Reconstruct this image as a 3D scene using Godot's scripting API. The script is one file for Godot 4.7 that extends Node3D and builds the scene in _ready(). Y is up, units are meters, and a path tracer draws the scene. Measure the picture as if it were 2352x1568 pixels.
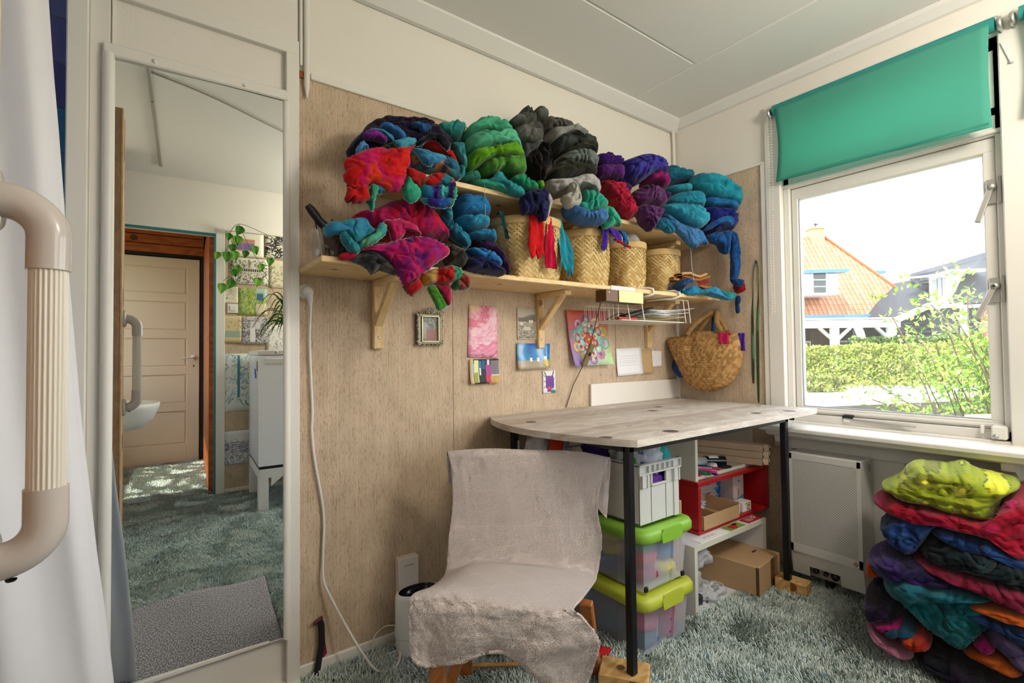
extends Node3D
# A craft room corner: shelves of fabric, work table, mirror, window. Metres, y up; the camera stands at x 0, z 0.
const ZB = -1.711
const XR = 2.46
const HC = 2.37
const ZF = 0.97
const FILL_LAMP = 1.12  # energy of the added fill lamp
var M = {}
var used = {}
var nz = FastNoiseLite.new()
var nr = FastNoiseLite.new()
var rng = RandomNumberGenerator.new()
func _ready():
	# ---- camera, sky, sun, exposure
	var cam = Camera3D.new(); cam.name = "camera"; cam.fov = 69.568; cam.near = 0.02; cam.far = 200.0
	cam.transform = Transform3D(cam_basis(), Vector3(0, 1.05, 0)); add_child(cam); cam.current = true
	var we = WorldEnvironment.new(); we.name = "environment"; var e = Environment.new()
	e.background_mode = Environment.BG_SKY
	var sk = Sky.new(); var pm = ProceduralSkyMaterial.new()
	pm.sky_top_color = Color(0.86, 0.92, 1.0); pm.sky_horizon_color = Color(1.0, 0.99, 0.97); pm.sky_curve = 0.2
	pm.ground_bottom_color = Color(0.66, 0.64, 0.58); pm.ground_horizon_color = Color(0.9, 0.88, 0.84); pm.sun_angle_max = 1.0
	sk.sky_material = pm; e.sky = sk; e.background_energy_multiplier = 7.0
	e.ambient_light_source = Environment.AMBIENT_SOURCE_DISABLED
	e.tonemap_mode = Environment.TONE_MAPPER_LINEAR; e.tonemap_exposure = 1.02
	e.sdfgi_enabled = true; e.ssao_enabled = true; e.ssil_enabled = true
	we.environment = e; add_child(we)
	var sun = DirectionalLight3D.new(); sun.name = "sun"; sun.light_energy = 3.0; sun.light_color = Color(1, 0.96, 0.88)
	sun.light_angular_distance = 1.5; sun.shadow_enabled = true; sun.sky_mode = DirectionalLight3D.SKY_MODE_LIGHT_ONLY
	add_child(sun); sun.look_at_from_position(Vector3(-7, 9, 0.4), Vector3.ZERO)
	rng.seed = 7; nz.seed = 3; nz.frequency = 1.0; nz.noise_type = FastNoiseLite.TYPE_SIMPLEX_SMOOTH
	nz.fractal_type = FastNoiseLite.FRACTAL_NONE
	nr.seed = 8; nr.frequency = 1.0; nr.noise_type = FastNoiseLite.TYPE_SIMPLEX_SMOOTH; nr.fractal_type = FastNoiseLite.FRACTAL_RIDGED; nr.fractal_octaves = 3; nr.fractal_gain = 0.45
	materials()
	room()
	window_side()
	mirror_corner()
	behind()
	shelves()
	table_things()
	under_table()
	chair_things()
	wall_things()
	heater()
	clothes()
	outside()
	carpet()

# ---------------------------------------------------------------- naming
func num(nm):
	if used.has(nm):
		used[nm] += 1
		return "%s_%03d" % [nm, used[nm]]
	used[nm] = 0
	return nm
func tag(o, label, cat, grp = ""):
	o.set_meta("label", label); o.set_meta("category", cat)
	if grp != "": o.set_meta("group", grp)
	return o
func thing(nm, label, cat, pos, grp = "", turn = 0.0):
	var o = Node3D.new(); o.name = num(nm); add_child(o); o.position = pos; o.rotation.y = turn
	return tag(o, label, cat, grp)
func mi(st, mat):
	var o = MeshInstance3D.new()
	if st is SurfaceTool:
		st.generate_normals(); o.mesh = st.commit()
	else: o.mesh = st
	o.material_override = null
	for i in o.mesh.get_surface_count(): o.set_surface_override_material(i, mat)
	return o
func part(nm, st, mat, parent, local = false):   # geometry in world metres unless local
	var o = mi(st, mat); o.name = nm; parent.add_child(o, true)
	if not local and parent.get_parent() == self: o.position = -parent.position
	return o
func one(nm, label, cat, st, mat, grp = ""):
	var o = mi(st, mat); o.name = num(nm); add_child(o); return tag(o, label, cat, grp)
func struct(nm, st, mat, label = ""):
	var o = mi(st, mat); o.name = num(nm); add_child(o); o.set_meta("kind", "structure")
	if label != "": tag(o, label, nm.split("_")[0])
	return o
func copy(o, label):
	var c = o.duplicate(); var base = o.name.rstrip("0123456789").rstrip("_")
	c.name = num(base); add_child(c); c.set_meta("label", label); return c

# ---------------------------------------------------------------- geometry
func S():
	var st = SurfaceTool.new(); st.begin(Mesh.PRIMITIVE_TRIANGLES); return st
func tri(st, a, b, c, o):
	var n = (a - c).cross(a - b)
	st.add_vertex(a)
	if n.dot(o) < 0: st.add_vertex(c); st.add_vertex(b)
	else: st.add_vertex(b); st.add_vertex(c)
func quad(st, a, b, c, d, o):
	tri(st, a, b, c, o); tri(st, a, c, d, o)
func box(st, c, s, bev = 0.0015, B = Basis()):
	st.set_smooth_group(-1)
	var h = s * 0.5; bev = min(bev, min(h.x, min(h.y, h.z)) * 0.45)
	var P = {}
	for sx in [-1, 1]:
		for sy in [-1, 1]:
			for sz in [-1, 1]:
				for ax in 3:
					var q = Vector3(sx * (h.x - bev), sy * (h.y - bev), sz * (h.z - bev))
					if bev == 0 and ax > 0: continue
					q[ax] = [sx, sy, sz][ax] * h[ax]
					P[[sx, sy, sz, ax]] = c + B * (q if bev > 0 else Vector3(sx, sy, sz) * h)
	for ax in 3:
		var u = (ax + 1) % 3; var v = (ax + 2) % 3; var k = ax if bev > 0 else 0
		for sg in [-1, 1]:
			var q4 = []
			for uv in [[-1, -1], [1, -1], [1, 1], [-1, 1]]:
				var key = [0, 0, 0]; key[ax] = sg; key[u] = uv[0]; key[v] = uv[1]
				q4.append(P[[key[0], key[1], key[2], k]])
			var o = Vector3.ZERO; o[ax] = sg
			quad(st, q4[0], q4[1], q4[2], q4[3], B * o)
	if bev == 0: return
	for ax in 3:
		var u = (ax + 1) % 3; var v = (ax + 2) % 3
		for su in [-1, 1]:
			for sv in [-1, 1]:
				var k0 = [0, 0, 0]; k0[ax] = -1; k0[u] = su; k0[v] = sv
				var k1 = k0.duplicate(); k1[ax] = 1
				var o = Vector3.ZERO; o[u] = su; o[v] = sv
				quad(st, P[[k0[0], k0[1], k0[2], u]], P[[k1[0], k1[1], k1[2], u]], P[[k1[0], k1[1], k1[2], v]], P[[k0[0], k0[1], k0[2], v]], B * o)
	for sx in [-1, 1]:
		for sy in [-1, 1]:
			for sz in [-1, 1]:
				tri(st, P[[sx, sy, sz, 0]], P[[sx, sy, sz, 1]], P[[sx, sy, sz, 2]], B * Vector3(sx, sy, sz))
func bx(x0, x1, y0, y1, z0, z1, bev = 0.0015):
	var st = S(); box(st, Vector3(x0 + x1, y0 + y1, z0 + z1) * 0.5, Vector3(abs(x1 - x0), abs(y1 - y0), abs(z1 - z0)), bev); return st
func abx(st, x0, x1, y0, y1, z0, z1, bev = 0.0015):
	box(st, Vector3(x0 + x1, y0 + y1, z0 + z1) * 0.5, Vector3(abs(x1 - x0), abs(y1 - y0), abs(z1 - z0)), bev)
func bar(st, a, b, w, d, up = Vector3.UP, bev = 0.001):   # a bar of section w x d from a to b
	var z = (b - a).normalized(); var x = up.cross(z)
	if x.length() < 0.01: x = Vector3.RIGHT.cross(z)
	x = x.normalized(); var y = z.cross(x)
	box(st, (a + b) * 0.5, Vector3(w, d, (b - a).length()), bev, Basis(x, y, z))
func tube(st, pts, r, seg = 8, rs = null, closed = false, flat = 1.0):
	st.set_smooth_group(1)
	var n = pts.size(); var rings = []; var nrm = Vector3.ZERO
	for i in n:
		var t = (pts[(i + 1) % n] - pts[(i - 1 + n) % n]) if closed else (pts[min(i + 1, n - 1)] - pts[max(i - 1, 0)])
		t = t.normalized()
		if nrm == Vector3.ZERO: nrm = (Vector3.UP if abs(t.y) < 0.9 else Vector3.RIGHT).cross(t).normalized()
		nrm = (nrm - t * nrm.dot(t)).normalized()
		var b = t.cross(nrm); var rr = r if rs == null else rs[i]; var ring = []
		for k in seg: ring.append(pts[i] + (nrm * cos(TAU * k / seg) * flat + b * sin(TAU * k / seg)) * rr)
		rings.append(ring)
	for i in (n if closed else n - 1):
		var i2 = (i + 1) % n
		for k in seg:
			var k2 = (k + 1) % seg
			quad(st, rings[i][k], rings[i2][k], rings[i2][k2], rings[i][k2], rings[i][k] + rings[i][k2] + rings[i2][k] + rings[i2][k2] - 2 * pts[i] - 2 * pts[i2])
	if not closed:
		st.set_smooth_group(-1)
		for e in [0, n - 1]:
			var dv = pts[0] - pts[1] if e == 0 else pts[n - 1] - pts[n - 2]
			for k in range(1, seg - 1): tri(st, rings[e][0], rings[e][k], rings[e][k + 1], dv)
func lathe(st, prof, c, seg = 24, B = Basis(), sg = 1):
	st.set_smooth_group(sg)
	for i in prof.size() - 1:
		for k in seg:
			var a0 = TAU * k / seg; var a1 = TAU * (k + 1) / seg
			var f = func(p, a): return c + B * Vector3(p.x * cos(a), p.y, p.x * sin(a))
			var m = (prof[i] + prof[i + 1]) * 0.5; var am = (a0 + a1) * 0.5
			var dp = prof[i + 1] - prof[i]
			var o = B * (Vector3(cos(am), 0, sin(am)) * dp.y - Vector3(0, dp.x, 0))
			var p00 = f.call(prof[i], a0); var p01 = f.call(prof[i], a1); var p10 = f.call(prof[i + 1], a0); var p11 = f.call(prof[i + 1], a1)
			if prof[i].x < 1e-5: tri(st, p00, p10, p11, o)
			elif prof[i + 1].x < 1e-5: tri(st, p00, p01, p10, o)
			else: quad(st, p00, p10, p11, p01, o)
func prism(st, poly, o, u, v, th):   # polygon in the u,v plane at o, thickened by th along v x u side
	var n = u.cross(v).normalized() * th; var P = PackedVector2Array(poly)
	st.set_smooth_group(-1)
	var ix = Geometry2D.triangulate_polygon(P)
	var f = func(p): return o + u * p.x + v * p.y
	for i in range(0, ix.size(), 3):
		tri(st, f.call(P[ix[i]]), f.call(P[ix[i + 1]]), f.call(P[ix[i + 2]]), -n)
		tri(st, f.call(P[ix[i]]) + n, f.call(P[ix[i + 1]]) + n, f.call(P[ix[i + 2]]) + n, n)
	var cw = 1.0 if Geometry2D.is_polygon_clockwise(P) else -1.0
	for i in P.size():
		var a = P[i]; var b = P[(i + 1) % P.size()]; var d = b - a
		quad(st, f.call(a), f.call(b), f.call(b) + n, f.call(a) + n, (u * -d.y + v * d.x) * cw)
func cr(a, b, c, d, t):
	return 0.5 * (2 * b + (c - a) * t + (2 * a - 5 * b + 4 * c - d) * t * t + (3 * b - a - 3 * c + d) * t * t * t)
func spl(arr, t):   # Catmull-Rom through arr, t 0..1
	var n = arr.size() - 1; var f = clamp(t, 0, 1) * n; var i = min(int(f), n - 1)
	return cr(arr[max(i - 1, 0)], arr[i], arr[i + 1], arr[min(i + 2, n)], f - i)
func smooth(arr, n):
	var o = []
	for i in n + 1: o.append(spl(arr, float(i) / n))
	return o
func sheet(G, th, cols = null, uvs = false):   # G[i][j] grid of points -> a cloth of thickness th
	var ni = G.size(); var nj = G[0].size(); var st = S(); st.set_smooth_group(1)
	var N = []
	for i in ni:
		var row = []
		for j in nj:
			var du = G[min(i + 1, ni - 1)][j] - G[max(i - 1, 0)][j]; var dv = G[i][min(j + 1, nj - 1)] - G[i][max(j - 1, 0)]
			row.append(du.cross(dv).normalized())
		N.append(row)
	var put = func(i, j, s):
		if cols != null: st.set_color(cols[i][j])
		if uvs: st.set_uv(Vector2(float(j) / (nj - 1), float(i) / (ni - 1)))
		st.add_vertex(G[i][j] + N[i][j] * th * s)
	for i in ni - 1:
		for j in nj - 1:
			for s in [0.5, -0.5]:
				var q = [[i, j], [i + 1, j], [i + 1, j + 1], [i, j + 1]]
				var o = N[i][j] * s
				var a = G[i][j]; var b = G[i + 1][j]; var c = G[i + 1][j + 1]
				var fl = (a - c).cross(a - b).dot(o) < 0
				for k in ([0, 2, 1, 0, 3, 2] if fl else [0, 1, 2, 0, 2, 3]): put.call(q[k][0], q[k][1], s)
	var rim = []
	for j in nj: rim.append([0, j])
	for i in range(1, ni): rim.append([i, nj - 1])
	for j in range(nj - 2, -1, -1): rim.append([ni - 1, j])
	for i in range(ni - 2, 0, -1): rim.append([i, 0])
	var cen = G[ni / 2][nj / 2]
	for k in rim.size():
		var a = rim[k]; var b = rim[(k + 1) % rim.size()]
		var pa = G[a[0]][a[1]]; var pb = G[b[0]][b[1]]
		var fl = (pa - (pb + N[b[0]][b[1]])).cross(pa - pb).dot(pa - cen) < 0
		for q in ([[a, -.5], [b, .5], [b, -.5], [a, -.5], [a, .5], [b, .5]] if fl else [[a, -.5], [b, -.5], [b, .5], [a, -.5], [b, .5], [a, .5]]): put.call(q[0][0], q[0][1], q[1])
	return st
func V3(x, y, z): return Vector3(x, y, z)
func hexl(h): return Color(h).srgb_to_linear()

# ---------------------------------------------------------------- cloth
func ridge(x): 
	var f = x - floor(x); return pow(1.0 - abs(2.0 * f - 1.0), 1.4)
func cloth(nm, label, grp, x, y, z, az, dep, pts, cols, ang, freq, amp, lump, opt):
	var st = S(); st.set_smooth_group(1)
	var r = V3(cos(az), 0, sin(az)); var n = V3(-sin(az), 0, cos(az)); var o = V3(x, y, z)
	var P = []
	for i in range(0, pts.size(), 2): P.append(Vector2(pts[i], pts[i + 1]) * 0.001)
	var fine = []; var np = P.size()
	for i in np:
		for k in 12: fine.append(cr(P[(i - 1 + np) % np], P[i], P[(i + 1) % np], P[(i + 2) % np], k / 12.0))
	var tot = 0.0
	for i in fine.size(): tot += fine[i].distance_to(fine[(i + 1) % fine.size()])
	var K = clampi(int(tot / 0.0046), 48, 160); var out = []; var acc = 0.0; var want = 0.0
	for i in fine.size():
		var a = fine[i]; var b = fine[(i + 1) % fine.size()]; var l = a.distance_to(b)
		while want < acc + l and out.size() < K:
			out.append(a.lerp(b, (want - acc) / max(l, 1e-6))); want += tot / K
		acc += l
	K = out.size()
	var area = 0.0; var c = Vector2.ZERO
	for i in K:
		var w = out[i].cross(out[(i + 1) % K]); area += w; c += (out[i] + out[(i + 1) % K]) * w
	c /= 3.0 * area
	var mr = 0.0
	for q in out: mr += q.distance_to(c)
	mr /= K
	var R = clampi(int(mr / 0.0036), 8, 30); var sd = label.hash() % 1000
	var C = []
	for h in cols.split(" "): C.append(hexl(h) * 0.8)
	var half = dep * 0.5; var dir = Vector2(-sin(deg_to_rad(ang)), cos(deg_to_rad(ang))); var alo = Vector2(dir.y, -dir.x)
	var am = amp * 0.001; var lu = lump * 0.001
	var strip = opt.get("stripes", 0) * 0.001; var flower = opt.has("flower")
	var F = []; var Bk = []; var Cl = []
	for k in R + 1:
		var s = sin((1.0 - float(k) / R) * PI * 0.5)
		var h = pow(max(0.0, 1.0 - pow(s, 4.0)), 0.5)
		var rf = []; var rb = []; var rc = []
		for i in K:
			var q = c + (out[i] - c) * s
			var g = q * 1000.0
			var wv = nz.get_noise_3d(q.x * 9, q.y * 9, sd) * 1.6 + nz.get_noise_3d(q.x * 26, q.y * 26, sd + 5.0) * 0.35
			var wv2 = nz.get_noise_3d(q.x * 12 + 30.0, q.y * 12, sd) * 2.0
			var fd = pow(abs(sin((q.dot(dir) * freq * 0.7 + q.dot(alo) * freq * 0.12 + wv) * PI)), 0.6) - 0.6 + 0.45 * (pow(abs(sin((q.dot(alo) * freq * 0.5 - q.dot(dir) * freq * 0.3 + wv2) * PI)), 0.5) - 0.65)
			var lp = nz.get_noise_3d(q.x * 14, q.y * 14, sd + 40.0) 
			var ed = clamp((1.0 - s) * mr / 0.012, 0.0, 1.0)
			var cr2 = nr.get_noise_3d(q.dot(alo) * 9.0, q.dot(dir) * 24.0, sd + 3.0)
			var zf = half * h + cr2 * (0.0025 + am * 0.35) * ed + (fd * am * 1.7 + lp * lu * 0.9) * ed
			var sh = dir * fd * am * 0.5 * ed
			var jit = Vector2(nz.get_noise_2d(i * 0.9, sd), nz.get_noise_2d(i * 0.9, sd + 77.0)) * 0.0035 * pow(s, 14.0)
			var qq = q + sh + jit
			rf.append(o + r * qq.x + V3(0, qq.y, 0) + n * zf)
			rb.append(o + r * qq.x + V3(0, qq.y, 0) - n * half * h)
			var ci = 0.0
			if strip > 0: ci = floor(fposmod(q.dot(dir) / strip * 1.9 + wv * 0.25, C.size()))
			else: ci = clamp((nz.get_noise_3d(q.x * 11, q.y * 11, sd + 9.0) * 0.75 + nz.get_noise_3d(q.x * 34, q.y * 34, sd + 11.0) * 0.25 + 0.5), 0, 0.999) * (C.size() - 1)
			var cc = C[int(ci)].lerp(C[min(int(ci) + 1, C.size() - 1)], ci - int(ci))
			if flower: cc = floral(q, cc)
			rc.append(cc)
		F.append(rf); Bk.append(rb); Cl.append(rc)
	for k in R:
		for i in K:
			var j = (i + 1) % K
			for sd2 in 2:
				var A = F if sd2 == 0 else Bk; var od = n if sd2 == 0 else -n
				var q = [[k, i], [k + 1, i], [k + 1, j], [k, j]]
				for t in [[0, 1, 2], [0, 2, 3]]:
					var a = A[q[t[0]][0]][q[t[0]][1]]; var b = A[q[t[1]][0]][q[t[1]][1]]; var d = A[q[t[2]][0]][q[t[2]][1]]
					if k == R - 1 and t[1] == 1 and false: continue
					var w = area > 0
					if sd2 == 1: w = not w
					for e in ([0, 2, 1] if w else [0, 1, 2]):
						var id = q[t[e]]; st.set_color(Cl[id[0]][id[1]]); st.add_vertex(A[id[0]][id[1]])
	var kind = "velvet" if nm == "velvet" else ("denim" if "jeans" in nm or "denim" in nm or "grey" in nm or "shorts" in nm else "cloth")
	var cat = "label" if nm == "cloth_label" else "fabric"
	if opt.has("edge"):
		var t = thing(nm, label, cat, o, grp)
		part("fabric", st, M[kind], t)
		var ring = []
		for i in K: ring.append(F[0][i] + n * 0.001)
		var es = S(); tube(es, ring, 0.0019, 5, null, true)
		part("seam", es, tint("cloth_solid", opt.edge), t)
	else:
		one(nm, label, cat, st, M[kind], grp)
func floral(q, base):
	var cell = Vector2(floor(q.x / 0.085), floor(q.y / 0.062)); var best = base
	for dx in [-1, 0, 1]:
		for dy in [-1, 0, 1]:
			var g = cell + Vector2(dx, dy); var hx = nz.get_noise_2d(g.x * 7.3, g.y * 5.1); var hy = nz.get_noise_2d(g.x * 3.1 + 50, g.y * 9.7)
			var ct = (g + Vector2(0.5 + hx * 0.3, 0.5 + hy * 0.3)) * Vector2(0.085, 0.062)
			var d = (q - ct) * Vector2(1, 1.3); var rr = d.length(); var pa = d.angle()
			var pet = 0.032 * (0.72 + 0.28 * abs(cos(pa * 3.0)))
			if rr < 0.008: return hexl("d8c832")
			if rr < pet - 0.0025: best = hexl("c2c234") if hx + hy > 0.0 else hexl("76782a")
			elif rr < pet: best = hexl("4e5a18")
	return best
var TOWEL=["t",Vector3(0.828,0.609,-1.491),Vector3(0.936,0.607,-1.411),Vector3(1.049,0.606,-1.326),Vector3(1.179,0.589,-1.228),Vector3(1.259,0.485,-1.169),"t",Vector3(0.813,0.720,-1.471),Vector3(0.923,0.725,-1.389),Vector3(1.034,0.719,-1.306),Vector3(1.157,0.713,-1.213),Vector3(1.253,0.687,-1.141),"t",Vector3(0.809,0.673,-1.437),Vector3(0.906,0.693,-1.364),Vector3(1.015,0.689,-1.282),Vector3(1.136,0.683,-1.192),Vector3(1.210,0.646,-1.136),"t",Vector3(0.803,0.572,-1.417),Vector3(0.894,0.578,-1.349),Vector3(1.002,0.576,-1.268),Vector3(1.109,0.568,-1.187),Vector3(1.179,0.546,-1.134),"t",Vector3(0.780,0.468,-1.402),Vector3(0.879,0.467,-1.328),Vector3(0.985,0.466,-1.249),Vector3(1.091,0.458,-1.169),Vector3(1.171,0.450,-1.109),"t",Vector3(0.758,0.378,-1.381),Vector3(0.840,0.397,-1.320),Vector3(0.949,0.396,-1.238),Vector3(1.058,0.381,-1.156),Vector3(1.137,0.356,-1.098),"t",Vector3(0.711,0.383,-1.317),Vector3(0.776,0.418,-1.268),Vector3(0.895,0.413,-1.179),Vector3(1.004,0.392,-1.097),Vector3(1.072,0.366,-1.046),"t",Vector3(0.599,0.440,-1.176),Vector3(0.663,0.456,-1.128),Vector3(0.763,0.443,-1.053),Vector3(0.867,0.420,-0.974),Vector3(0.917,0.411,-0.937),"t",Vector3(0.515,0.475,-1.102),Vector3(0.573,0.479,-1.058),Vector3(0.665,0.464,-0.989),Vector3(0.765,0.445,-0.914),Vector3(0.821,0.439,-0.872),"t",Vector3(0.496,0.458,-1.085),Vector3(0.561,0.457,-1.036),Vector3(0.651,0.446,-0.968),Vector3(0.748,0.425,-0.895),Vector3(0.821,0.429,-0.840),"t",Vector3(0.493,0.405,-1.080),Vector3(0.558,0.400,-1.031),Vector3(0.647,0.399,-0.965),Vector3(0.744,0.378,-0.892),Vector3(0.846,0.382,-0.815),"t",Vector3(0.504,0.344,-1.085),Vector3(0.562,0.331,-1.041),Vector3(0.653,0.351,-0.973),Vector3(0.734,0.317,-0.912),Vector3(0.844,0.316,-0.830),"t",Vector3(0.528,0.321,-1.073),Vector3(0.581,0.321,-1.033),Vector3(0.672,0.349,-0.965),Vector3(0.761,0.263,-0.898),Vector3(0.826,0.252,-0.849)]
var CURT=[Vector2(-0.180,1.925),Vector2(-0.174,1.814),Vector2(-0.166,1.676),Vector2(-0.156,1.538),Vector2(-0.146,1.380),Vector2(-0.137,1.222),Vector2(-0.126,1.072),Vector2(-0.116,0.931),Vector2(-0.104,0.808),Vector2(-0.088,0.635),Vector2(-0.073,0.500),Vector2(-0.059,0.361),Vector2(-0.047,0.227)]
func cam_basis(): return Basis(Vector3(0.803291,-0.011905,0.595468),Vector3(-0.005041,0.999628,0.026787),Vector3(-0.595566,-0.024520,0.802932))
# ---------------------------------------------------------------- materials
func sm(col, rough = 0.6, metal = 0.0):
	var m = StandardMaterial3D.new(); m.albedo_color = col if col is Color else Color(col); m.roughness = rough; m.metallic = metal; return m
var tints = {}
func tint(kind, col):
	var k = kind + str(col)
	if not tints.has(k):
		var m = M[kind].duplicate(); m.albedo_color = Color(col); tints[k] = m
	return tints[k]
func paint(col, rough = 0.5):
	var k = "p" + str(col) + str(rough)
	if not tints.has(k): tints[k] = sm(col, rough)
	return tints[k]
func ntex(freq, oct = 3, size = 256, normal = false, strength = 4.0, kind = FastNoiseLite.TYPE_SIMPLEX_SMOOTH):
	var t = NoiseTexture2D.new(); t.width = size; t.height = size; t.seamless = true
	var f = FastNoiseLite.new(); f.seed = 5; f.frequency = freq; f.fractal_octaves = oct; f.noise_type = kind; t.noise = f
	t.as_normal_map = normal; t.bump_strength = strength; return t
func tri_uv(m, s, world = true):
	m.uv1_triplanar = true; m.uv1_world_triplanar = world; m.uv1_scale = s if s is Vector3 else V3(s, s, s); m.uv1_triplanar_sharpness = 8.0; return m
func img_tex(im):
	return ImageTexture.create_from_image(im)
func grass_tex():
	var W = 1024; var b = PackedByteArray(); b.resize(W * W * 3); var rg = RandomNumberGenerator.new(); rg.seed = 11
	var col = PackedFloat32Array(); col.resize(W)
	for x in W: col[x] = rg.randf_range(-0.055, 0.055) + (0.045 if x % 4 < 2 else -0.045)
	var f = PackedFloat32Array(); f.resize(W * W)
	for y in W:
		for x in W:
			f[y * W + x] = col[x] + nz.get_noise_2d(x * 0.012, y * 0.006) * 0.04 + (0.05 if (y + (x >> 2) * 2) % 4 < 2 else -0.05) + rg.randf_range(-0.04, 0.04)
	var br = PackedFloat32Array(); br.resize(W * W)
	for k in 9000:
		var x = rg.randi() % W; var y0 = rg.randi() % W; var l = int(rg.randf_range(7, 18) * (1.0 if rg.randf() < 0.85 else 2.6)); var w = 1 if rg.randf() < 0.6 else 2; var s = rg.randf_range(0.08, 0.5)
		for y in l:
			for dx in w + 1:
				var id = ((y0 + y) % W) * W + (x + dx) % W
				br[id] = max(br[id], s * (0.5 + 0.5 * sin(PI * y / l)) * (1.0 if dx < w else 0.4))
	for i in W * W:
		var v = 1.0 + f[i]; var q = br[i]
		b[i * 3] = clampi(int(lerp(197.0, 122.0, q) * v), 0, 255); b[i * 3 + 1] = clampi(int(lerp(176.0, 88.0, q) * v), 0, 255); b[i * 3 + 2] = clampi(int(lerp(151.0, 52.0, q) * v), 0, 255)
	return img_tex(Image.create_from_data(W, W, false, Image.FORMAT_RGB8, b))
func wood_tex(c1, c2, c3, W = 512, H = 256, ring = 22.0, knots = 3, sd = 1, turn = false):
	var im = Image.create(H if turn else W, W if turn else H, false, Image.FORMAT_RGB8); var rg = RandomNumberGenerator.new(); rg.seed = sd
	var kn = []
	for k in knots: kn.append(Vector3(rg.randf() * W, rg.randf() * H, rg.randf_range(4, 9)))
	for y in H:
		for x in W:
			var u = float(x) / W; var wv = nz.get_noise_3d(cos(u * TAU) * 0.5, sin(u * TAU) * 0.5, y * 0.018 + sd * 9) * 1.6
			var fy = y + wv * 8.0; var kd = 0.0
			for k in kn:
				var d = Vector2((x - k.x) * 0.45, y - k.y).length() / k.z
				if d < 3.0: fy += exp(-d * d) * 14.0; kd = max(kd, smoothstep(1.05, 0.75, d))
			var g = 0.5 + 0.5 * sin(fy * TAU / ring + wv * 3.0); g = g * 0.55 + 0.45 * (0.5 + nz.get_noise_2d(x * 0.02, fy * 0.55 + sd * 31))
			var fb = nz.get_noise_2d(x * 0.05 + 90, y * 1.3) * 0.05
			var c = c1.lerp(c2, clamp(g + fb, 0, 1)).lerp(c3, kd)
			im.set_pixel(y if turn else x, x if turn else y, c)
	return img_tex(im)
func wood(c1, c2, c3, W, ring, knots, sd, scale, rough = 0.55, turn = false, world = true):
	var m = sm(Color.WHITE, rough); m.albedo_texture = wood_tex(Color(c1), Color(c2), Color(c3), W, W / 2, ring, knots, sd, turn)
	return tri_uv(m, V3(scale, scale, scale) if turn else V3(scale, scale, scale), world)
func vcol(rough, rim = 0.0, bump = null, bs = 0.3, bscale = 14.0):
	var m = sm(Color.WHITE, rough); m.vertex_color_use_as_albedo = true; m.metallic_specular = 0.25
	if rim > 0: m.rim_enabled = true; m.rim = rim; m.rim_tint = 0.7
	if bump != null: m.normal_enabled = true; m.normal_texture = bump; m.normal_scale = bs; tri_uv(m, bscale)
	return m
func weave_tex(W, a, b2, per):
	var im = Image.create(W, W, false, Image.FORMAT_RGB8); var rg = RandomNumberGenerator.new(); rg.seed = 4
	for y in W:
		for x in W:
			var v = 0.5 + 0.5 * sin(x * TAU / per) * sin(y * TAU / per); v = v * 0.6 + rg.randf() * 0.4
			im.set_pixel(x, y, a.lerp(b2, v))
	return img_tex(im)
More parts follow.
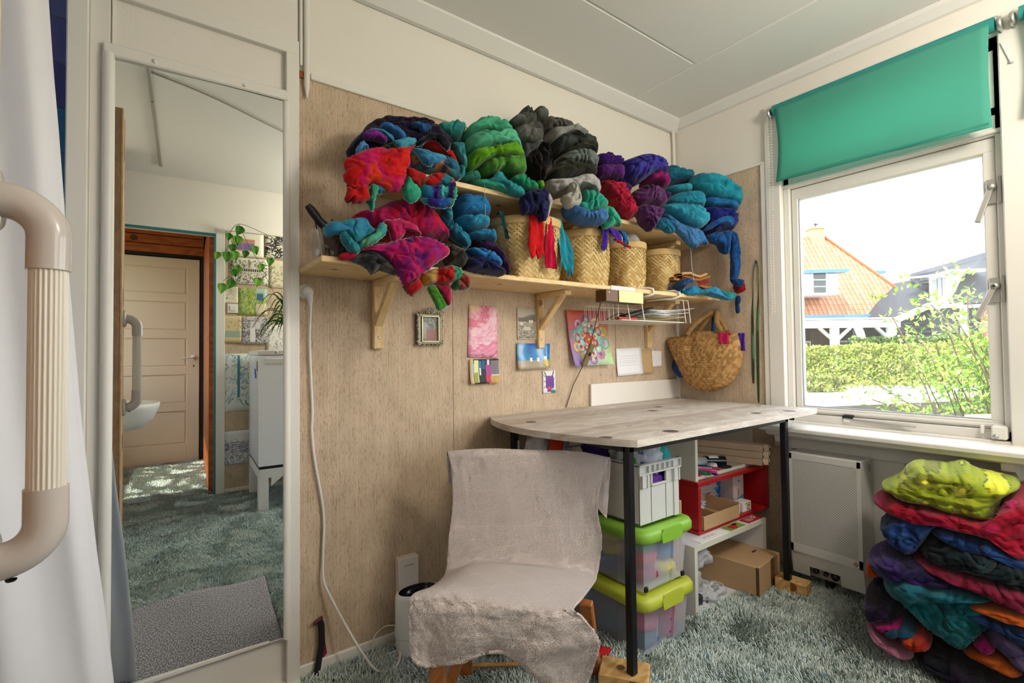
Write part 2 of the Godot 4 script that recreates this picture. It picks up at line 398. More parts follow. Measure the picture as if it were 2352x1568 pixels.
func materials():
	var nb = ntex(0.02, 4, 256, true, 5.0); var nfine = ntex(0.12, 2, 256, true, 6.0)
	M.wall = sm(Color(0.905, 0.882, 0.845), 0.7); M.wall.normal_enabled = true; M.wall.normal_texture = nfine; M.wall.normal_scale = 0.06; tri_uv(M.wall, 3.0)
	M.ceiling = sm(Color(0.9, 0.89, 0.87), 0.75)
	M.trim = sm(Color(0.9, 0.885, 0.85), 0.42)
	M.frame = sm(Color(0.89, 0.875, 0.845), 0.38)
	M.cream = sm(Color(0.86, 0.8, 0.69), 0.5)
	M.grass = sm(Color.WHITE, 0.9); M.grass.albedo_texture = grass_tex(); tri_uv(M.grass, 1.25)
	M.pine = wood("e9cfa0", "d9b478", "8a5a30", 512, 26.0, 6, 1, 1.6)
	M.pine_up = wood("e4c898", "d0aa70", "946438", 512, 26.0, 2, 2, 1.6, 0.55, true)
	M.table = wood("cfc6ba", "ada296", "4c443e", 512, 30.0, 3, 3, 1.1, 0.5)
	M.table2 = wood("c8bcae", "a3958a", "423a36", 512, 24.0, 2, 13, 1.3, 0.5)
	M.table3 = wood("d8d0c6", "bcb0a4", "544c48", 512, 34.0, 3, 23, 1.2, 0.5)
	M.block = wood("d8b478", "b8884a", "7a4c24", 256, 18.0, 2, 5, 3.0)
	M.chairwood = wood("b5713a", "96561f", "5c3010", 256, 16.0, 0, 6, 2.5, 0.4, true)
	M.chairlight = wood("d8a868", "c08a48", "8a5a30", 256, 16.0, 0, 8, 3.0, 0.45)
	M.redwood = wood("b5652c", "8f4214", "4a1c08", 512, 30.0, 3, 7, 1.0, 0.4)
	M.panel = wood("b28a68", "9a7252", "5c3c28", 256, 20.0, 1, 9, 1.6, 0.5, true)
	M.black = sm(Color(0.085, 0.088, 0.1), 0.38, 0.3)
	M.plastic = sm(Color(0.88, 0.87, 0.86), 0.3)
	M.glossy = sm(Color(0.84, 0.82, 0.79), 0.12)
	M.dark = sm(Color(0.04, 0.04, 0.05), 0.5)
	M.steel = sm(Color(0.75, 0.74, 0.72), 0.3, 0.9)
	M.zinc = sm(Color(0.7, 0.69, 0.66), 0.42, 0.75)
	M.paper = sm(Color(0.94, 0.935, 0.93), 0.85)
	M.cloth = vcol(0.95, 0.25, nb, 0.55, 9.0)
	M.denim = vcol(0.97, 0.15, nfine, 0.5, 18.0)
	M.velvet = vcol(0.9, 0.3, nb, 0.5, 7.0)
	M.cloth_solid = sm(Color.WHITE, 0.95)
	M.leafv = vcol(0.6); M.leafv.backlight_enabled = true; M.leafv.backlight = Color(0.5, 0.55, 0.3)
	M.plain = vcol(0.8)
	M.gloss_v = vcol(0.3)
	M.towel = sm(Color(0.905, 0.845, 0.82), 1.0); M.towel.normal_enabled = true; M.towel.normal_texture = ntex(0.16, 3, 256, true, 12.0); M.towel.normal_scale = 1.1; tri_uv(M.towel, 9.0)
	M.towel.rim_enabled = true; M.towel.rim = 0.6; M.towel.rim_tint = 0.5
	M.card = sm(Color(0.74, 0.6, 0.44), 0.85); M.card.normal_enabled = true; M.card.normal_texture = nfine; M.card.normal_scale = 0.1; tri_uv(M.card, 6.0)
	M.glass = sm(Color(0.9, 0.95, 0.93, 0.06), 0.02); M.glass.transparency = BaseMaterial3D.TRANSPARENCY_ALPHA; M.glass.metallic_specular = 0.5
	M.frost = sm(Color(0.95, 0.96, 0.98), 0.7); M.frost.backlight_enabled = true; M.frost.backlight = Color(1, 1, 1)
	M.bag = sm(Color(0.93, 0.94, 0.96, 0.42), 0.5); M.bag.transparency = BaseMaterial3D.TRANSPARENCY_ALPHA; M.bag.normal_enabled = true; M.bag.normal_texture = nb; M.bag.normal_scale = 0.8; tri_uv(M.bag, 9.0)
	M.bin = sm(Color(0.87, 0.88, 0.94, 0.32), 0.45); M.bin.transparency = BaseMaterial3D.TRANSPARENCY_ALPHA
	M.mirror = sm(Color(0.93, 0.95, 0.94), 0.0, 1.0)
	M.blind = sm(Color.WHITE, 0.9); M.blind.albedo_texture = weave_tex(512, Color("54b8a4"), Color("7accba"), 7.0); tri_uv(M.blind, 3.0)
	M.blind.backlight_enabled = true; M.blind.backlight = Color(0.9, 1.0, 0.96)
	M.curtain = sm(Color(0.96, 0.955, 0.965), 0.8); M.curtain.backlight_enabled = true; M.curtain.backlight = Color(0.55, 0.56, 0.6)
# ---------------------------------------------------------------- the room shell
func room():
	# floor under the carpet, ceiling with sunk seams
	struct("floor", bx(-1.4, XR + 0.3, -0.12, 0.0, ZB - 0.3, 3.0, 0), sm(Color(0.6, 0.65, 0.62), 1.0), "floor slab under the shaggy green carpet")
	var st = S()
	for q in [[-1.4, 2.014, -1.66, -1.284], [-1.4, 2.014, -1.276, ZF], [2.026, XR, -1.66, ZF]]: abx(st, q[0], q[1], HC, HC + 0.1, q[2], q[3], 0.003)
	abx(st, -1.4, XR, HC + 0.006, HC + 0.14, -1.9, 3.0, 0)
	struct("ceiling", st, M.ceiling, "white board ceiling with narrow seams")
	st = S(); prism(st, [Vector2(0, 0), Vector2(0.075, 0), Vector2(0.075, -0.012), Vector2(0.02, -0.055), Vector2(0, -0.055)], V3(0.393, HC + 0.002, ZB), V3(0, 0, 1), V3(0, 1, 0), -(XR - 0.393))
	struct("trim", st, M.ceiling, "rounded white cove along the top of the back wall")
	st = S(); prism(st, [Vector2(0, 0), Vector2(0.05, 0), Vector2(0.042, -0.016), Vector2(0.014, -0.042), Vector2(0, -0.046)], V3(XR, HC + 0.002, ZB), V3(-1, 0, 0), V3(0, 1, 0), -(ZF - ZB))
	struct("trim", st, M.ceiling, "white cove along the top of the window wall")
	# back wall
	struct("wall_back", bx(-0.172, XR + 0.3, 0, HC + 0.1, ZB - 0.2, ZB - 0.004, 0), M.wall, "white upper wall behind the shelves")
	st = bx(0.393, XR, 0.0, 1.985, ZB - 0.004, ZB, 0)
	var wb = get_node("wall_back"); part("grasscloth", st, M.grass, wb)
	for x in [0.975, 1.93]: part("seam", bx(x, x + 0.0016, 0.05, 1.975, ZB - 0.001, ZB + 0.0006, 0), sm(Color(0.45, 0.36, 0.27), 0.9), wb)
	struct("trim", bx(0.435, XR, 1.978, 2.0, ZB - 0.003, ZB + 0.009, 0.003), M.trim, "white batten between grasscloth and white wall at the back")
	struct("trim", bx(XR - 0.02, XR, 0.0, 1.98, ZB, ZB + 0.018, 0.003), M.trim, "white corner bead in the room corner")
	struct("baseboard_back", bx(0.393, XR, 0, 0.052, ZB, ZB + 0.012, 0.003), M.trim, "low white baseboard under the grasscloth")
	# cupboard front that carries the mirror
	st = S(); abx(st, -0.172, 0.393, 0, HC, ZB - 0.02, ZB + 0.012, 0)
	struct("wall_left", st, M.wall, "white boarded wall around the mirror")
	struct("trim", bx(-0.128, 0.393, 2.03, 2.078, ZB, -1.677, 0.002), M.trim, "flat white rail above the mirror panel")
	struct("trim", bx(0.354, 0.393, 0.0, 2.032, ZB, -1.677, 0.002), M.trim, "white stile right of the mirror")
	struct("trim", bx(-0.128, -0.085, 0.0, 2.32, ZB, -1.69, 0.002), M.trim, "white stile left of the mirror")
	struct("trim", bx(-0.172, -0.128, 0.0, HC, ZB - 0.05, -1.672, 0.003), M.trim, "white post beside the blue tiles")
	struct("trim", bx(-0.082, -0.078, 1.9, HC, ZB, -1.692, 0.001), M.trim, "thin white bead above the mirror's left edge")
	struct("baseboard_left", bx(-0.128, 0.393, 0.0, 0.03, ZB, -1.664, 0.003), M.trim, "white plinth strip under the mirror")
	# tiled shower corner behind the curtain
	struct("wall_tiled", bx(-1.4, -0.17, 0, HC, -2.0, -1.785, 0), sm(Color(0.86, 0.87, 0.88), 0.6), "tiled shower wall behind the curtain")
	var wt = get_node("wall_tiled"); var tc = ["2374a8", "5d62a6", "2a80ae", "484c90", "6a76b0", "2f6aa0"]; var tm = []
	for c in tc: tm.append(sm(Color(c), 0.2))
	var tb = bx(-0.0735, 0.0735, -0.0605, 0.0605, -0.003, 0.003, 0.0015); tb.generate_normals(); var tmesh = tb.commit(); var idx = 0
	for iy in 19:
		for ix in 7:
			var o = part("tile", tmesh, tm[(idx * 7 + ix * 3 + iy) % 6 if ix > 0 else [2, 0, 3, 1, 4, 5][iy % 6]], wt, true); idx += 1
			o.position = V3(-0.245 - ix * 0.15, 0.062 + iy * 0.1235, -1.783)
	# outer shower walls; an unseen frosted window lights the curtain from the left
	st = S(); abx(st, -1.5, -1.35, 0, 1.2, -2.0, 1.09, 0); abx(st, -1.5, -1.35, 1.95, HC + 0.1, -2.0, 1.09, 0); abx(st, -1.5, -1.35, 1.2, 1.95, -2.0, -1.6, 0); abx(st, -1.5, -1.35, 1.2, 1.95, -0.6, 1.09, 0)
	struct("wall_shower", st, M.wall, "white shower side wall with window opening")
	struct("window_3", bx(-1.44, -1.435, 1.2, 1.95, -1.6, -0.6, 0), M.frost, "unseen frosted shower window pane lighting the curtain")
	# front wall behind the camera, seen in the mirror; doorway from x -0.55 to 0.275
	st = S(); abx(st, 0.275, 1.1, 0, HC + 0.1, ZF, ZF + 0.12, 0); abx(st, 2.25, XR + 0.3, 0, HC + 0.1, ZF, ZF + 0.12, 0); abx(st, 1.1, 2.25, 0, 0.85, ZF, ZF + 0.12, 0); abx(st, 1.1, 2.25, 2.15, HC + 0.1, ZF, ZF + 0.12, 0); abx(st, -1.4, -0.56, 0, HC + 0.1, ZF, ZF + 0.12, 0); abx(st, -0.56, 0.275, 1.985, HC + 0.1, ZF, ZF + 0.12, 0)
	struct("wall_front", st, M.wall, "white wall with doorway opposite the mirror")
	var wf = get_node("wall_front")
	part("grasscloth", bx(0.335, 1.1, 0, 2.02, ZF - 0.004, ZF, 0), M.grass, wf)
	var w4 = thing("window", "added plain white window behind the camera, brings in frontal fill", "window", V3(1.675, 0.85, ZF)); w4.name = "window_4"; w4.set_meta("kind", "structure")  # added window, lets sky light in from behind as fill
	st = S(); abx(st, 1.1, 1.15, 0.85, 2.15, ZF, ZF + 0.1); abx(st, 2.2, 2.25, 0.85, 2.15, ZF, ZF + 0.1); abx(st, 1.1, 2.25, 0.85, 0.9, ZF, ZF + 0.1); abx(st, 1.1, 2.25, 2.1, 2.15, ZF, ZF + 0.1); abx(st, 1.65, 1.7, 0.85, 2.15, ZF, ZF + 0.1); part("window_frame", st, M.frame, w4)
	part("pane", bx(1.15, 2.2, 0.9, 2.1, ZF + 0.05, ZF + 0.054, 0), M.glass, w4)
	struct("trim", bx(0.262, 0.335, 0, 2.03, ZF - 0.016, ZF, 0.003), M.trim, "white casing right of the doorway")
	struct("trim", bx(-0.62, 0.335, 1.985, 2.04, ZF - 0.016, ZF, 0.003), M.trim, "white casing over the doorway")
	struct("trim", bx(0.335, 1.1, 2.02, 2.04, ZF - 0.012, ZF, 0.003), M.trim, "white batten above the pinned drawings")
	struct("baseboard_front", bx(0.335, XR, 0, 0.05, ZF - 0.016, ZF - 0.004, 0.003), M.trim, "white baseboard under the drawings")
	st = S(); abx(st, 0.262, 0.276, 0, 1.985, ZF - 0.018, ZF + 0.02, 0.002); abx(st, -0.56, 0.276, 1.972, 1.986, ZF - 0.018, ZF + 0.02, 0.002)
	struct("trim", st, sm(Color("1c7886"), 0.4), "teal painted edge of the doorway")
	# lobby beyond the doorway
	st = S(); abx(st, 0.29, 0.4, 0, HC, ZF + 0.12, 2.66, 0); abx(st, -1.0, -0.9, 0, 0.8, ZF + 0.12, 2.66, 0); abx(st, -1.0, -0.9, 2.1, HC, ZF + 0.12, 2.66, 0); abx(st, -1.0, -0.9, 0.8, 2.1, ZF + 0.12, 1.25, 0); abx(st, -1.0, -0.9, 0.8, 2.1, 2.45, 2.66, 0); abx(st, -1.4, 0.4, 0, HC, 2.62, 2.75, 0)
	struct("window_5", bx(-0.95, -0.945, 0.8, 2.1, 1.25, 2.45, 0), M.glass, "added clear side window, out of view, lighting the lobby")  # added out of view so daylight reaches the cream door
	struct("wall_lobby", st, sm(Color(0.62, 0.42, 0.27), 0.6), "brown lobby walls beyond the doorway")
	st = S(); abx(st, 0.235, 0.29, 0, 2.12, ZF + 0.12, 2.6, 0.002)
	struct("trim", st, M.redwood, "orange stained jamb lining beyond the doorway")
	for k in 3: struct("trim", bx(-0.9, 0.235, 2.075 + k * 0.085, 2.155 + k * 0.085, 2.5 - k * 0.012, 2.58, 0.004), M.redwood, "orange stained board over the cream door, row %d from the bottom" % (k + 1))
	struct("trim", bx(-0.9, 0.24, 2.042, 2.074, 2.51, 2.58, 0.0), M.dark, "black gap over the cream door")
	struct("trim", bx(0.206, 0.24, 0.0, 2.06, 2.512, 2.58, 0.0), M.dark, "black gap beside the cream door")
	struct("trim", bx(-0.56, 0.275, 0.0, 0.022, ZF + 0.05, ZF + 0.085, 0.004), sm(Color("7c3018"), 0.6), "red brown threshold strip in the doorway")
	# cream panelled door
	var d = thing("door", "cream panelled interior door at the end of the lobby", "door", V3(-0.2, 0, 2.53)); d.name = "door_1"; d.set_meta("kind", "structure")
	st = S(); abx(st, -0.72, 0.2, 0.02, 2.035, 2.532, 2.56, 0.002)
	abx(st, 0.095, 0.2, 0.02, 2.035, 2.52, 2.54, 0.002); abx(st, -0.72, -0.6, 0.02, 2.035, 2.52, 2.54, 0.002)
	var ys = [0.02, 0.2, 0.52, 0.6, 0.88, 0.96, 1.24, 1.32, 1.6, 1.68, 1.94, 2.035]
	for k in range(0, 12, 2): abx(st, -0.6, 0.095, ys[k], ys[k + 1], 2.52, 2.54, 0.002)
	part("leaf", st, M.cream, d)
	for k in range(1, 11, 2): part("panel", bx(-0.585, 0.08, ys[k] + 0.012, ys[k + 1] - 0.012, 2.526, 2.536, 0.004), M.cream, d)
	st = S(); lathe(st, [Vector2(0.0, 0.012), Vector2(0.02, 0.011), Vector2(0.026, 0.004), Vector2(0.026, 0)], V3(0.152, 1.047, 2.52), 20, Basis(V3(1, 0, 0), V3(0, 0, -1), V3(0, 1, 0)))
	tube(st, [V3(0.152, 1.047, 2.52), V3(0.152, 1.047, 2.47), V3(0.13, 1.045, 2.465), V3(0.05, 1.038, 2.465)], 0.008, 8)
	part("handle", st, M.plastic, d)
	part("keyhole", bx(0.149, 0.155, 0.955, 0.975, 2.517, 2.521, 0), M.dark, d)
	# added paper globe lantern as room fill, above and behind the camera
	var ln = thing("added_paper_lantern", "added white paper globe lantern behind the camera, fill light for the room", "lamp", V3(1.55, 1.98, 0.3))
	st = S(); var pr = []
	for k in 19: pr.append(Vector2(0.2 * sin(PI * k / 18.0) + (0.0 if k in [0, 18] else 0.004), 2.0 - 0.17 * cos(PI * k / 18.0)))
	lathe(st, pr, V3(1.55, 0, 0.3), 28); var gm = sm(Color(0.95, 0.93, 0.88), 0.9); gm.emission_enabled = true; gm.emission = Color(1.0, 0.93, 0.82); gm.emission_energy_multiplier = 1.2
	part("globe", st, gm, ln); st = S(); tube(st, [V3(1.55, 2.165, 0.3), V3(1.55, HC, 0.3)], 0.003, 6); part("flex", st, M.trim, ln)
	var ol = OmniLight3D.new(); ol.name = "added_fill_light"; ol.light_color = Color(1.0, 0.965, 0.915); ol.light_energy = FILL_LAMP; ol.omni_range = 9.0; ol.omni_attenuation = 2.0; ol.light_size = 0.15; ol.shadow_enabled = true; add_child(ol); ol.position = V3(1.55, 2.0, 0.3)  # added lamp inside the globe, fills the whole room
	# wall pipes
	var p = V3(1.255, 2.395, ZB + 0.012)
	st = S(); tube(st, smooth([p, V3(1.29, 2.362, ZB + 0.013), V3(1.38, 2.345, ZB + 0.014), V3(1.495, 2.35, ZB + 0.014), V3(1.8, 2.352, ZB + 0.014), V3(2.124, 2.35, ZB + 0.014), V3(2.36, 2.348, ZB + 0.014), V3(2.425, 2.33, ZB + 0.016), V3(2.438, 2.27, ZB + 0.016), V3(2.44, 2.1, ZB + 0.016), V3(2.44, 2.0, ZB + 0.016)], 60), 0.0085, 10)
	var t = thing("conduit", "white painted conduit pipe along the top of the back wall", "pipe", V3(1.255, 2.1, ZB)); part("pipe", st, M.trim, t)
	for x in [1.495, 2.124]:
		st = S(); box(st, V3(x, 2.352, ZB + 0.012), V3(0.016, 0.026, 0.024), 0.003); box(st, V3(x, 2.37, ZB + 0.008), V3(0.01, 0.018, 0.01), 0.002); part("clamp", st, M.trim, t)
	st = S(); lathe(st, [Vector2(0.0, 1.905), Vector2(0.003, 1.912), Vector2(0.0095, 1.95), Vector2(0.0095, HC)], V3(0.422, 0, ZB + 0.012), 14)
	one("conduit", "thick white conduit ending in a taper beside the mirror panel", "pipe", st, M.trim)
	st = S(); lathe(st, [Vector2(0.0, 2.012), Vector2(0.005, 2.016), Vector2(0.0055, 2.03), Vector2(0.0055, HC)], V3(0.4045, 0, ZB + 0.008), 10)
	one("conduit", "thin white tube between mirror panel and thick conduit", "pipe", st, M.trim)
	one("wood_stub", "tiny raw wood batten end under the thin white tube", "wood", bx(0.396, 0.414, 1.975, 1.998, ZB, ZB + 0.008, 0.001), M.redwood)

# ---------------------------------------------------------------- window wall
func window_side():
	var X1 = XR + 0.22
	var st = S()
	var W1 = [-1.12, -0.345]; var W2 = [-0.255, 0.75]; var y0 = 0.7; var y1 = 2.2
	abx(st, XR, X1, 0, y0, ZB - 0.2, ZF + 0.12, 0); abx(st, XR, X1, y1, HC + 0.1, ZB - 0.2, ZF + 0.12, 0)
	abx(st, XR, X1, y0, y1, ZB - 0.2, W1[0], 0); abx(st, XR, X1, y0, y1, W1[1], W2[0], 0); abx(st, XR, X1, y0, y1, W2[1], ZF + 0.12, 0)
	struct("wall_right", st, M.wall, "white window wall")
	var wr = get_node("wall_right")
	part("grasscloth", bx(XR - 0.004, XR, 0.0, 1.98, ZB, -1.2, 0), M.grass, wr)
	part("grasscloth", bx(XR - 0.004, XR, 0.0, 0.66, -1.2, ZF, 0), M.grass, wr)
	struct("trim", bx(XR - 0.012, XR, 1.975, 1.99, ZB, -1.185, 0.003), M.trim, "white batten above the grasscloth beside the window")
	struct("trim", bx(XR - 0.014, XR, 1.93, 1.985, -1.2, -1.17, 0.004), M.trim, "white block where batten meets the casing")
	struct("trim", bx(XR - 0.015, XR, 0.68, 1.975, -1.208, -1.18, 0.003), M.trim, "outer white casing strip left of the window")
	struct("trim", bx(XR - 0.02, XR + 0.005, 0.68, 2.25, -1.182, -1.11, 0.004), M.frame, "white casing board left of the window")
	struct("trim", bx(XR - 0.01, XR + 0.03, 0.68, 2.25, -0.352, -0.245, 0.004), M.frame, "white post between the two windows")
	struct("trim", bx(XR - 0.012, XR, 2.245, 2.252, -1.18, 0.8, 0.001), M.trim, "thin white casing edge over the blinds")
	struct("trim", bx(XR - 0.006, XR + 0.02, 2.185, 2.247, -1.15, 0.8, 0.002), M.frame, "white head casing behind the blind rollers")
	for w in 2:
		var a = W1[0] if w == 0 else W2[0]; var b = W1[1] if w == 0 else W2[1]
		var t = thing("window", "white casement window with garden view beside the heater" if w == 0 else "second white casement window right of the post", "window", V3(XR, y0, (a + b) / 2)); t.name = "window_%d" % (w + 1); t.set_meta("kind", "structure")
		st = S(); var xa = XR + 0.03; var xb = XR + 0.13
		abx(st, xa, xb, y0, 0.75, a, b, 0.003); abx(st, xa, xb, 2.165, y1, a, b, 0.003); abx(st, xa, xb, y0, y1, a, a + 0.028, 0.003); abx(st, xa, xb, 1.9, y1, a, a + 0.055, 0.003); abx(st, xa, xb, 1.9, y1, b - 0.055, b, 0.003); abx(st, xa, xb, 2.14, y1, a, b, 0.003); abx(st, xa, xb, y0, y1, b - 0.028, b, 0.003)
		abx(st, xa, xb, 1.83, 1.935, a, b, 0.004); abx(st, xa - 0.012, xa + 0.02, 1.835, 1.85, a, b, 0.003)
		part("window_frame", st, M.frame, t)
		var za = a + 0.03; var zb = b - 0.03
		st = S(); xa = XR + 0.045; xb = XR + 0.09
		abx(st, xa, xb, 0.752, 0.79 - 0.006, za, zb, 0.004); abx(st, xa, xb, 1.775, 1.828, za, zb, 0.004); abx(st, xa, xb, 0.78, 1.78, za, za + 0.03, 0.004); abx(st, xa, xb, 0.78, 1.78, zb - 0.045 + 0.008, zb, 0.004)
		abx(st, xa - 0.008, xa + 0.01, 0.76, 0.772, za, zb, 0.003)
		var sash = part("sash", st, M.frame, t)
		part("glazing_bead", bx(xa + 0.004, xa + 0.02, 0.782, 0.787, za + 0.03, zb - 0.037, 0.001), sm(Color(0.45, 0.47, 0.52), 0.5), sash, true)
		part("glazing_bead", bx(xa + 0.004, xa + 0.02, 0.785, 1.776, za + 0.03, za + 0.034, 0.001), sm(Color(0.6, 0.62, 0.64), 0.5), sash, true)
		part("pane", bx(XR + 0.066, XR + 0.07, 0.78, 1.78, za + 0.028, zb - 0.034, 0), M.glass, t)
		part("transom_pane", bx(XR + 0.066, XR + 0.07, 1.935, 2.165, a + 0.05, b - 0.05, 0), M.glass, t)
		struct("trim", bx(XR, XR + 0.03, y0, 0.715, a, b, 0.002), M.frame, "inner stool strip of window %s" % ("left of the post" if w == 0 else "right of the post"))
	# sill board, moulding and apron
	struct("trim", bx(2.275, XR + 0.03, 0.687, 0.707, -1.16, 0.9, 0.004), M.frame, "deep white window sill board")
	st = S(); prism(st, [Vector2(0, 0), Vector2(0.16, 0), Vector2(0.155, -0.02), Vector2(0.13, -0.03), Vector2(0, -0.034)], V3(XR, 0.688, -1.14), V3(-1, 0, 0), V3(0, 1, 0), -2.0)
	struct("trim", st, M.frame, "white moulding below the window sill")
	struct("trim", bx(XR - 0.03, XR, 0.592, 0.66, -1.16, 0.9, 0.002), M.frame, "white apron board under the window sill")
	struct("trim", bx(XR - 0.014, XR, 0.1, 0.612, -1.06, -0.66, 0.002), M.trim, "white backing plate behind the heater")
	for z in [-1.12, -0.365]:
		st = S(); prism(st, [Vector2(0, 0), Vector2(0.12, 0), Vector2(0.11, -0.03), Vector2(0.05, -0.06), Vector2(0.03, -0.1), Vector2(0, -0.1)], V3(XR, 0.66, z), V3(-1, 0, 0), V3(0, 1, 0), -0.035)
		one("sill_bracket", "white sill bracket %s" % ("near the table leg" if z < -1 else "above the velvet stack"), "bracket", st, M.frame, "")
	# blinds
	for w in 2:
		var a = -1.125 if w == 0 else -0.29; var b = -0.352 if w == 0 else 0.74
		var t = thing("roller_blind", "teal green linen roller blind half lowered over the left window" if w == 0 else "second teal roller blind cut by the photo's right edge", "blind", V3(XR - 0.03, 2.2, (a + b) / 2))
		st = S(); tube(st, [V3(XR - 0.035, 2.207, a), V3(XR - 0.035, 2.207, b)], 0.024, 16); part("roller", st, tint("cloth_solid", "2c8a86"), t)
		var G = []; var yb = 1.852
		for i in 25:
			var row = []
			for j in 31:
				var u = i / 24.0; var v = j / 30.0
				var y = lerp(2.205, yb + 0.008 * sin(v * 5.0) - 0.012 * v, u); var pin = sin(PI * u) * 0.014 * (1 - 2 * v)
				row.append(V3(XR - 0.058 + 0.004 * sin(v * 9 + u * 3) * u + 0.004 * u, y, lerp(a + 0.012, b - 0.012, v) + pin * (1.0 - 0.6 * v)))
			G.append(row)
		part("fabric", sheet(G, 0.0012), M.blind, t)
		st = S(); tube(st, [V3(XR - 0.054, yb + 0.006, a + 0.02), V3(XR - 0.054, yb - 0.004, b - 0.02)], 0.006, 8); part("hem_bar", st, tint("cloth_solid", "2f8a7a"), t)
		for q in [[a - 0.016, "e"], [b + 0.014, "f"]]:
			if w == 1 and q[1] == "f": continue
			st = S(); lathe(st, [Vector2(0, -0.008), Vector2(0.022, -0.008), Vector2(0.026, -0.004), Vector2(0.026, 0.004), Vector2(0.012, 0.008), Vector2(0, 0.008)], V3(XR - 0.035, 2.2, q[0]), 18, Basis(V3(1, 0, 0), V3(0, 0, 1), V3(0, -1, 0)))
			box(st, V3(XR - 0.015, 2.2, q[0]), V3(0.03, 0.05, 0.004), 0.001)
			part("end_bracket", st, M.steel, t)
	# chain of the left blind
	st = S()
	for k in 70:
		for s in 2:
			var y = 2.18 - k * 0.0137; var zz = -1.148 if s == 0 else -1.136
			lathe(st, [Vector2(0, -0.0028), Vector2(0.0024, -0.0012), Vector2(0.0024, 0.0012), Vector2(0, 0.0028)], V3(XR - 0.05 + s * 0.006, y, zz + 0.004 * sin(k * 0.09)), 6)
	tube(st, [V3(XR - 0.05, 2.18, -1.148), V3(XR - 0.05, 1.22, -1.146)], 0.0006, 4); tube(st, [V3(XR - 0.044, 2.18, -1.136), V3(XR - 0.044, 1.22, -1.138)], 0.0006, 4)
	one("blind_chain", "white beaded pull chain hanging left of the window", "chain", st, M.trim)
	# window furniture
	for k in 2:
		var y = [1.625, 1.262][k]; var t = thing("window_handle", ["upper white casement handle on the right sash stile", "lower white casement handle with lock on the right sash stile"][k], "handle", V3(XR + 0.04, y, -0.39))
		part("plate", bx(XR + 0.032, XR + 0.046, y - 0.045, y + 0.045, -0.402, -0.372, 0.002), M.zinc, t)
		part("keeper", bx(XR + 0.02, XR + 0.046, y - 0.05, y + 0.05, -0.37, -0.358, 0.002), M.zinc, t)
		st = S(); bar(st, V3(XR + 0.012, y + 0.01, -0.385), V3(XR - 0.012, y - (0.115 if k == 0 else 0.105), -0.42 - 0.012 * k), 0.018, 0.012, Vector3.RIGHT, 0.004)
		lathe(st, [Vector2(0, 0.014), Vector2(0.011, 0.013), Vector2(0.013, 0.008), Vector2(0.013, -0.02)], V3(XR + 0.014, y + 0.012, -0.384), 14, Basis(V3(0, 0, 1), V3(-1, 0, 0), V3(0, -1, 0)))
		part("lever", st, M.zinc, t)
		if k == 1:
			st = S(); lathe(st, [Vector2(0, 0.016), Vector2(0.004, 0.016), Vector2(0.004, 0.01)], V3(XR + 0.012, y + 0.012, -0.384), 10, Basis(V3(0, 0, 1), V3(-1, 0, 0), V3(0, -1, 0))); part("keyhole", st, M.dark, t)
	var t = thing("window_stay", "grey metal casement stay bar lying along the bottom sash rail", "stay", V3(XR + 0.03, 0.74, -0.75))
	st = S(); bar(st, V3(XR + 0.028, 0.744, -0.885), V3(XR + 0.022, 0.735, -0.68), 0.012, 0.006); bar(st, V3(XR + 0.022, 0.735, -0.68), V3(XR + 0.005, 0.738, -0.625), 0.012, 0.005); part("arm", st, M.zinc, t)
	part("pivot", bx(XR + 0.024, XR + 0.045, 0.742, 0.758, -0.89, -0.85, 0.002), M.dark, t)
	part("peg_plate", bx(XR + 0.022, XR + 0.04, 0.728, 0.744, -0.885, -0.86, 0.002), M.trim, t)
	t = thing("window_lock", "white key lock box at the lower right window corner", "lock", V3(XR + 0.02, 0.735, -0.385))
	part("case", bx(XR - 0.005, XR + 0.045, 0.72, 0.768, -0.405, -0.362, 0.005), M.trim, t)
	st = S(); lathe(st, [Vector2(0, 0.004), Vector2(0.007, 0.004), Vector2(0.009, 0)], V3(XR - 0.005, 0.73, -0.393), 14, Basis(V3(0, 0, 1), V3(-1, 0, 0), V3(0, -1, 0))); part("cylinder", st, M.steel, t)
	st = S(); bar(st, V3(XR + 0.02, 0.748, -0.405), V3(XR + 0.02, 0.748, -0.43), 0.008, 0.008); part("bolt", st, M.steel, t)
	part("latch", bx(XR + 0.008, XR + 0.028, 0.735, 0.765, -0.436, -0.426, 0.002), M.trim, t)
	# plastic hook on the post
	st = S(); bar(st, V3(XR - 0.014, 2.14, -0.34), V3(XR - 0.016, 2.065, -0.318), 0.008, 0.004, Vector3.RIGHT); box(st, V3(XR - 0.018, 2.06, -0.315), V3(0.012, 0.012, 0.012), 0.003)
	one("blind_hook", "small clear plastic chain holder on the post between windows", "hook", st, M.plastic)
	# leaf of a house plant at the right edge
	var G = []
	for i in 15:
		var row = []
		for j in 5:
			var u = i / 14.0; var v = j / 4.0 - 0.5; var wd = 0.034 * sin(PI * pow(u, 0.7)) + 0.001
			row.append(V3(2.30 - 0.015 * abs(v), 0.76 - u * 0.055 + 0.02 * sin(u * PI) + v * wd * 1.8, -0.3 + u * 0.12 + v * wd * 0.5))
		G.append(row)
	var pt = thing("houseplant", "pale green leaf tip entering at the right edge above the sill", "plant", V3(2.32, 0.707, -0.16))
	part("leaf", sheet(G, 0.0008), tint("cloth_solid", "b4d48a"), pt)
	st = S(); tube(st, smooth([V3(2.295, 0.705, -0.18), V3(2.32, 0.72, -0.14), V3(2.35, 0.74, -0.1)], 8), 0.003, 6); part("stem", st, tint("cloth_solid", "6a9a48"), pt)
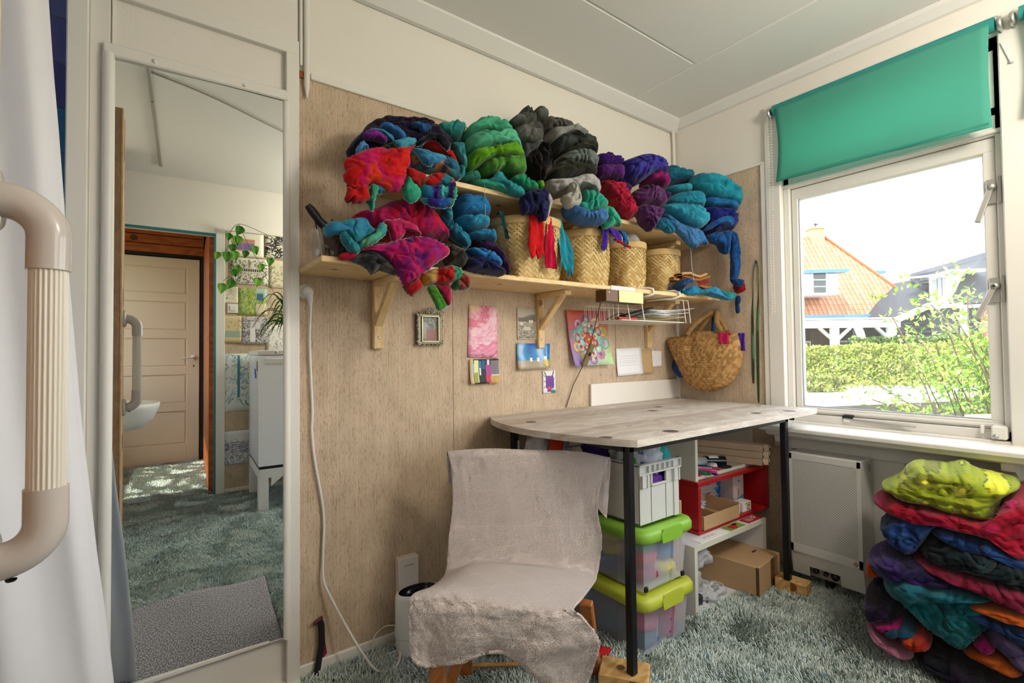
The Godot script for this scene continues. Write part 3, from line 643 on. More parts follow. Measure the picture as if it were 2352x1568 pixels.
	st = S(); lathe(st, [Vector2(0, 0.707), Vector2(0.05, 0.707), Vector2(0.065, 0.8), Vector2(0.06, 0.8), Vector2(0.05, 0.78), Vector2(0, 0.78)], V3(2.36, 0, -0.06), 24); part("pot", st, tint("cloth_solid", "d8d4cc"), pt)
# ---------------------------------------------------------------- mirror, curtain, grab bar
func mirror_corner():
	var a = deg_to_rad(1.5); var t = thing("mirror", "tall wall mirror in a white frame left of the grasscloth wall", "mirror", V3(0.13, 0.18, -1.68), "", 0.0)
	var B = Basis(Vector3.UP, -a)
	var st = S(); box(st, V3(0.132, 1.02, -1.685), V3(0.43, 1.69, 0.005), 0.0, B); part("glass", st, M.mirror, t)
	st = S(); bar(st, V3(-0.1, 1.878, -1.684), V3(0.362, 1.887, -1.684), 0.034, 0.02, V3(0, 0, 1), 0.004); part("top_rail", st, M.trim, t)
	st = S(); tube(st, [V3(-0.088, 0.05, -1.682), V3(-0.088, 1.868, -1.682)], 0.0135, 14); part("side_moulding", st, M.trim, t)
	st = S(); tube(st, [V3(0.3545, 0.168, -1.682), V3(0.3535, 1.866, -1.682)], 0.012, 14); part("side_moulding", st, M.trim, t)
	st = S(); bar(st, V3(-0.07, 0.172, -1.682), V3(0.35, 0.176, -1.682), 0.01, 0.008, V3(0, 0, 1)); part("bottom_ledge", st, M.trim, t)
	for x in [0.012, 0.235]:
		st = S(); lathe(st, [Vector2(0, 0.005), Vector2(0.0055, 0.003), Vector2(0.006, 0)], V3(x, 1.876 + x * 0.02, -1.674), 12, Basis(V3(1, 0, 0), V3(0, 0, 1), V3(0, -1, 0))); part("screw_cap", st, M.trim, t)
	# curtain
	var G = []
	for i in 61:
		var u = i / 60.0; var y = lerp(2.3, 0.02, u); var row = []; var xr = -0.2
		for k in CURT.size() - 1:
			if y <= CURT[k].y and y >= CURT[k + 1].y: xr = lerp(CURT[k].x, CURT[k + 1].x, (CURT[k].y - y) / (CURT[k].y - CURT[k + 1].y))
		if y > CURT[0].y: xr = CURT[0].x - (y - CURT[0].y) * 0.08
		if y < CURT[12].y: xr = CURT[12].x + (CURT[12].y - y) * 0.06
		for j in 120:
			var v = j / 119.0; var x = lerp(xr, -0.95, v)
			var pl = sin(v * 34.0 + u * 2.2) * 0.026 * (0.5 + 0.5 * u) + sin(v * 13.0 + 1.0) * 0.02 * u
			row.append(V3(x, y, -1.42 + pl * smoothstep(0.0, 0.05, v) + 0.05 * u * smoothstep(0, 0.1, v)))
		G.append(row)
	t = thing("shower_curtain", "white shower curtain hanging in folds at the left edge", "curtain", V3(-0.5, 0, -1.42))
	part("cloth", sheet(G, 0.0015), M.curtain, t)
	st = S(); tube(st, [V3(-1.35, 2.325, -1.42), V3(-0.17, 2.325, -1.42)], 0.011, 12); part("rail", st, M.plastic, t)
	st = S()
	for k in 9:
		var ring = []
		for q in 12: ring.append(V3(-0.22 - k * 0.09, 2.315 + sin(TAU * q / 12) * 0.02, -1.42 + cos(TAU * q / 12) * 0.02))
		tube(st, ring, 0.002, 5, null, true)
	part("rings", st, M.plastic, t)
	# brown partition panel that carries the grab bar
	struct("wall_partition", bx(-0.34, -0.25, 0, HC, -0.62, 0.5, 0), M.wall, "white partition wall behind the brown edged post")
	t = thing("partition", "brown edged partition post seen edge on in the mirror", "partition", V3(-0.155, 0, -0.76))
	part("board", bx(-0.168, -0.14, 0.02, 2.1, -0.772, -0.62, 0.002), M.panel, t)
	part("edge_strip", bx(-0.14, -0.134, 0.02, 2.1, -0.775, -0.755, 0.001), M.pine_up, t)
	# grab bar: x -0.089, z -0.742
	var gx = -0.0865; var gz = -0.725; var y0 = 0.878; var y1 = 1.181; var em = sm(Color(0.74, 0.705, 0.675), 0.16)
	t = thing("grab_bar", "cream plastic grab bar with ribbed grip in the left foreground", "grab bar", V3(gx, y0, gz))
	st = S(); st.set_smooth_group(1); var K = 144; var grip = S(); grip.set_smooth_group(-1)
	for i in 1:
		for k in K:
			var f = func(q): return 0.0158 + 0.0007 * sin(q * TAU / K * 24.0)
			var a0 = TAU * k / K; var a1 = TAU * (k + 1) / K; var r0 = f.call(k); var r1 = f.call(k + 1)
			var d0 = V3(cos(a0) * r0, 0, sin(a0) * r0); var d1 = V3(cos(a1) * r1, 0, sin(a1) * r1); var c = V3(gx, 0, gz)
			quad(grip, c + d0 + V3(0, y0 + 0.03, 0), c + d1 + V3(0, y0 + 0.03, 0), c + d1 + V3(0, y1 - 0.03, 0), c + d0 + V3(0, y1 - 0.03, 0), d0 + d1)
	part("grip", grip, sm(Color(0.86, 0.83, 0.78), 0.3), t)
	for s in [-1, 1]:
		var yc = y1 if s > 0 else y0; var pts = []; var rs = []
		pts.append(V3(gx, yc - s * 0.035, gz)); pts.append(V3(gx, yc - s * 0.0, gz))
		for k in 13:
			var q = PI * 0.5 * k / 12; pts.append(V3(gx - 0.036 * (1 - cos(q)), yc + s * (0.0 + 0.036 * sin(q)), gz))
		pts.append(V3(-0.133, yc + s * 0.036, gz))
		st = S(); tube(st, pts, 0.0187, 28); part("elbow", st, em, t)
		st = S(); lathe(st, [Vector2(0, 0.012), Vector2(0.03, 0.011), Vector2(0.036, 0.006), Vector2(0.036, 0)], V3(-0.1345, yc + s * 0.036, gz), 24, Basis(V3(0, 1, 0), V3(1, 0, 0), V3(0, 0, -1))); part("flange", st, em, t)
		if s < 0:
			st = S(); lathe(st, [Vector2(0, 0.002), Vector2(0.004, 0.002), Vector2(0.005, 0)], V3(-0.112, yc - 0.0545, gz + 0.004), 10, Basis(V3(1, 0, 0), V3(0, -1, 0), V3(0, 0, -1))); part("screw", st, M.dark, t)
	# wash basin seen in the mirror
	t = thing("wash_basin", "white wall hung wash basin reflected below the grab bar", "basin", V3(-0.15, 0.62, 0.15))
	st = S(); st.set_smooth_group(1)
	var prof = [Vector2(0.02, 0.0), Vector2(0.5, 0.012), Vector2(0.8, 0.06), Vector2(0.97, 0.125), Vector2(1.0, 0.15), Vector2(0.97, 0.156), Vector2(0.9, 0.14), Vector2(0.6, 0.06), Vector2(0.02, 0.04)]
	lathe(st, prof, Vector3(-0.2, 0.64, 0.15), 40, Basis(V3(0.165, 0, 0), V3(0, 1, 0), V3(0, 0, 0.2))); part("bowl", st, M.plastic, t)
	# grey mat in front of the mirror
	G = []
	for i in 21:
		var row = []
		for j in 29:
			var u = i / 20.0; var v = j / 28.0
			row.append(V3(lerp(-0.105, 0.385, v) + 0.02 * (u - 0.5), 0.03 + 0.005 * sin(v * 9 + u * 4) + 0.007 * exp(-pow((u - 0.55 + v * 0.15) * 9, 2)), lerp(-1.62, -0.82, u) + 0.012 * sin(v * 3)))
		G.append(row)
	var mm = sm(Color.WHITE, 1.0); mm.albedo_texture = img_tex(mat_image()); tri_uv(mm, 3.2)
	t = thing("bath_mat", "mottled grey woven bath mat reflected at the mirror foot", "mat", V3(0.14, 0.03, -1.2)); part("weave", sheet(G, 0.012), mm, t)
func mat_image():
	var im = Image.create(256, 256, false, Image.FORMAT_RGB8); var rg = RandomNumberGenerator.new(); rg.seed = 2
	for y in 256:
		for x in 256:
			var v = 0.5 + nz.get_noise_2d(x * 0.25, y * 0.1) * 0.7 + (0.14 if x % 4 < 2 else -0.1) + rg.randf_range(-0.2, 0.2)
			im.set_pixel(x, y, Color("57565c").lerp(Color("bdb6ba"), clamp(v, 0, 1)))
	return im

# ---------------------------------------------------------------- things behind the camera, seen in the mirror
func picture(nm, label, cat, x0, x1, y0, y1, z, face, img, grp = "", th = 0.0015, curl = 0.0, skew = null, mat2 = null):   # face +1 looks to +z
	var G = []; var ni = 9; var nj = 9
	for i in ni:
		var row = []
		for j in nj:
			var u = i / 8.0; var v = j / 8.0; var p
			if skew != null: p = skew[0].lerp(skew[1], v).lerp(skew[3].lerp(skew[2], v), u)
			else: p = Vector2(lerp(x0, x1, v), lerp(y1, y0, u))
			var lift = 0.004 + curl * (pow(abs(v - 0.45) * 2, 3) * 0.5 + u * u * u)
			row.append(V3(p.x, p.y, z + face * lift))
		G.append(row)
	if face < 0:
		for row in G: row.reverse()
	var m = sm(Color.WHITE, 0.6 if mat2 == null else mat2); m.albedo_texture = img_tex(img); m.texture_repeat = false
	return one(nm, label, cat, sheet(G, th, null, true), m, grp)
func canvas(w, h, c): 
	var im = Image.create(w, h, false, Image.FORMAT_RGB8); im.fill(Color(c)); return im
func disc(im, x, y, r, c, ry = -1.0):
	if ry < 0: ry = r
	for j in range(max(0, int(y - ry)), min(im.get_height(), int(y + ry) + 1)):
		for i in range(max(0, int(x - r)), min(im.get_width(), int(x + r) + 1)):
			if pow((i - x) / max(r, 0.5), 2) + pow((j - y) / max(ry, 0.5), 2) <= 1.0: im.set_pixel(i, j, c)
func stroke(im, pts, w, c):
	for k in pts.size() - 1:
		var n = int(pts[k].distance_to(pts[k + 1])) + 1
		for i in n + 1:
			var p = pts[k].lerp(pts[k + 1], float(i) / n); disc(im, p.x, p.y, w, c)
func sketch(w, h, paper, inks, n, sd, y0 = 0.0, y1 = 1.0, wd = 1.0, len = 30.0):
	var im = canvas(w, h, paper); var rg = RandomNumberGenerator.new(); rg.seed = sd
	for k in n:
		var p = Vector2(rg.randf() * w, lerp(float(y0), float(y1), rg.randf()) * h); var a = nz.get_noise_2d(p.x * 0.02 + sd, p.y * 0.02) * 6.0; var l = rg.randf_range(0.3, 1.0) * len
		stroke(im, [p, p + Vector2(cos(a), sin(a)) * l * 0.5, p + Vector2(cos(a + 0.5), sin(a + 0.5)) * l], rg.randf_range(0.4, 1.0) * wd, Color(inks[rg.randi() % inks.size()]))
	return im
func behind():
	var z = ZF - 0.006; var g = "drawings pinned to the wall opposite the mirror"
	var im = canvas(140, 120, "ece4d2"); im.fill_rect(Rect2i(34, 30, 84, 62), Color("c98a78")); im.fill_rect(Rect2i(38, 52, 76, 34), Color("7d6a9a")); im.fill_rect(Rect2i(38, 74, 30, 12), Color("5a6ab0")); im.fill_rect(Rect2i(78, 32, 3, 58), Color("c98a78"))
	picture("drawing", "pale sheet with a small red and blue window painting beside doorway", "drawing", 0.34, 0.6, 1.83, 2.015, z, -1, im, g)
	picture("drawing", "black and white ink drawing of branches at the mirror edge", "drawing", 0.61, 0.86, 1.84, 2.015, z, -1, sketch(128, 128, "e8e0cc", ["1c1c1c", "2a2a2a", "3a3a38"], 190, 3, 0, 1, 2.2, 40), g)
	im = sketch(160, 120, "e6decb", ["222222", "333333", "555550"], 420, 5, 0.1, 0.95, 1.0, 14); im.fill_rect(Rect2i(30, 46, 90, 20), Color("d8d0bc"))
	for k in 9: im.fill_rect(Rect2i(34 + k * 9, 49, 6, 12), Color("3a3a3a"))
	picture("drawing", "black ink drawing of a long house with trees", "drawing", 0.365, 0.635, 1.615, 1.82, z, -1, im, g)
	im = canvas(96, 120, "e8dfc8")
	stroke(im, [Vector2(48, 16), Vector2(40, 40), Vector2(58, 40), Vector2(48, 16)], 0.9, Color("4a4a4a")); stroke(im, [Vector2(28, 84), Vector2(28, 62), Vector2(48, 48), Vector2(70, 62), Vector2(70, 84), Vector2(28, 84)], 0.9, Color("4a4a4a")); stroke(im, [Vector2(18, 90), Vector2(82, 90)], 0.8, Color("6a6a6a")); disc(im, 76, 84, 4, Color("4a6a9a"))
	picture("drawing", "small pencil sketch of a church above the light switch", "drawing", 0.325, 0.422, 1.462, 1.59, z, -1, im, g)
	im = canvas(160, 190, "9fae4e"); var rg = RandomNumberGenerator.new(); rg.seed = 9
	for k in 260:
		var p = Vector2(rg.randf() * 160, rg.randf() * 190); stroke(im, [p, p + Vector2(rg.randf_range(-8, 8), 14)], rg.randf_range(1, 3), Color(["7c9a30", "b4c452", "4f86a8", "5c8a3c", "d8cf88"][rg.randi() % 5]))
	im.fill_rect(Rect2i(0, 108, 62, 82), Color("d8cba8")); im.fill_rect(Rect2i(0, 0, 62, 60), Color("a8c0b0")); disc(im, 40, 58, 18, Color("3a6a8a"), 24)
	picture("drawing", "green and blue garden painting right of the church sketch", "painting", 0.425, 0.625, 1.375, 1.585, z, -1, im, g)
	var t = thing("light_switch", "square white light switch under the church sketch", "switch", V3(0.386, 1.42, z))
	part("frame", bx(0.35, 0.422, 1.387, 1.458, z - 0.012, z, 0.006), M.trim, t); part("rocker", bx(0.366, 0.408, 1.403, 1.443, z - 0.018, z - 0.008, 0.003), M.plastic, t)
	im = sketch(110, 150, "d0bd92", ["3a3428", "5a5040"], 26, 12, 0.1, 0.5, 0.8, 20); im.fill_rect(Rect2i(4, 84, 100, 36), Color("9aa898"))
	picture("drawing", "tan sheet with ink doodles and a pale sea sketch", "drawing", 0.328, 0.445, 1.158, 1.366, z, -1, im, g, 0.0015, 0.004)
	im = sketch(150, 150, "b8b2b0", ["2a2830", "3a3840", "5a5860", "e0dcda"], 420, 14, 0, 1, 1.3, 24); disc(im, 56, 48, 13, Color("cfcac8"), 18); disc(im, 86, 44, 12, Color("c8c4c2"), 18); disc(im, 86, 100, 14, Color("dcd8d6"), 40)
	picture("drawing", "grey charcoal drawing of two figures", "drawing", 0.444, 0.63, 1.15, 1.363, z, -1, im, g, 0.0015, 0.006)
	im = sketch(120, 120, "ddd0b4", ["7a5a3a", "6a8a3a", "8a8a5a"], 60, 15, 0.2, 0.9, 1.4, 20)
	picture("drawing", "pale landscape sketch half hidden behind the spider plant", "drawing", 0.64, 0.83, 1.6, 1.82, z, -1, im, g)
	picture("drawing", "light ink sketch above the freezer", "drawing", 0.62, 0.83, 1.05, 1.3, z, -1, sketch(120, 120, "e0dcd4", ["4a4a4a", "6a6a6a"], 80, 16, 0, 1, 0.8, 22), g)
	im = sketch(180, 260, "dfe2dc", ["8fb4bc", "a4c4c8", "5a8aa4", "b8ccd0"], 150, 17, 0, 0.85, 3.0, 30); im.fill_rect(Rect2i(110, 8, 12, 190), Color("4a7c98")); im.fill_rect(Rect2i(36, 10, 4, 180), Color("7aa0b0")); im.fill_rect(Rect2i(4, 20, 22, 70), Color("86b0b4"))
	picture("drawing", "large pale blue watercolour of trees pinned low", "painting", 0.332, 0.6, 0.634, 1.075, z, -1, im, g)
	im = sketch(170, 180, "d8dae0", ["6a6a90", "8a8ab0", "4a5a8a", "a88a5a"], 230, 18, 0.3, 1.0, 1.2, 34)
	for k in 5: stroke(im, [Vector2(0, 100 + k * 10), Vector2(110, 60 + k * 12), Vector2(170, 70 + k * 12)], 1.2, Color("50507c"))
	picture("drawing", "violet ink sketch of a terrace building lowest on the wall", "drawing", 0.334, 0.58, 0.23, 0.483, z, -1, im, g)
	# freezer on a white stand
	t = thing("freezer", "white upright freezer on a white stand reflected in the mirror", "freezer", V3(0.8, 0, 0.62))
	var side = sm(Color(0.9, 0.9, 0.91), 0.14)
	part("cabinet", bx(0.492, 1.05, 0.315, 1.06, 0.315, 0.9, 0.004), side, t)
	part("worktop", bx(0.488, 1.054, 1.06, 1.092, 0.3, 0.905, 0.004), M.plastic, t)
	var dr = part("door", bx(0.492, 1.05, 0.315, 1.055, 0.3, 0.316, 0.004), sm(Color(0.93, 0.93, 0.95), 0.2), t)
	part("grip_recess", bx(0.53, 1.0, 1.0, 1.035, 0.292, 0.302, 0.004), M.plastic, dr, true)
	part("base_gap", bx(0.498, 1.045, 0.296, 0.315, 0.308, 0.9, 0.001), M.dark, t)
	var s2 = S(); abx(s2, 0.492, 1.05, 0.235, 0.296, 0.305, 0.325); abx(s2, 0.492, 1.05, 0.235, 0.296, 0.875, 0.895); abx(s2, 0.492, 0.512, 0.235, 0.296, 0.305, 0.895); abx(s2, 1.03, 1.05, 0.235, 0.296, 0.305, 0.895)
	prism(s2, [Vector2(0.57, 0.236), Vector2(0.57, 0.18), Vector2(0.64, 0.236)], V3(0, 0, 0.306), V3(1, 0, 0), V3(0, 1, 0), 0.016)
	part("stand", s2, M.plastic, t)
	for q in [[0.492, 0.305], [0.99, 0.305], [0.492, 0.835], [0.99, 0.835]]: part("leg", bx(q[0], q[0] + 0.062, 0.0, 0.24, q[1], q[1] + 0.06, 0.003), M.plastic, t)
	var kn = S(); lathe(kn, [Vector2(0, 0.006), Vector2(0.008, 0.005), Vector2(0.01, 0)], V3(0.6, 1.077, 0.3), 14, Basis(V3(1, 0, 0), V3(0, 0, -1), V3(0, 1, 0))); part("knob", kn, M.zinc, t)
	part("sticker", bx(0.4895, 0.4925, 0.95, 1.02, 0.36, 0.385, 0), tint("cloth_solid", "6a5a48"), t)
	for q in [[0.93, 0.47], [0.9, 0.43]]: part("magnet", bx(0.487, 0.4925, q[0], q[0] + 0.035, q[1], q[1] + 0.02, 0.001), tint("cloth_solid", "2a3a9a"), t)
	# plants on the freezer and high on the wall
	t = thing("spider_plant", "spider plant with arching dark green leaves on the freezer", "plant", V3(0.76, 1.09, 0.56))
	var st = S(); lathe(st, [Vector2(0, 1.092), Vector2(0.06, 1.092), Vector2(0.08, 1.2), Vector2(0.074, 1.2), Vector2(0.066, 1.18), Vector2(0, 1.18)], V3(0.78, 0, 0.56), 24); part("pot", st, tint("cloth_solid", "e0dcd6"), t)
	rg.seed = 21
	for k in 34:
		var an = PI + rg.randf_range(-1.5, 1.5); var l = rg.randf_range(0.16, 0.3); var up = rg.randf_range(0.1, 0.3); var G = []
		for i in 11:
			var u = i / 10.0; var row = []
			var c = V3(0.77, 1.18, 0.56) + V3(cos(an), 0, sin(an)) * l * u + V3(0, up * sin(u * 2.3) * 1.3 - 0.12 * u * u, 0); var sd = V3(-sin(an), 0, cos(an)) * 0.017 * sin(PI * pow(u, 0.6) * 0.98 + 0.03)
			for j in 3: row.append(c + sd * (j - 1) + V3(0, 0.004 * abs(j - 1), 0))
			G.append(row)
		part("leaf", sheet(G, 0.0008), tint("cloth_solid", ["2c5a24", "3a6c2c", "24501f", "467a36"][k % 4]), t)
	t = thing("pothos_vine", "trailing pothos vine with yellow green leaves high on the wall", "plant", V3(0.5, 2.0, 0.9))
	var vines = [[V3(0.95, 1.9, 0.75), V3(0.75, 1.93, 0.8), V3(0.55, 2.02, 0.85), V3(0.42, 2.06, 0.87), V3(0.36, 1.98, 0.88), V3(0.34, 1.85, 0.88), V3(0.26, 1.82, 0.86)], [V3(0.42, 2.06, 0.87), V3(0.48, 1.92, 0.88), V3(0.56, 1.78, 0.88), V3(0.64, 1.6, 0.88), V3(0.7, 1.48, 0.86)], [V3(0.36, 1.98, 0.88), V3(0.40, 1.8, 0.89), V3(0.42, 1.68, 0.9), V3(0.40, 1.62, 0.9)], [V3(0.42, 1.68, 0.9), V3(0.36, 1.66, 0.9), V3(0.32, 1.62, 0.9)]]
	st = S()
	for v in vines: tube(st, smooth(v, 24), 0.0022, 5)
	part("stem", st, tint("cloth_solid", "6a7a38"), t)
	for q in [[0.36, 1.98, 0], [0.41, 1.97, 1], [0.38, 1.9, 2], [0.39, 1.85, 1], [0.35, 1.84, 0], [0.47, 1.86, 2], [0.29, 1.83, 3], [0.44, 2.04, 2], [0.52, 1.9, 0], [0.57, 1.77, 1], [0.64, 1.82, 0], [0.56, 1.66, 3], [0.38, 1.71, 2], [0.42, 1.74, 1], [0.385, 1.63, 0], [0.32, 1.6, 3], [0.43, 1.96, 0]]:
		var G = []; var dir = Vector2(rg.randf_range(-0.6, 0.6), -1).normalized(); var pr = Vector2(-dir.y, dir.x); var L = rg.randf_range(0.055, 0.085)
		for i in 9:
			var u = i / 8.0; var row = []; var wd = L * 0.42 * sin(PI * pow(u, 0.55)) + 0.0008
			for j in 5:
				var w = (j - 2) / 2.0; row.append(V3(q[0] + dir.x * L * u + pr.x * wd * w, q[1] + dir.y * L * u + pr.y * wd * w, 0.865 - 0.012 * abs(w) + 0.015 * u))
			G.append(row)
		part("leaf", sheet(G, 0.0008), tint("cloth_solid", ["4f8a2c", "6aa03c", "3c7424", "7cae4a"][q[2]]), t)
	# surface cable on the ceiling, seen in the mirror
	st = S(); abx(st, -0.068, -0.05, HC - 0.012, HC, -0.66, 0.74, 0.003); abx(st, -0.066, -0.052, HC - 0.02, HC, -0.3, -0.27, 0.002)
	one("cable_trunking", "grey cable trunking on the ceiling in the mirror", "trunking", st, sm(Color(0.62, 0.61, 0.58), 0.5))
	st = S(); tube(st, smooth([V3(-0.05, HC - 0.006, -0.6), V3(0.2, HC - 0.01, -0.5), V3(0.6, HC - 0.012, -0.25), V3(1.1, HC - 0.006, 0.0)], 20), 0.004, 6)
	one("ceiling_cable", "thin cable running across the ceiling in the mirror", "cable", st, M.zinc)
# ---------------------------------------------------------------- shelves, baskets, clamp lamp, wire basket
func bracket(x, ytop, label, grp):
	var t = thing("shelf_bracket", label, "bracket", V3(x, ytop - 0.245, ZB), grp)
	part("upright", bx(x - 0.018, x + 0.018, ytop - 0.245, ytop - 0.0, ZB, ZB + 0.022, 0.003), M.pine_up, t)
	part("arm", bx(x - 0.018, x + 0.018, ytop - 0.022, ytop, ZB + 0.022, ZB + 0.2, 0.003), M.pine, t)
	var st = S(); bar(st, V3(x, ytop - 0.16, ZB + 0.012), V3(x, ytop - 0.016, ZB + 0.165), 0.03, 0.02, Vector3.UP, 0.002); part("brace", st, M.pine_up, t)
	for y in [ytop - 0.055, ytop - 0.205]:
		st = S(); lathe(st, [Vector2(0, 0.001), Vector2(0.0035, 0.0015), Vector2(0.0045, 0)], V3(x, y, ZB + 0.022), 12, Basis(V3(1, 0, 0), V3(0, 0, 1), V3(0, -1, 0))); part("screw", st, M.steel, t)
func shelves():
	var t = thing("shelf_board", "lower pine shelf board carrying fabric and four baskets", "shelf", V3(1.43, 1.317, -1.57)); part("board", bx(0.393, XR - 0.022, 1.317, 1.335, ZB, -1.43, 0.002), M.pine, t)
	t = thing("shelf_board", "upper pine shelf board buried under heaped fabric", "shelf", V3(1.56, 1.624, -1.57)); part("board", bx(0.668, XR - 0.022, 1.624, 1.642, ZB, -1.448, 0.002), M.pine, t)
	var n = 0
	for q in [[0.662, 1.317, "lower shelf bracket nearest the mirror"], [1.42, 1.317, "lower shelf bracket beside the grey coast photograph"], [2.183, 1.317, "lower shelf bracket behind the wire basket"], [1.5, 1.624, "upper shelf bracket above the second basket"], [2.2, 1.624, "upper shelf bracket above the last basket"]]:
		bracket(q[0], q[1], "wooden " + q[2], "shelf brackets")
	# baskets
	var B = [[1.225, 0.152, 0.232, "largest woven bamboo basket with red strips over its rim", 0.0], [1.555, 0.118, 0.236, "second woven bamboo basket with a violet rag on its rim", 0.1], [1.845, 0.094, 0.226, "third woven bamboo basket holding a plastic bag", 0.05], [2.115, 0.094, 0.222, "fourth woven bamboo basket nearest the felt stack", -0.05]]
	for b in B: basket(b[0], -1.565, b[1], b[2], b[3], b[4])
	# rags on the baskets
	rag("rag_strip", "short dark green ribbon over the rim of the largest basket", [V3(1.06, 1.572, -1.50), V3(1.052, 1.576, -1.478), V3(1.055, 1.53, -1.468), V3(1.07, 1.475, -1.462)], 0.018, "1f4a50")
	rag("rag_strip", "wide red rag strip hanging over the largest basket", [V3(1.17, 1.56, -1.45), V3(1.168, 1.587, -1.42), V3(1.163, 1.52, -1.405), V3(1.155, 1.45, -1.402), V3(1.165, 1.405, -1.405)], 0.058, "c4181c", 0.5)
	rag("rag_strip", "crimson rag strip right of the wide red one", [V3(1.225, 1.56, -1.45), V3(1.228, 1.582, -1.42), V3(1.232, 1.52, -1.407), V3(1.228, 1.44, -1.405), V3(1.232, 1.372, -1.405)], 0.045, "b81438")
	rag("rag_strip", "turquoise rag bundle hanging between the first two baskets", [V3(1.285, 1.56, -1.47), V3(1.292, 1.582, -1.44), V3(1.305, 1.5, -1.425), V3(1.315, 1.42, -1.42), V3(1.318, 1.385, -1.42)], 0.05, "2a8ea0", 0.9)
	rag("rag_strip", "teal rag tail under the turquoise bundle", [V3(1.325, 1.54, -1.45), V3(1.338, 1.47, -1.43), V3(1.345, 1.4, -1.425), V3(1.348, 1.36, -1.425)], 0.04, "22849a", 0.8)
	rag("rag_strip", "violet rag hanging over the second basket's rim", [V3(1.565, 1.565, -1.46), V3(1.56, 1.588, -1.435), V3(1.552, 1.54, -1.425), V3(1.548, 1.485, -1.424)], 0.044, "4a2a96", 0.3)
	rag("rag_strip", "second violet rag draped sideways beside the first violet one", [V3(1.60, 1.57, -1.46), V3(1.61, 1.585, -1.435), V3(1.63, 1.55, -1.425), V3(1.64, 1.535, -1.425)], 0.045, "5030a0", 0.3)
	rag("rag_strip", "blue rag over the gap between second and third basket", [V3(1.655, 1.575, -1.46), V3(1.665, 1.58, -1.43), V3(1.68, 1.545, -1.42), V3(1.686, 1.52, -1.42)], 0.035, "1f68a8", 0.4)
	rag("rag_strip", "red rag end lying on the third basket's rim", [V3(1.625, 1.54, -1.43), V3(1.65, 1.525, -1.42), V3(1.68, 1.515, -1.42), V3(1.70, 1.513, -1.42)], 0.024, "b81830", 0.3)
	# plastic bag in basket 3
	blob("plastic_bag", "clear plastic bag of scraps in the third basket", "bag", V3(1.825, 1.575, -1.565), V3(0.085, 0.036, 0.07), M.bag, 12.0, 0.012)
	blob("scrap_bundle", "pale scrap bundle inside the clear bag of the third basket", "fabric", V3(1.825, 1.567, -1.565), V3(0.07, 0.026, 0.055), tint("cloth_solid", "b4a894"), 16.0, 0.01)
	# folded felt and leather sheets at the right end
	var fc = ["2a8a98", "a0582a", "b8763a", "a0141a", "c08a4c", "b07030", "c8a070"]; var fl = ["teal felt sheet lowest in the felt stack", "rust felt sheet second in the felt stack", "orange felt sheet third in the felt stack", "red felt sheet in the middle of the felt stack", "tan felt sheet above the red one", "amber felt sheet second from the top of the felt stack", "pale beige felt sheet on top of the felt stack"]
	for k in 7: felt(fl[k], 2.2 + 0.022 * ((k * 3) % 4) - 0.01 * k, 1.341 + k * 0.0135, 0.2 - 0.004 * k, -1.41 - 0.012 * ((k * 5) % 3), 0.15 + 0.05 * (k % 3), fc[k])
	var rp = []; var G5 = []
	for k in 61: var an = k * 0.31; var rr = 0.012 + 0.0225 * k / 60.0; rp.append(Vector2(cos(an) * rr, sin(an) * rr))
	for q in [[V3(2.075, 1.372, -1.52), 0.0], [V3(2.11, 1.372, -1.46), 0.0], [V3(2.15, 1.372, -1.40), 1.0]]:
		var row = []
		for p in rp: row.append(q[0] + V3(0.86, 0, 0.5) * p.x + V3(0, p.y, 0))
		G5.append(row)
	one("fabric_roll", "grey patterned fabric roll on the lower shelf right end", "fabric", sheet(G5, 0.002), tint("cloth_solid", "5c565c"), "fabric piled on the lower shelf")
	# loose threads
	var st
	for q in [["thread", "pale green thread hanging from the upper shelf left of the first basket", [V3(0.955, 1.66, -1.44), V3(0.957, 1.58, -1.44), V3(0.96, 1.5, -1.44)], "9ac8b0", 0.0009], ["thread", "grey cord with wound end hanging above the fabric roll", [V3(2.135, 1.55, -1.40), V3(2.14, 1.48, -1.40), V3(2.155, 1.40, -1.40)], "9aa4b0", 0.0018]]:
		st = S(); tube(st, smooth(q[2], 10), q[4], 5); one(q[0], q[1], "thread", st, tint("cloth_solid", q[3]))
	# tool jar with hot glue gun
	t = thing("tool_jar", "glass jar with brushes and pens at the left end of the lower shelf", "jar", V3(0.425, 1.335, -1.55))
	st = S(); lathe(st, [Vector2(0, 0), Vector2(0.034, 0), Vector2(0.038, 0.02), Vector2(0.042, 0.098), Vector2(0.0395, 0.098), Vector2(0.035, 0.02), Vector2(0, 0.008)], V3(0.437, 1.335, -1.55), 24); part("glass", st, M.glass, t)
	var rg = RandomNumberGenerator.new(); rg.seed = 31
	for k in 9:
		st = S(); var a = V3(0.437 + rg.randf_range(-0.022, 0.022), 1.345, -1.55 + rg.randf_range(-0.02, 0.02)); var b = V3(0.437 + rg.randf_range(-0.034, 0.034), 1.335 + rg.randf_range(0.09, 0.15), -1.55 + rg.randf_range(-0.03, 0.03))
		tube(st, [a, b], rg.randf_range(0.002, 0.0045), 7); part("pen", st, tint("cloth_solid", ["e4dccc", "3a2c24", "8a4a24", "d8d4cc", "20242c", "a8763c", "8a8a8c", "1c1c20", "b0785c"][k]), t)
	t = thing("glue_gun", "black hand tool with curved grip standing in the glass jar", "tool", V3(0.42, 1.35, -1.53))
	st = S(); tube(st, smooth([V3(0.378, 1.497, -1.52), V3(0.392, 1.482, -1.522), V3(0.418, 1.452, -1.526), V3(0.44, 1.437, -1.53)], 16), 0.0135, 12, smooth([0.009, 0.013, 0.0125, 0.018], 16)); part("grip", st, M.dark, t)
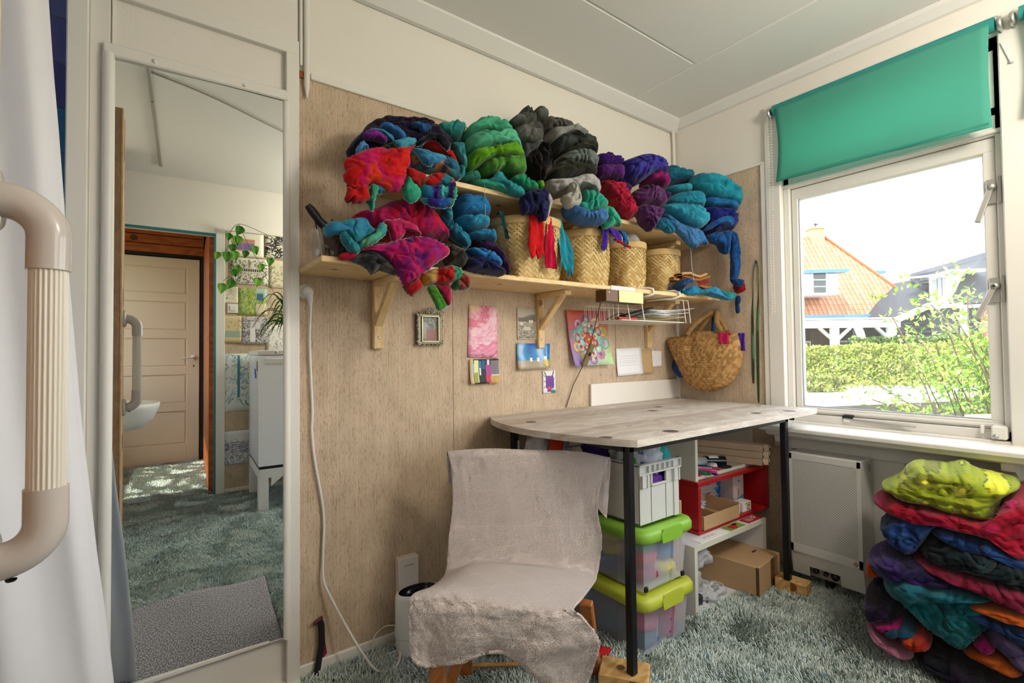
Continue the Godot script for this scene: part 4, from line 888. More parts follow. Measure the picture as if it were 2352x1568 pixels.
	st = S(); tube(st, [V3(0.434, 1.44, -1.53), V3(0.44, 1.405, -1.535), V3(0.441, 1.39, -1.535)], 0.012, 10, [0.016, 0.012, 0.007]); part("body", st, M.dark, t)
	st = S(); tube(st, [V3(0.441, 1.415, -1.534), V3(0.4425, 1.38, -1.536)], 0.0085, 10); part("nozzle", st, tint("cloth_solid", "a8905c"), t)
	st = S(); bar(st, V3(0.428, 1.425, -1.50), V3(0.458, 1.337, -1.505), 0.008, 0.004); part("white_stick", st, M.plastic, t)
	# clamp lamp under the lower shelf edge
	t = thing("shelf_lamp", "brass and brown box lamp hooked on the lower shelf edge", "lamp", V3(1.64, 1.262, -1.42))
	part("housing", bx(1.522, 1.754, 1.262, 1.312, -1.455, -1.395, 0.002), sm(Color("5a3c22"), 0.35, 0.3), t)
	part("front_plate", bx(1.598, 1.756, 1.262, 1.312, -1.396, -1.391, 0.001), sm(Color("c8b878"), 0.35, 0.35), t)
	part("bracket_tape", bx(1.588, 1.748, 1.314, 1.337, -1.432, -1.427, 0.001), sm(Color("d8d4d4"), 0.4), t)
	st = S(); lathe(st, [Vector2(0, 0.001), Vector2(0.003, 0.001), Vector2(0.004, 0)], V3(1.54, 1.3, -1.394), 10, Basis(V3(1, 0, 0), V3(0, 0, 1), V3(0, -1, 0))); part("screw", st, M.steel, t)
	t = thing("lamp_cord", "thin brown lamp cord with inline switch crossing the mandala", "cord", V3(1.6, 0.8, -1.65))
	st = S(); tube(st, [V3(1.525, 1.285, -1.42), V3(1.66, 1.1, -1.62), V3(1.672, 1.085, -1.635)], 0.0022, 6); tube(st, [V3(1.655, 0.99, -1.67), V3(1.62, 0.9, -1.70), V3(1.575, 0.795, -1.705)], 0.0022, 6); part("cord", st, tint("cloth_solid", "5c4c38"), t)
	st = S(); bar(st, V3(1.68, 1.09, -1.63), V3(1.657, 0.99, -1.665), 0.03, 0.016, V3(0, 0, 1), 0.006); part("switch_body", st, sm(Color("7a6844"), 0.4), t)
	st = S(); lathe(st, [Vector2(0, 0.004), Vector2(0.0085, 0.003), Vector2(0.009, -0.004)], V3(1.669, 1.043, -1.638), 16, Basis(V3(1, 0, 0), V3(0, 0, 1), V3(0, -1, 0))); part("switch_button", st, M.dark, t)
	# wire basket hung from the shelf
	t = thing("wire_basket", "white wire basket hooked under the lower shelf holding papers", "basket", V3(1.9, 1.2, -1.5))
	var x0 = 1.66; var x1 = 2.12; var yb = 1.192; var yt = 1.27; var z0 = -1.66; var z1 = -1.435
	st = S()
	for z in [z0, z1]: tube(st, [V3(x0, yb, z), V3(x1, yb, z)], 0.0022, 6)
	tube(st, [V3(x0 - 0.005, yt, z0), V3(x0 - 0.005, yt, z1)], 0.0022, 6); tube(st, [V3(x0, yb, z0), V3(x0, yb, z1)], 0.0022, 6); tube(st, [V3(x1, yb, z0), V3(x1, yb, z1)], 0.0022, 6); tube(st, [V3(x0 - 0.005, yt, z0), V3(x1 + 0.04, yt, z0)], 0.0022, 6)
	part("rim", st, M.trim, t)
	for k in 17:
		var x = lerp(x0, x1, k / 16.0); st = S(); tube(st, [V3(x, yt, z0), V3(x, yb, z0 + 0.004), V3(x, yb, z1)], 0.0014, 5); part("wire", st, M.trim, t)
	for k in 8:
		var z = lerp(z0, z1, (k + 0.5) / 8.0); st = S(); tube(st, [V3(x0 - 0.005, yt, z), V3(x0, yb, z)], 0.0014, 5); part("wire", st, M.trim, t)
	for x in [x0 + 0.12, x0 + 0.02, x1 - 0.02, x1 + 0.02]:
		st = S(); tube(st, [V3(x - 0.02, 1.312, z1 - 0.1), V3(x, 1.30, z1 + 0.01), V3(x + 0.05, yb, z1 - 0.01)], 0.0024, 6); part("hanger_wire", st, M.trim, t)
	for x in [1.855, 2.055]:
		var ring = []
		for q in 14: ring.append(V3(x, 1.328 + 0.02 * sin(PI * q / 13 + 0.2), -1.428 - 0.005 + 0.02 * cos(PI * q / 13 - 0.6)))
		st = S(); tube(st, [V3(x - 0.02, 1.341, -1.6), V3(x, 1.345, -1.44), V3(x + 0.012, 1.338, -1.422), V3(x + 0.012, 1.318, -1.42), V3(x, 1.31, -1.432), V3(x, 1.312, -1.6)], 0.006, 10); part("hook", st, M.trim, t)
	rg.seed = 77
	for k in 9:
		var G = []; var o = V3(2.02 + rg.randf_range(-0.03, 0.05), 1.205 + k * 0.0055, -1.53 + rg.randf_range(-0.02, 0.03)); var an = rg.randf_range(-0.5, 0.35)
		for i in 5:
			var row = []
			for j in 7:
				var u = i / 4.0 - 0.5; var v = j / 6.0 - 0.5; row.append(o + V3(cos(an) * v * 0.26 - sin(an) * u * 0.17, 0.02 * v * v * rg.randf_range(0.8, 1.2) + 0.014 * v, sin(an) * v * 0.26 + cos(an) * u * 0.17))
			G.append(row)
		one("paper_sheet", ["topmost loose white paper in the wire basket", "cream envelope lying lowest in the wire basket"][1 if k == 0 else 0] if k in [0, 8] else "loose white paper sheet in the wire basket pile", "paper", sheet(G, 0.0012), tint("cloth_solid", "d8cfa0") if k < 3 else M.paper, "papers in the wire basket")
	t = thing("phone_handset", "black device with cables lying in the wire basket", "device", V3(1.88, 1.22, -1.53))
	st = S(); bar(st, V3(1.76, 1.212, -1.52), V3(1.95, 1.256, -1.5), 0.045, 0.02, Vector3.UP, 0.006); part("body", st, M.dark, t)
	st = S(); lathe(st, [Vector2(0, 0.01), Vector2(0.013, 0.008), Vector2(0.016, 0)], V3(1.9, 1.222, -1.445), 16); part("dial", st, M.zinc, t)
	for k in 4:
		st = S(); var pts = []
		for q in 9: pts.append(V3(1.7 + k * 0.05 + q * 0.022, 1.2 + 0.03 * abs(sin(q * 0.7 + k)), -1.56 + 0.05 * sin(q * 0.5 + k * 2)))
		tube(st, smooth(pts, 30), 0.002, 5); part("cable", st, M.dark, t)
	st = S(); tube(st, [V3(1.655, 1.2, -1.45), V3(1.78, 1.2, -1.45)], 0.007, 10); one("marker", "red and black marker pen at the front of the wire basket", "pen", st, sm(Color("a02818"), 0.4))
func felt(label, cx, y, w, zf, turn, col):
	var G = []; var sd = label.hash() % 50; var prof = []
	for k in 9: prof.append(Vector2(lerp(-0.22, -0.006, k / 8.0), 0.0))
	for k in 5: prof.append(Vector2(-0.006 + 0.005 * sin(PI * (k + 0.5) / 5.0), 0.005 - 0.005 * cos(PI * (k + 0.5) / 5.0)))
	for k in 9: prof.append(Vector2(lerp(-0.006, -0.2, k / 8.0), 0.0102))
	for q in prof:
		var row = []
		for j in 17:
			var v = j / 16.0 - 0.5; var lift = 0.007 * sin(v * 7.0 + sd) + 0.016 * pow(max(0.0, v + 0.1), 2) + 0.003 * nz.get_noise_2d(v * 14, q.x * 20 + sd)
			var p = V3(v * w, q.y + lift + 0.004, q.x); row.append(V3(cx, y, zf) + p.rotated(Vector3.UP, -turn))
		G.append(row)
	one("felt_sheet", label, "felt", sheet(G, 0.0022), tint("cloth_solid", col), "felt sheets stacked on the lower shelf")
func rag(nm, label, path, w, col, ragged = 0.0):
	var G = []; var n = 22; var sd = label.hash() % 100
	for i in n + 1:
		var u = float(i) / n; var c = spl(path, u); var row = []
		for j in 9:
			var v = j / 8.0 - 0.5; var ww = w * (1.0 - 0.12 * sin(u * 5 + sd)) 
			var dy = ragged * 0.05 * u * u * nz.get_noise_2d(j * 1.7 + sd, 3.0)
			row.append(c + V3(v * ww, dy, 0.006 * sin(v * 9 + u * 3 + sd) + 0.004 * nz.get_noise_2d(i * 0.3, j + sd)))
		G.append(row)
	var cs = []
	for i in n + 1:
		var r2 = []
		for j in 9: r2.append(hexl(col) * (0.9 + 0.35 * nz.get_noise_2d(i * 0.2 + sd, j * 0.3)))
		cs.append(r2)
	one(nm, label, "fabric", sheet(G, 0.0018, cs), M.cloth, "rag strips on the baskets")
func blob(nm, label, cat, c, r, mat, fr, am, grp = "", seg = 40):
	var st = S(); st.set_smooth_group(1); var P = []; var n2 = seg / 2
	for i in n2 + 1:
		var row = []
		for j in seg:
			var th = PI * i / n2; var ph = TAU * j / seg; var d = V3(sin(th) * cos(ph), cos(th), sin(th) * sin(ph))
			var dd = V3(sign(d.x) * pow(abs(d.x), 0.8), sign(d.y) * pow(abs(d.y), 0.8), sign(d.z) * pow(abs(d.z), 0.8))
			var q = c + dd * r; var nn = nz.get_noise_3d(q.x * fr, q.y * fr, q.z * fr) + 0.5 * (ridge(nz.get_noise_3d(q.x * fr * 1.5 + 9, q.y * fr * 1.5, q.z * fr * 1.5) * 3.0) - 0.5)
			row.append(q + d * nn * am)
		P.append(row)
	for i in n2:
		for j in seg:
			var k = (j + 1) % seg
			quad(st, P[i][j], P[i + 1][j], P[i + 1][k], P[i][k], (P[i][j] + P[i + 1][k]) * 0.5 - c)
	return one(nm, label, cat, st, mat, grp)
func basket(cx, cz, r, h, label, turn):
	var t = thing("bamboo_basket", label, "basket", V3(cx, 1.336, cz), "woven bamboo baskets on the lower shelf")
	# square foot (half side 0.66 r), round rim: radius along angle blends with height
	var surf = func(u, v):
		var an = u * TAU + turn; var sq = 0.8 * r * pow(pow(abs(cos(an)), 6.0) + pow(abs(sin(an)), 6.0), -1.0 / 6.0)
		var rr = lerp(sq * 0.93, r, smoothstep(0.0, 1.0, v) * 0.8 + 0.2 * v) + 0.008 * sin(PI * v) * r / 0.12
		return V3(cos(an) * rr, 0.004 + v * (h - 0.006), sin(an) * rr)
	var N = int(r * 330); N += N % 2; var turns = h / (TAU * r) * 1.0
	for dr in [1, -1]:
		var st = S(); st.set_smooth_group(1); var bk = RandomNumberGenerator.new(); bk.seed = int(cx * 100) + dr
		for i in N:
			var n = 46; var prev = null; var col = Color("d9c08a").lerp(Color("b8965a"), bk.randf()).srgb_to_linear()
			for k in n + 1:
				var v = float(k) / n; var ph = 2.0 * turns * N * v
				var u = (i + dr * turns * N * v) / N
				var g = (2.0 * i + ph) if dr > 0 else (2.0 * i - ph)
				var lift = dr * cos(PI * g * 0.5 - PI * 0.25) * 0.0016 + dr * 0.0002
				var p = surf.call(u, v); var out = V3(p.x, 0, p.z).normalized()
				var wd = 0.5 / N * lerp(0.98, 0.72, smoothstep(0.25, 0.75, v)); var a = surf.call(u - wd, v) + out * lift; var b = surf.call(u + wd, v) + out * lift
				if prev != null:
					st.set_color(col)
					quad(st, prev[0], a, b, prev[1], out)
				prev = [a, b]
		part("weave", st, M.gloss_v, t, true).set_meta("kind", "stuff")
	var rim = []
	for k in 48: rim.append(surf.call(k / 48.0, 0.955) + V3(cos(k / 48.0 * TAU + turn), 0, sin(k / 48.0 * TAU + turn)) * 0.002)
	var G = []
	for s in [-0.016, -0.008, 0.0, 0.008, 0.015]:
		var row = []
		for k in 49: row.append(rim[k % 48] + V3(0, s, 0) + V3(rim[k % 48].x, 0, rim[k % 48].z).normalized() * (0.0035 - abs(s) * 0.1))
		G.append(row)
	part("rim_hoop", sheet(G, 0.003), tint("cloth_solid", "cfae76"), t, true)
	var st2 = S(); abx(st2, -0.7 * r, 0.7 * r, 0.001, 0.004, -0.7 * r, 0.7 * r, 0); part("base", st2, tint("cloth_solid", "a88a54"), t, true)

# ---------------------------------------------------------------- work table
func table_things():
	var t = thing("work_table", "bleached plank work table with black steel legs and a bowed left edge", "table", V3(1.75, 0.0, -1.33))
	var z0 = -1.702; var z1 = -0.953; var n = 11; var y0 = 0.768; var y1 = 0.79
	var left = func(z): 
		var s = (z - z0) / (z1 - z0); return 1.152 - 0.11 * pow(sin(PI * pow(s, 0.9)), 0.8) + 0.012 * s
	for k in n:
		var za = lerp(z0, z1, float(k) / n); var zb = lerp(z0, z1, float(k + 1) / n) - (0.0007 if k < n - 1 else 0.0)
		var poly = []
		for q in 5: poly.append(Vector2(left.call(lerp(za, zb, q / 4.0)), lerp(za, zb, q / 4.0)))
		poly.append(Vector2(2.388, zb)); poly.append(Vector2(2.388, za))
		var st = S(); prism(st, poly, V3(0, y0, 0), V3(1, 0, 0), V3(0, 0, 1), -(y1 - y0) + (0.0004 if k % 3 == 1 else 0.0))
		part("plank", st, [M.table, M.table2, M.table3][(k * 2 + k / 3) % 3], t)
	var L = [[1.193, -1.013], [2.205, -1.013], [1.208, -1.62], [2.3, -1.62]]
	for q in L:
		var st = S(); box(st, V3(q[0], 0.419, q[1]), V3(0.026, 0.698, 0.026), 0.003)
		var lg = part("leg", st, M.black, t)
	part("sticker", bx(1.214, 1.2225, 0.655, 0.695, -1.615, -1.605, 0), M.paper, t)
	var st = S(); abx(st, 1.18, 2.218, 0.742, 0.768, -1.026, -1.0); abx(st, 1.195, 2.313, 0.742, 0.768, -1.633, -1.607); abx(st, 1.18, 1.206, 0.742, 0.768, -1.62, -1.013); abx(st, 2.2, 2.226, 0.742, 0.768, -1.62, -1.013)
	part("steel_frame", st, M.black, t)
	var bl = [["small timber block lifting the near left table leg", V3(1.195, 0.035, -1.045), V3(0.1, 0.07, 0.15), 0.62], ["timber block lifting the table leg by the heater", V3(2.232, 0.035, -1.005), V3(0.07, 0.07, 0.125), 0.12], ["timber block under the rear left table leg", V3(1.208, 0.035, -1.62), V3(0.09, 0.07, 0.12), 0.0], ["timber block under the rear right table leg", V3(2.3, 0.035, -1.62), V3(0.09, 0.07, 0.12), 0.0]]
	for b in bl:
		st = S(); box(st, b[1], b[2], 0.004, Basis(Vector3.UP, b[3])); one("wood_block", b[0], "block", st, M.block, "blocks under the table legs")
	# white board leaning at the back of the table
	st = S(); prism(st, [Vector2(1.733, 0.7905), Vector2(2.44, 0.7905), Vector2(2.44, 0.894), Vector2(1.734, 0.897)], V3(0, 0, ZB + 0.004), V3(1, 0, 0), V3(0, 1, 0), 0.012)
	one("white_board", "long white board strip leaning on the wall behind the table", "board", st, sm(Color(0.9, 0.88, 0.84), 0.5))
# ---------------------------------------------------------------- under the table
func lidbox(y0, lidc, label, seed, cols, grp):
	var t = thing("storage_bin", label, "bin", V3(1.477, y0, -1.29), grp)
	var x0 = 1.352; var x1 = 1.6; var z0 = -1.5; var z1 = -1.09; var h = 0.2
	# clear body with three proud ribs per side
	var ring = func(y, g):
		var P = []; var k = lerp(0.012, 0.0, g)
		var wob = [[0, 0], [0.3, 0], [0.32, -0.008], [0.68, -0.008], [0.7, 0], [1, 0]]
		for q in wob: P.append(V3(lerp(x0 + k, x1 - k, q[0]), y, z1 - k + q[1]))
		for q in wob: P.append(V3(x1 - k + q[1], y, lerp(z1 - k, z0 + k, q[0])))
		for q in wob: P.append(V3(lerp(x1 - k, x0 + k, q[0]), y, z0 + k - q[1]))
		for q in wob: P.append(V3(x0 + k - q[1], y, lerp(z0 + k, z1 - k, q[0])))
		return P
	var st = S(); st.set_smooth_group(-1); var A = ring.call(y0 + 0.004, 0.0); var Bq = ring.call(y0 + h, 1.0); var c = V3(1.476, y0 + 0.1, -1.295)
	for i in A.size():
		var j = (i + 1) % A.size(); quad(st, A[i], A[j], Bq[j], Bq[i], (A[i] + Bq[j]) * 0.5 - c)
	for i in range(1, A.size() - 1): tri(st, A[0], A[i], A[i + 1], V3(0, -1, 0))
	part("body", st, M.bin, t)
	# lid: thick rounded rim around a sunken top
	st = S(); st.set_smooth_group(1)
	var prof = [Vector2(-0.012, 0.175), Vector2(0.016, 0.172), Vector2(0.026, 0.182), Vector2(0.026, 0.204), Vector2(0.018, 0.216), Vector2(0.0, 0.22), Vector2(-0.02, 0.218), Vector2(-0.03, 0.206)]
	var base = []
	for q in [[x1 - 0.02, z1 - 0.02, 0.0], [x0 + 0.02, z1 - 0.02, 1.0], [x0 + 0.02, z0 + 0.02, 2.0], [x1 - 0.02, z0 + 0.02, 3.0]]:
		for k in 7:
			var a = (q[2] + k / 6.0) * PI * 0.5; base.append([V3(q[0], 0, q[1]), V3(cos(a), 0, sin(a))])
	for i in base.size():
		var j = (i + 1) % base.size()
		for k in prof.size() - 1:
			var f = func(b, p): return b[0] + b[1] * (0.02 + p.x) + V3(0, y0 + p.y, 0)
			var dp = prof[k + 1] - prof[k]
			quad(st, f.call(base[i], prof[k]), f.call(base[j], prof[k]), f.call(base[j], prof[k + 1]), f.call(base[i], prof[k + 1]), (base[i][1] + base[j][1]) * dp.y + V3(0, -dp.x, 0) * 2.0)
	var lid = part("lid", st, sm(Color(lidc), 0.42), t)
	part("lid_panel", bx(x0 + 0.0, x1 - 0.0, y0 + 0.2, y0 + 0.208, z0, z1, 0.001), sm(Color(lidc), 0.5), lid, true)
	st = S(); prism(st, [Vector2(-0.055, 0.0), Vector2(0.055, 0.0), Vector2(0.062, 0.03), Vector2(0.05, 0.046), Vector2(-0.05, 0.046), Vector2(-0.062, 0.03)], V3(1.476, y0 + 0.168, z1 + 0.018), V3(1, 0, 0), V3(0, 1, 0), 0.011); part("clip", st, sm(Color(lidc), 0.4), lid, true)
	for q in [[x0 + 0.02, z1 - 0.002], [x1 - 0.02, z1 - 0.002]]: part("foot_plug", bx(q[0] - 0.008, q[0] + 0.008, y0 + 0.004, y0 + 0.022, q[1] - 0.01, q[1] - 0.001, 0.002), M.dark, t)
	# contents
	var rg = RandomNumberGenerator.new(); rg.seed = seed
	var k2 = 0
	for iy in 3:
		for ix in 2:
			for iz in 3:
				var cl = cols[(k2 * 5 + iy) % cols.size()]; k2 += 1
				blob("fabric_ball", "balled fabric in the %s" % label.split(" with ")[0].replace("lower clear", "lower clear storage").replace("upper clear", "upper clear storage"), "fabric", V3(1.426 + ix * 0.1, y0 + 0.042 + iy * 0.054, -1.425 + iz * 0.13), V3(0.05, 0.03, 0.06), tint("cloth_solid", cl), 26.0, 0.007, "balled fabrics in " + label.split(" with ")[0], 22)
	return t
func under_table():
	lidbox(0.0, "b9c23a", "lower clear bin with yellow green lid", 3, ["a01848", "1f5a78", "c02458", "245e80", "8a1c58", "3a7a9a", "b03060"], "clear bins under the table")
	lidbox(0.225, "86b83c", "upper clear bin with bright green lid", 4, ["2a6a9a", "c8b84a", "2f8a7c", "8a2a4a", "d0c468", "3a5ab0", "b02a34"], "clear bins under the table")
	# grey crate
	var t = thing("crate", "light grey stacking crate on top of the two clear bins", "crate", V3(1.47, 0.452, -1.3))
	var y0 = 0.452; var y1 = 0.66; var cm = sm(Color(0.80, 0.80, 0.78), 0.4); var st = S()
	var x0 = 1.352; var x1 = 1.59; var z0 = -1.52; var z1 = -1.1
	abx(st, x0 + 0.01, x1 - 0.01, y0, y0 + 0.006, z0 + 0.01, z1 - 0.01, 0.002)
	abx(st, x0 + 0.01, x0 + 0.014, y0, y1 - 0.03, z0 + 0.01, z1 - 0.01, 0.001); abx(st, x1 - 0.014, x1 - 0.01, y0, y1 - 0.03, z0 + 0.01, z1 - 0.01, 0.001)
	abx(st, x0 + 0.01, x1 - 0.01, y0, y1 - 0.03, z0 + 0.01, z0 + 0.014, 0.001)
	abx(st, x0 + 0.01, x0 + 0.075, y0, y1 - 0.03, z1 - 0.014, z1 - 0.01, 0.001); abx(st, x1 - 0.085, x1 - 0.01, y0, y1 - 0.03, z1 - 0.014, z1 - 0.01, 0.001); abx(st, x0 + 0.07, x1 - 0.08, y0, y1 - 0.075, z1 - 0.014, z1 - 0.01, 0.001)
	part("body", st, cm, t)
	st = S(); abx(st, x0, x1, y1 - 0.006, y1, z1 - 0.02, z1, 0.002); abx(st, x0, x1, y1 - 0.036, y1 - 0.03, z1 - 0.014, z1, 0.002); abx(st, x0, x0 + 0.02, y1 - 0.006, y1, z0, z1, 0.002); abx(st, x1 - 0.02, x1, y1 - 0.006, y1, z0, z1, 0.002); abx(st, x0, x1, y1 - 0.006, y1, z0, z0 + 0.02, 0.002)
	abx(st, x0, x0 + 0.004, y1 - 0.034, y1, z0, z1, 0.001); abx(st, x1 - 0.004, x1, y1 - 0.034, y1, z0, z1, 0.001); abx(st, x0, x1, y1 - 0.034, y1 - 0.004, z1 - 0.014, z1 - 0.01, 0.001)
	part("rim", st, cm, t)
	for k in 6: part("rim_rib", bx(x0 + 0.05 + k * 0.028, x0 + 0.053 + k * 0.028, y1 - 0.034, y1 - 0.003, z1 - 0.012, z1, 0.0005), cm, t)
	for x in [x0 + 0.012, x1 - 0.046]:
		st = S(); abx(st, x, x + 0.034, y1 - 0.082, y1 - 0.036, z1 - 0.012, z1 - 0.002, 0.002); abx(st, x, x + 0.006, y1 - 0.082, y1 - 0.036, z1 - 0.004, z1 + 0.003, 0.001); abx(st, x + 0.028, x + 0.034, y1 - 0.082, y1 - 0.036, z1 - 0.004, z1 + 0.003, 0.001); part("corner_rib", st, cm, t)
	part("corner_post", bx(x1 - 0.04, x1 - 0.012, y0, y1 - 0.08, z1 - 0.012, z1 - 0.004, 0.001), cm, t)
	st = S(); abx(st, x0 + 0.068, x1 - 0.078, y1 - 0.082, y1 - 0.074, z1 - 0.014, z1 - 0.004, 0.002); abx(st, x0 + 0.068, x0 + 0.076, y1 - 0.08, y1 - 0.036, z1 - 0.014, z1 - 0.004, 0.002); abx(st, x1 - 0.086, x1 - 0.078, y1 - 0.08, y1 - 0.036, z1 - 0.014, z1 - 0.004, 0.002); part("handle_frame", st, cm, t)
	# bagged fabric in the crate
	var g = "bagged fabrics in the grey crate"
	blob("fabric_bundle", "teal and green fabric bundle at the right of the grey crate", "fabric", V3(1.53, 0.66, -1.2), V3(0.05, 0.062, 0.075), tint("cloth_solid", "2a8a8c"), 24, 0.016, g)
	blob("fabric_bundle", "slate blue fabric bundle in the middle of the grey crate", "fabric", V3(1.455, 0.655, -1.22), V3(0.06, 0.07, 0.085), tint("cloth_solid", "3a5a7c"), 26, 0.016, g)
	blob("fabric_bundle", "violet fabric bundle at the left of the grey crate", "fabric", V3(1.43, 0.64, -1.36), V3(0.045, 0.075, 0.09), tint("cloth_solid", "3a2070"), 24, 0.018, g)
	blob("fabric_bundle", "leaf green fabric bundle beside the black table leg", "fabric", V3(1.408, 0.64, -1.2), V3(0.026, 0.05, 0.05), tint("cloth_solid", "4a8a3a"), 28, 0.014, g)
	blob("fabric_bundle", "purple fabric low in the crate behind its hand hole", "fabric", V3(1.47, 0.585, -1.165), V3(0.085, 0.03, 0.045), tint("cloth_solid", "5a2c8a"), 28, 0.01, g)
	blob("plastic_wrap", "crinkled clear plastic wrap over the crate's fabric", "bag", V3(1.475, 0.668, -1.215), V3(0.09, 0.075, 0.09), M.bag, 34, 0.02, "", 56)
	# white carrier bag with red print behind
	t = thing("carrier_bag", "white carrier bag with orange red print behind the towel chair", "bag", V3(1.33, 0.6, -1.52))
	var bb = blob("carrier", "x", "bag", V3(1.33, 0.65, -1.55), V3(0.105, 0.095, 0.06), sm(Color(0.82, 0.79, 0.8), 0.45), 16, 0.02)
	remove_child(bb); bb.name = "bag_body"; t.add_child(bb); bb.position = -t.position
	for m in ["label", "category"]: bb.remove_meta(m)
	var G = []
	for i in 9:
		var row = []
		for j in 9:
			var u = i / 8.0; var v = j / 8.0; row.append(V3(1.262 + v * 0.075 + 0.03 * (1 - u), 0.745 - u * 0.115, -1.485 + 0.012 * sin(u * 3) - 0.02 * abs(v - 0.5) + 0.008 * u))
		G.append(row)
	part("red_print", sheet(G, 0.001), tint("cloth_solid", "cc3310"), t)
	var tm = TextMesh.new(); tm.text = "EL"; tm.font_size = 64; tm.pixel_size = 0.0006; tm.depth = 0.001; var fn = SystemFont.new(); fn.font_names = ["Droid Sans"]; fn.font_weight = 700; tm.font = fn
	var tx = MeshInstance3D.new(); tx.mesh = tm; tx.name = "lettering"; tx.set_surface_override_material(0, M.paper); t.add_child(tx); tx.position = V3(1.325, 0.718, -1.472) - t.position; tx.rotation = V3(0, -0.5, 0.12)
	# flattened cardboard between bins and boxes
	for k in 3: one("flat_cardboard", ["flattened brown cardboard leaning nearest the clear bins", "middle sheet of the flattened cardboards under the table", "flattened cardboard sheet touching the white box unit"][k], "cardboard", bx(1.628 + k * 0.026, 1.642 + k * 0.026, 0.0, 0.445 + 0.01 * k, -1.62, -1.165 - 0.004 * k, 0.003), M.card, "flattened cardboards under the table")
	# box units
	t = thing("box_unit", "white open box unit standing on the carpet under the table", "shelf unit", V3(2.0, 0, -1.3)); var wm = sm(Color(0.87, 0.87, 0.88), 0.4); var we = sm(Color(0.84, 0.83, 0.77), 0.5)
	part("top_board", bx(1.722, 2.285, 0.262, 0.283, -1.62, -1.142, 0.002), wm, t); part("bottom_board", bx(1.722, 2.285, 0.0, 0.02, -1.62, -1.142, 0.002), wm, t); part("left_side", bx(1.722, 1.742, 0.02, 0.262, -1.62, -1.142, 0.002), wm, t); part("right_side", bx(2.265, 2.285, 0.02, 0.262, -1.62, -1.142, 0.002), wm, t)
	part("edging", bx(1.722, 2.285, 0.262, 0.283, -1.142, -1.140, 0), we, t); part("edging", bx(1.722, 2.285, 0.0, 0.02, -1.142, -1.14, 0), we, t); part("edging", bx(1.722, 1.742, 0.02, 0.262, -1.142, -1.14, 0), we, t); part("edging", bx(2.265, 2.285, 0.02, 0.262, -1.142, -1.14, 0), we, t)
	t = thing("box_unit", "red painted open box unit stacked on the white one", "shelf unit", V3(2.14, 0.283, -1.35)); var rm = sm(Color("a31219"), 0.35)
	var a = 1.845; var b = 2.435; var zf = -1.196; var zb = -1.5
	part("top_board", bx(a, b, 0.482, 0.5, zb, zf, 0.003), rm, t); part("bottom_board", bx(a, b, 0.284, 0.3, zb, zf, 0.003), rm, t); part("left_side", bx(a, a + 0.018, 0.3, 0.482, zb, zf, 0.003), rm, t); part("right_side", bx(b - 0.018, b, 0.3, 0.482, zb, zf, 0.003), rm, t); part("back_board", bx(a, b, 0.284, 0.5, zb - 0.006, zb, 0), rm, t)
	t = thing("box_unit", "cream open box unit on the red one holding pens", "shelf unit", V3(2.14, 0.5, -1.35)); var um = sm(Color(0.87, 0.84, 0.78), 0.5); zf = -1.212
	part("left_side", bx(1.852, 1.87, 0.5, 0.735, zb, zf, 0.002), um, t); part("right_side", bx(2.42, 2.438, 0.5, 0.735, zb, -1.27, 0.002), um, t); part("back_board", bx(1.852, 2.438, 0.5, 0.735, zb - 0.006, zb, 0), um, t); part("bottom_board", bx(1.87, 2.42, 0.5, 0.516, zb, -1.225, 0.002), um, t)
	# long slim cartons
	var q = 0
	for iy in 3:
		for ix in 2:
			var lab = ["bottom", "middle", "top"][iy] + (" long slim carton in the " + ["left", "right"][ix] + " column on the cream unit")
			var st2 = S(); var o = V3(2.262 + ix * 0.034 + 0.004 * (iy - 1), 0.532 + iy * 0.0315, -1.3 + ix * 0.012); var BB = Basis(Vector3.UP, 0.3)
			box(st2, o, V3(0.032, 0.03, 0.3), 0.001, BB); t = thing("slim_carton", lab, "carton", o - V3(0, 0.015, 0), "slim cartons on the cream unit"); part("carton", st2, tint("cloth_solid", "c8ac8e"), t)
			var st3 = S(); box(st3, o + BB * V3(0, 0, 0.1505), V3(0.028, 0.026, 0.0015), 0, BB); part("end_label", st3, tint("cloth_solid", "3c3834"), t)
			st3 = S(); box(st3, o + BB * V3(0.002, 0.004, 0.1512), V3(0.016, 0.012, 0.0015), 0, BB); part("end_print", st3, M.paper, t)
	# pens, bottle, scissors
	var rg = RandomNumberGenerator.new(); rg.seed = 8
	var pc = ["c02a58", "d83a70", "5a2a9a", "2a3a9a", "2a8a6a", "b02030", "e0d8d4", "3a2a7a", "d04a80"]; var pl = ["pink", "bright pink", "violet", "blue", "green", "red", "white", "indigo", "rose"]
	for k in 9:
		var o = V3(1.90 + 0.035 * (k % 4), 0.5225 + 0.011 * (k / 4), -1.275 + 0.022 * (k % 3)); var an = rg.randf_range(-0.5, 0.6); var d = V3(sin(an), 0, cos(an)) * 0.055
		t = thing("marker", pl[k] + " felt marker in the loose pile on the cream unit", "marker", o, "loose markers on the cream unit")
		st = S(); tube(st, [o - d, o + d * 0.35], 0.0055, 9); part("barrel", st, tint("cloth_solid", pc[k]), t)
		st = S(); tube(st, [o + d * 0.35, o + d], 0.0062, 9); part("cap", st, tint("cloth_solid", pc[(k + 3) % 9] if k % 2 else pc[k]), t)
	t = thing("bottle", "clear spray bottle with dark liquid lying on the cream unit", "bottle", V3(2.08, 0.545, -1.3))
	st = S(); tube(st, [V3(1.95, 0.548, -1.36), V3(2.06, 0.543, -1.30)], 0.022, 16); part("clear_body", st, M.bag, t)
	st = S(); tube(st, [V3(2.07, 0.542, -1.31), V3(2.155, 0.54, -1.262)], 0.024, 16); part("dark_body", st, sm(Color("23242e"), 0.15), t)
	st = S(); tube(st, [V3(2.085, 0.5425, -1.303), V3(2.125, 0.5412, -1.28)], 0.0245, 16); part("bottle_label", st, M.paper, t)
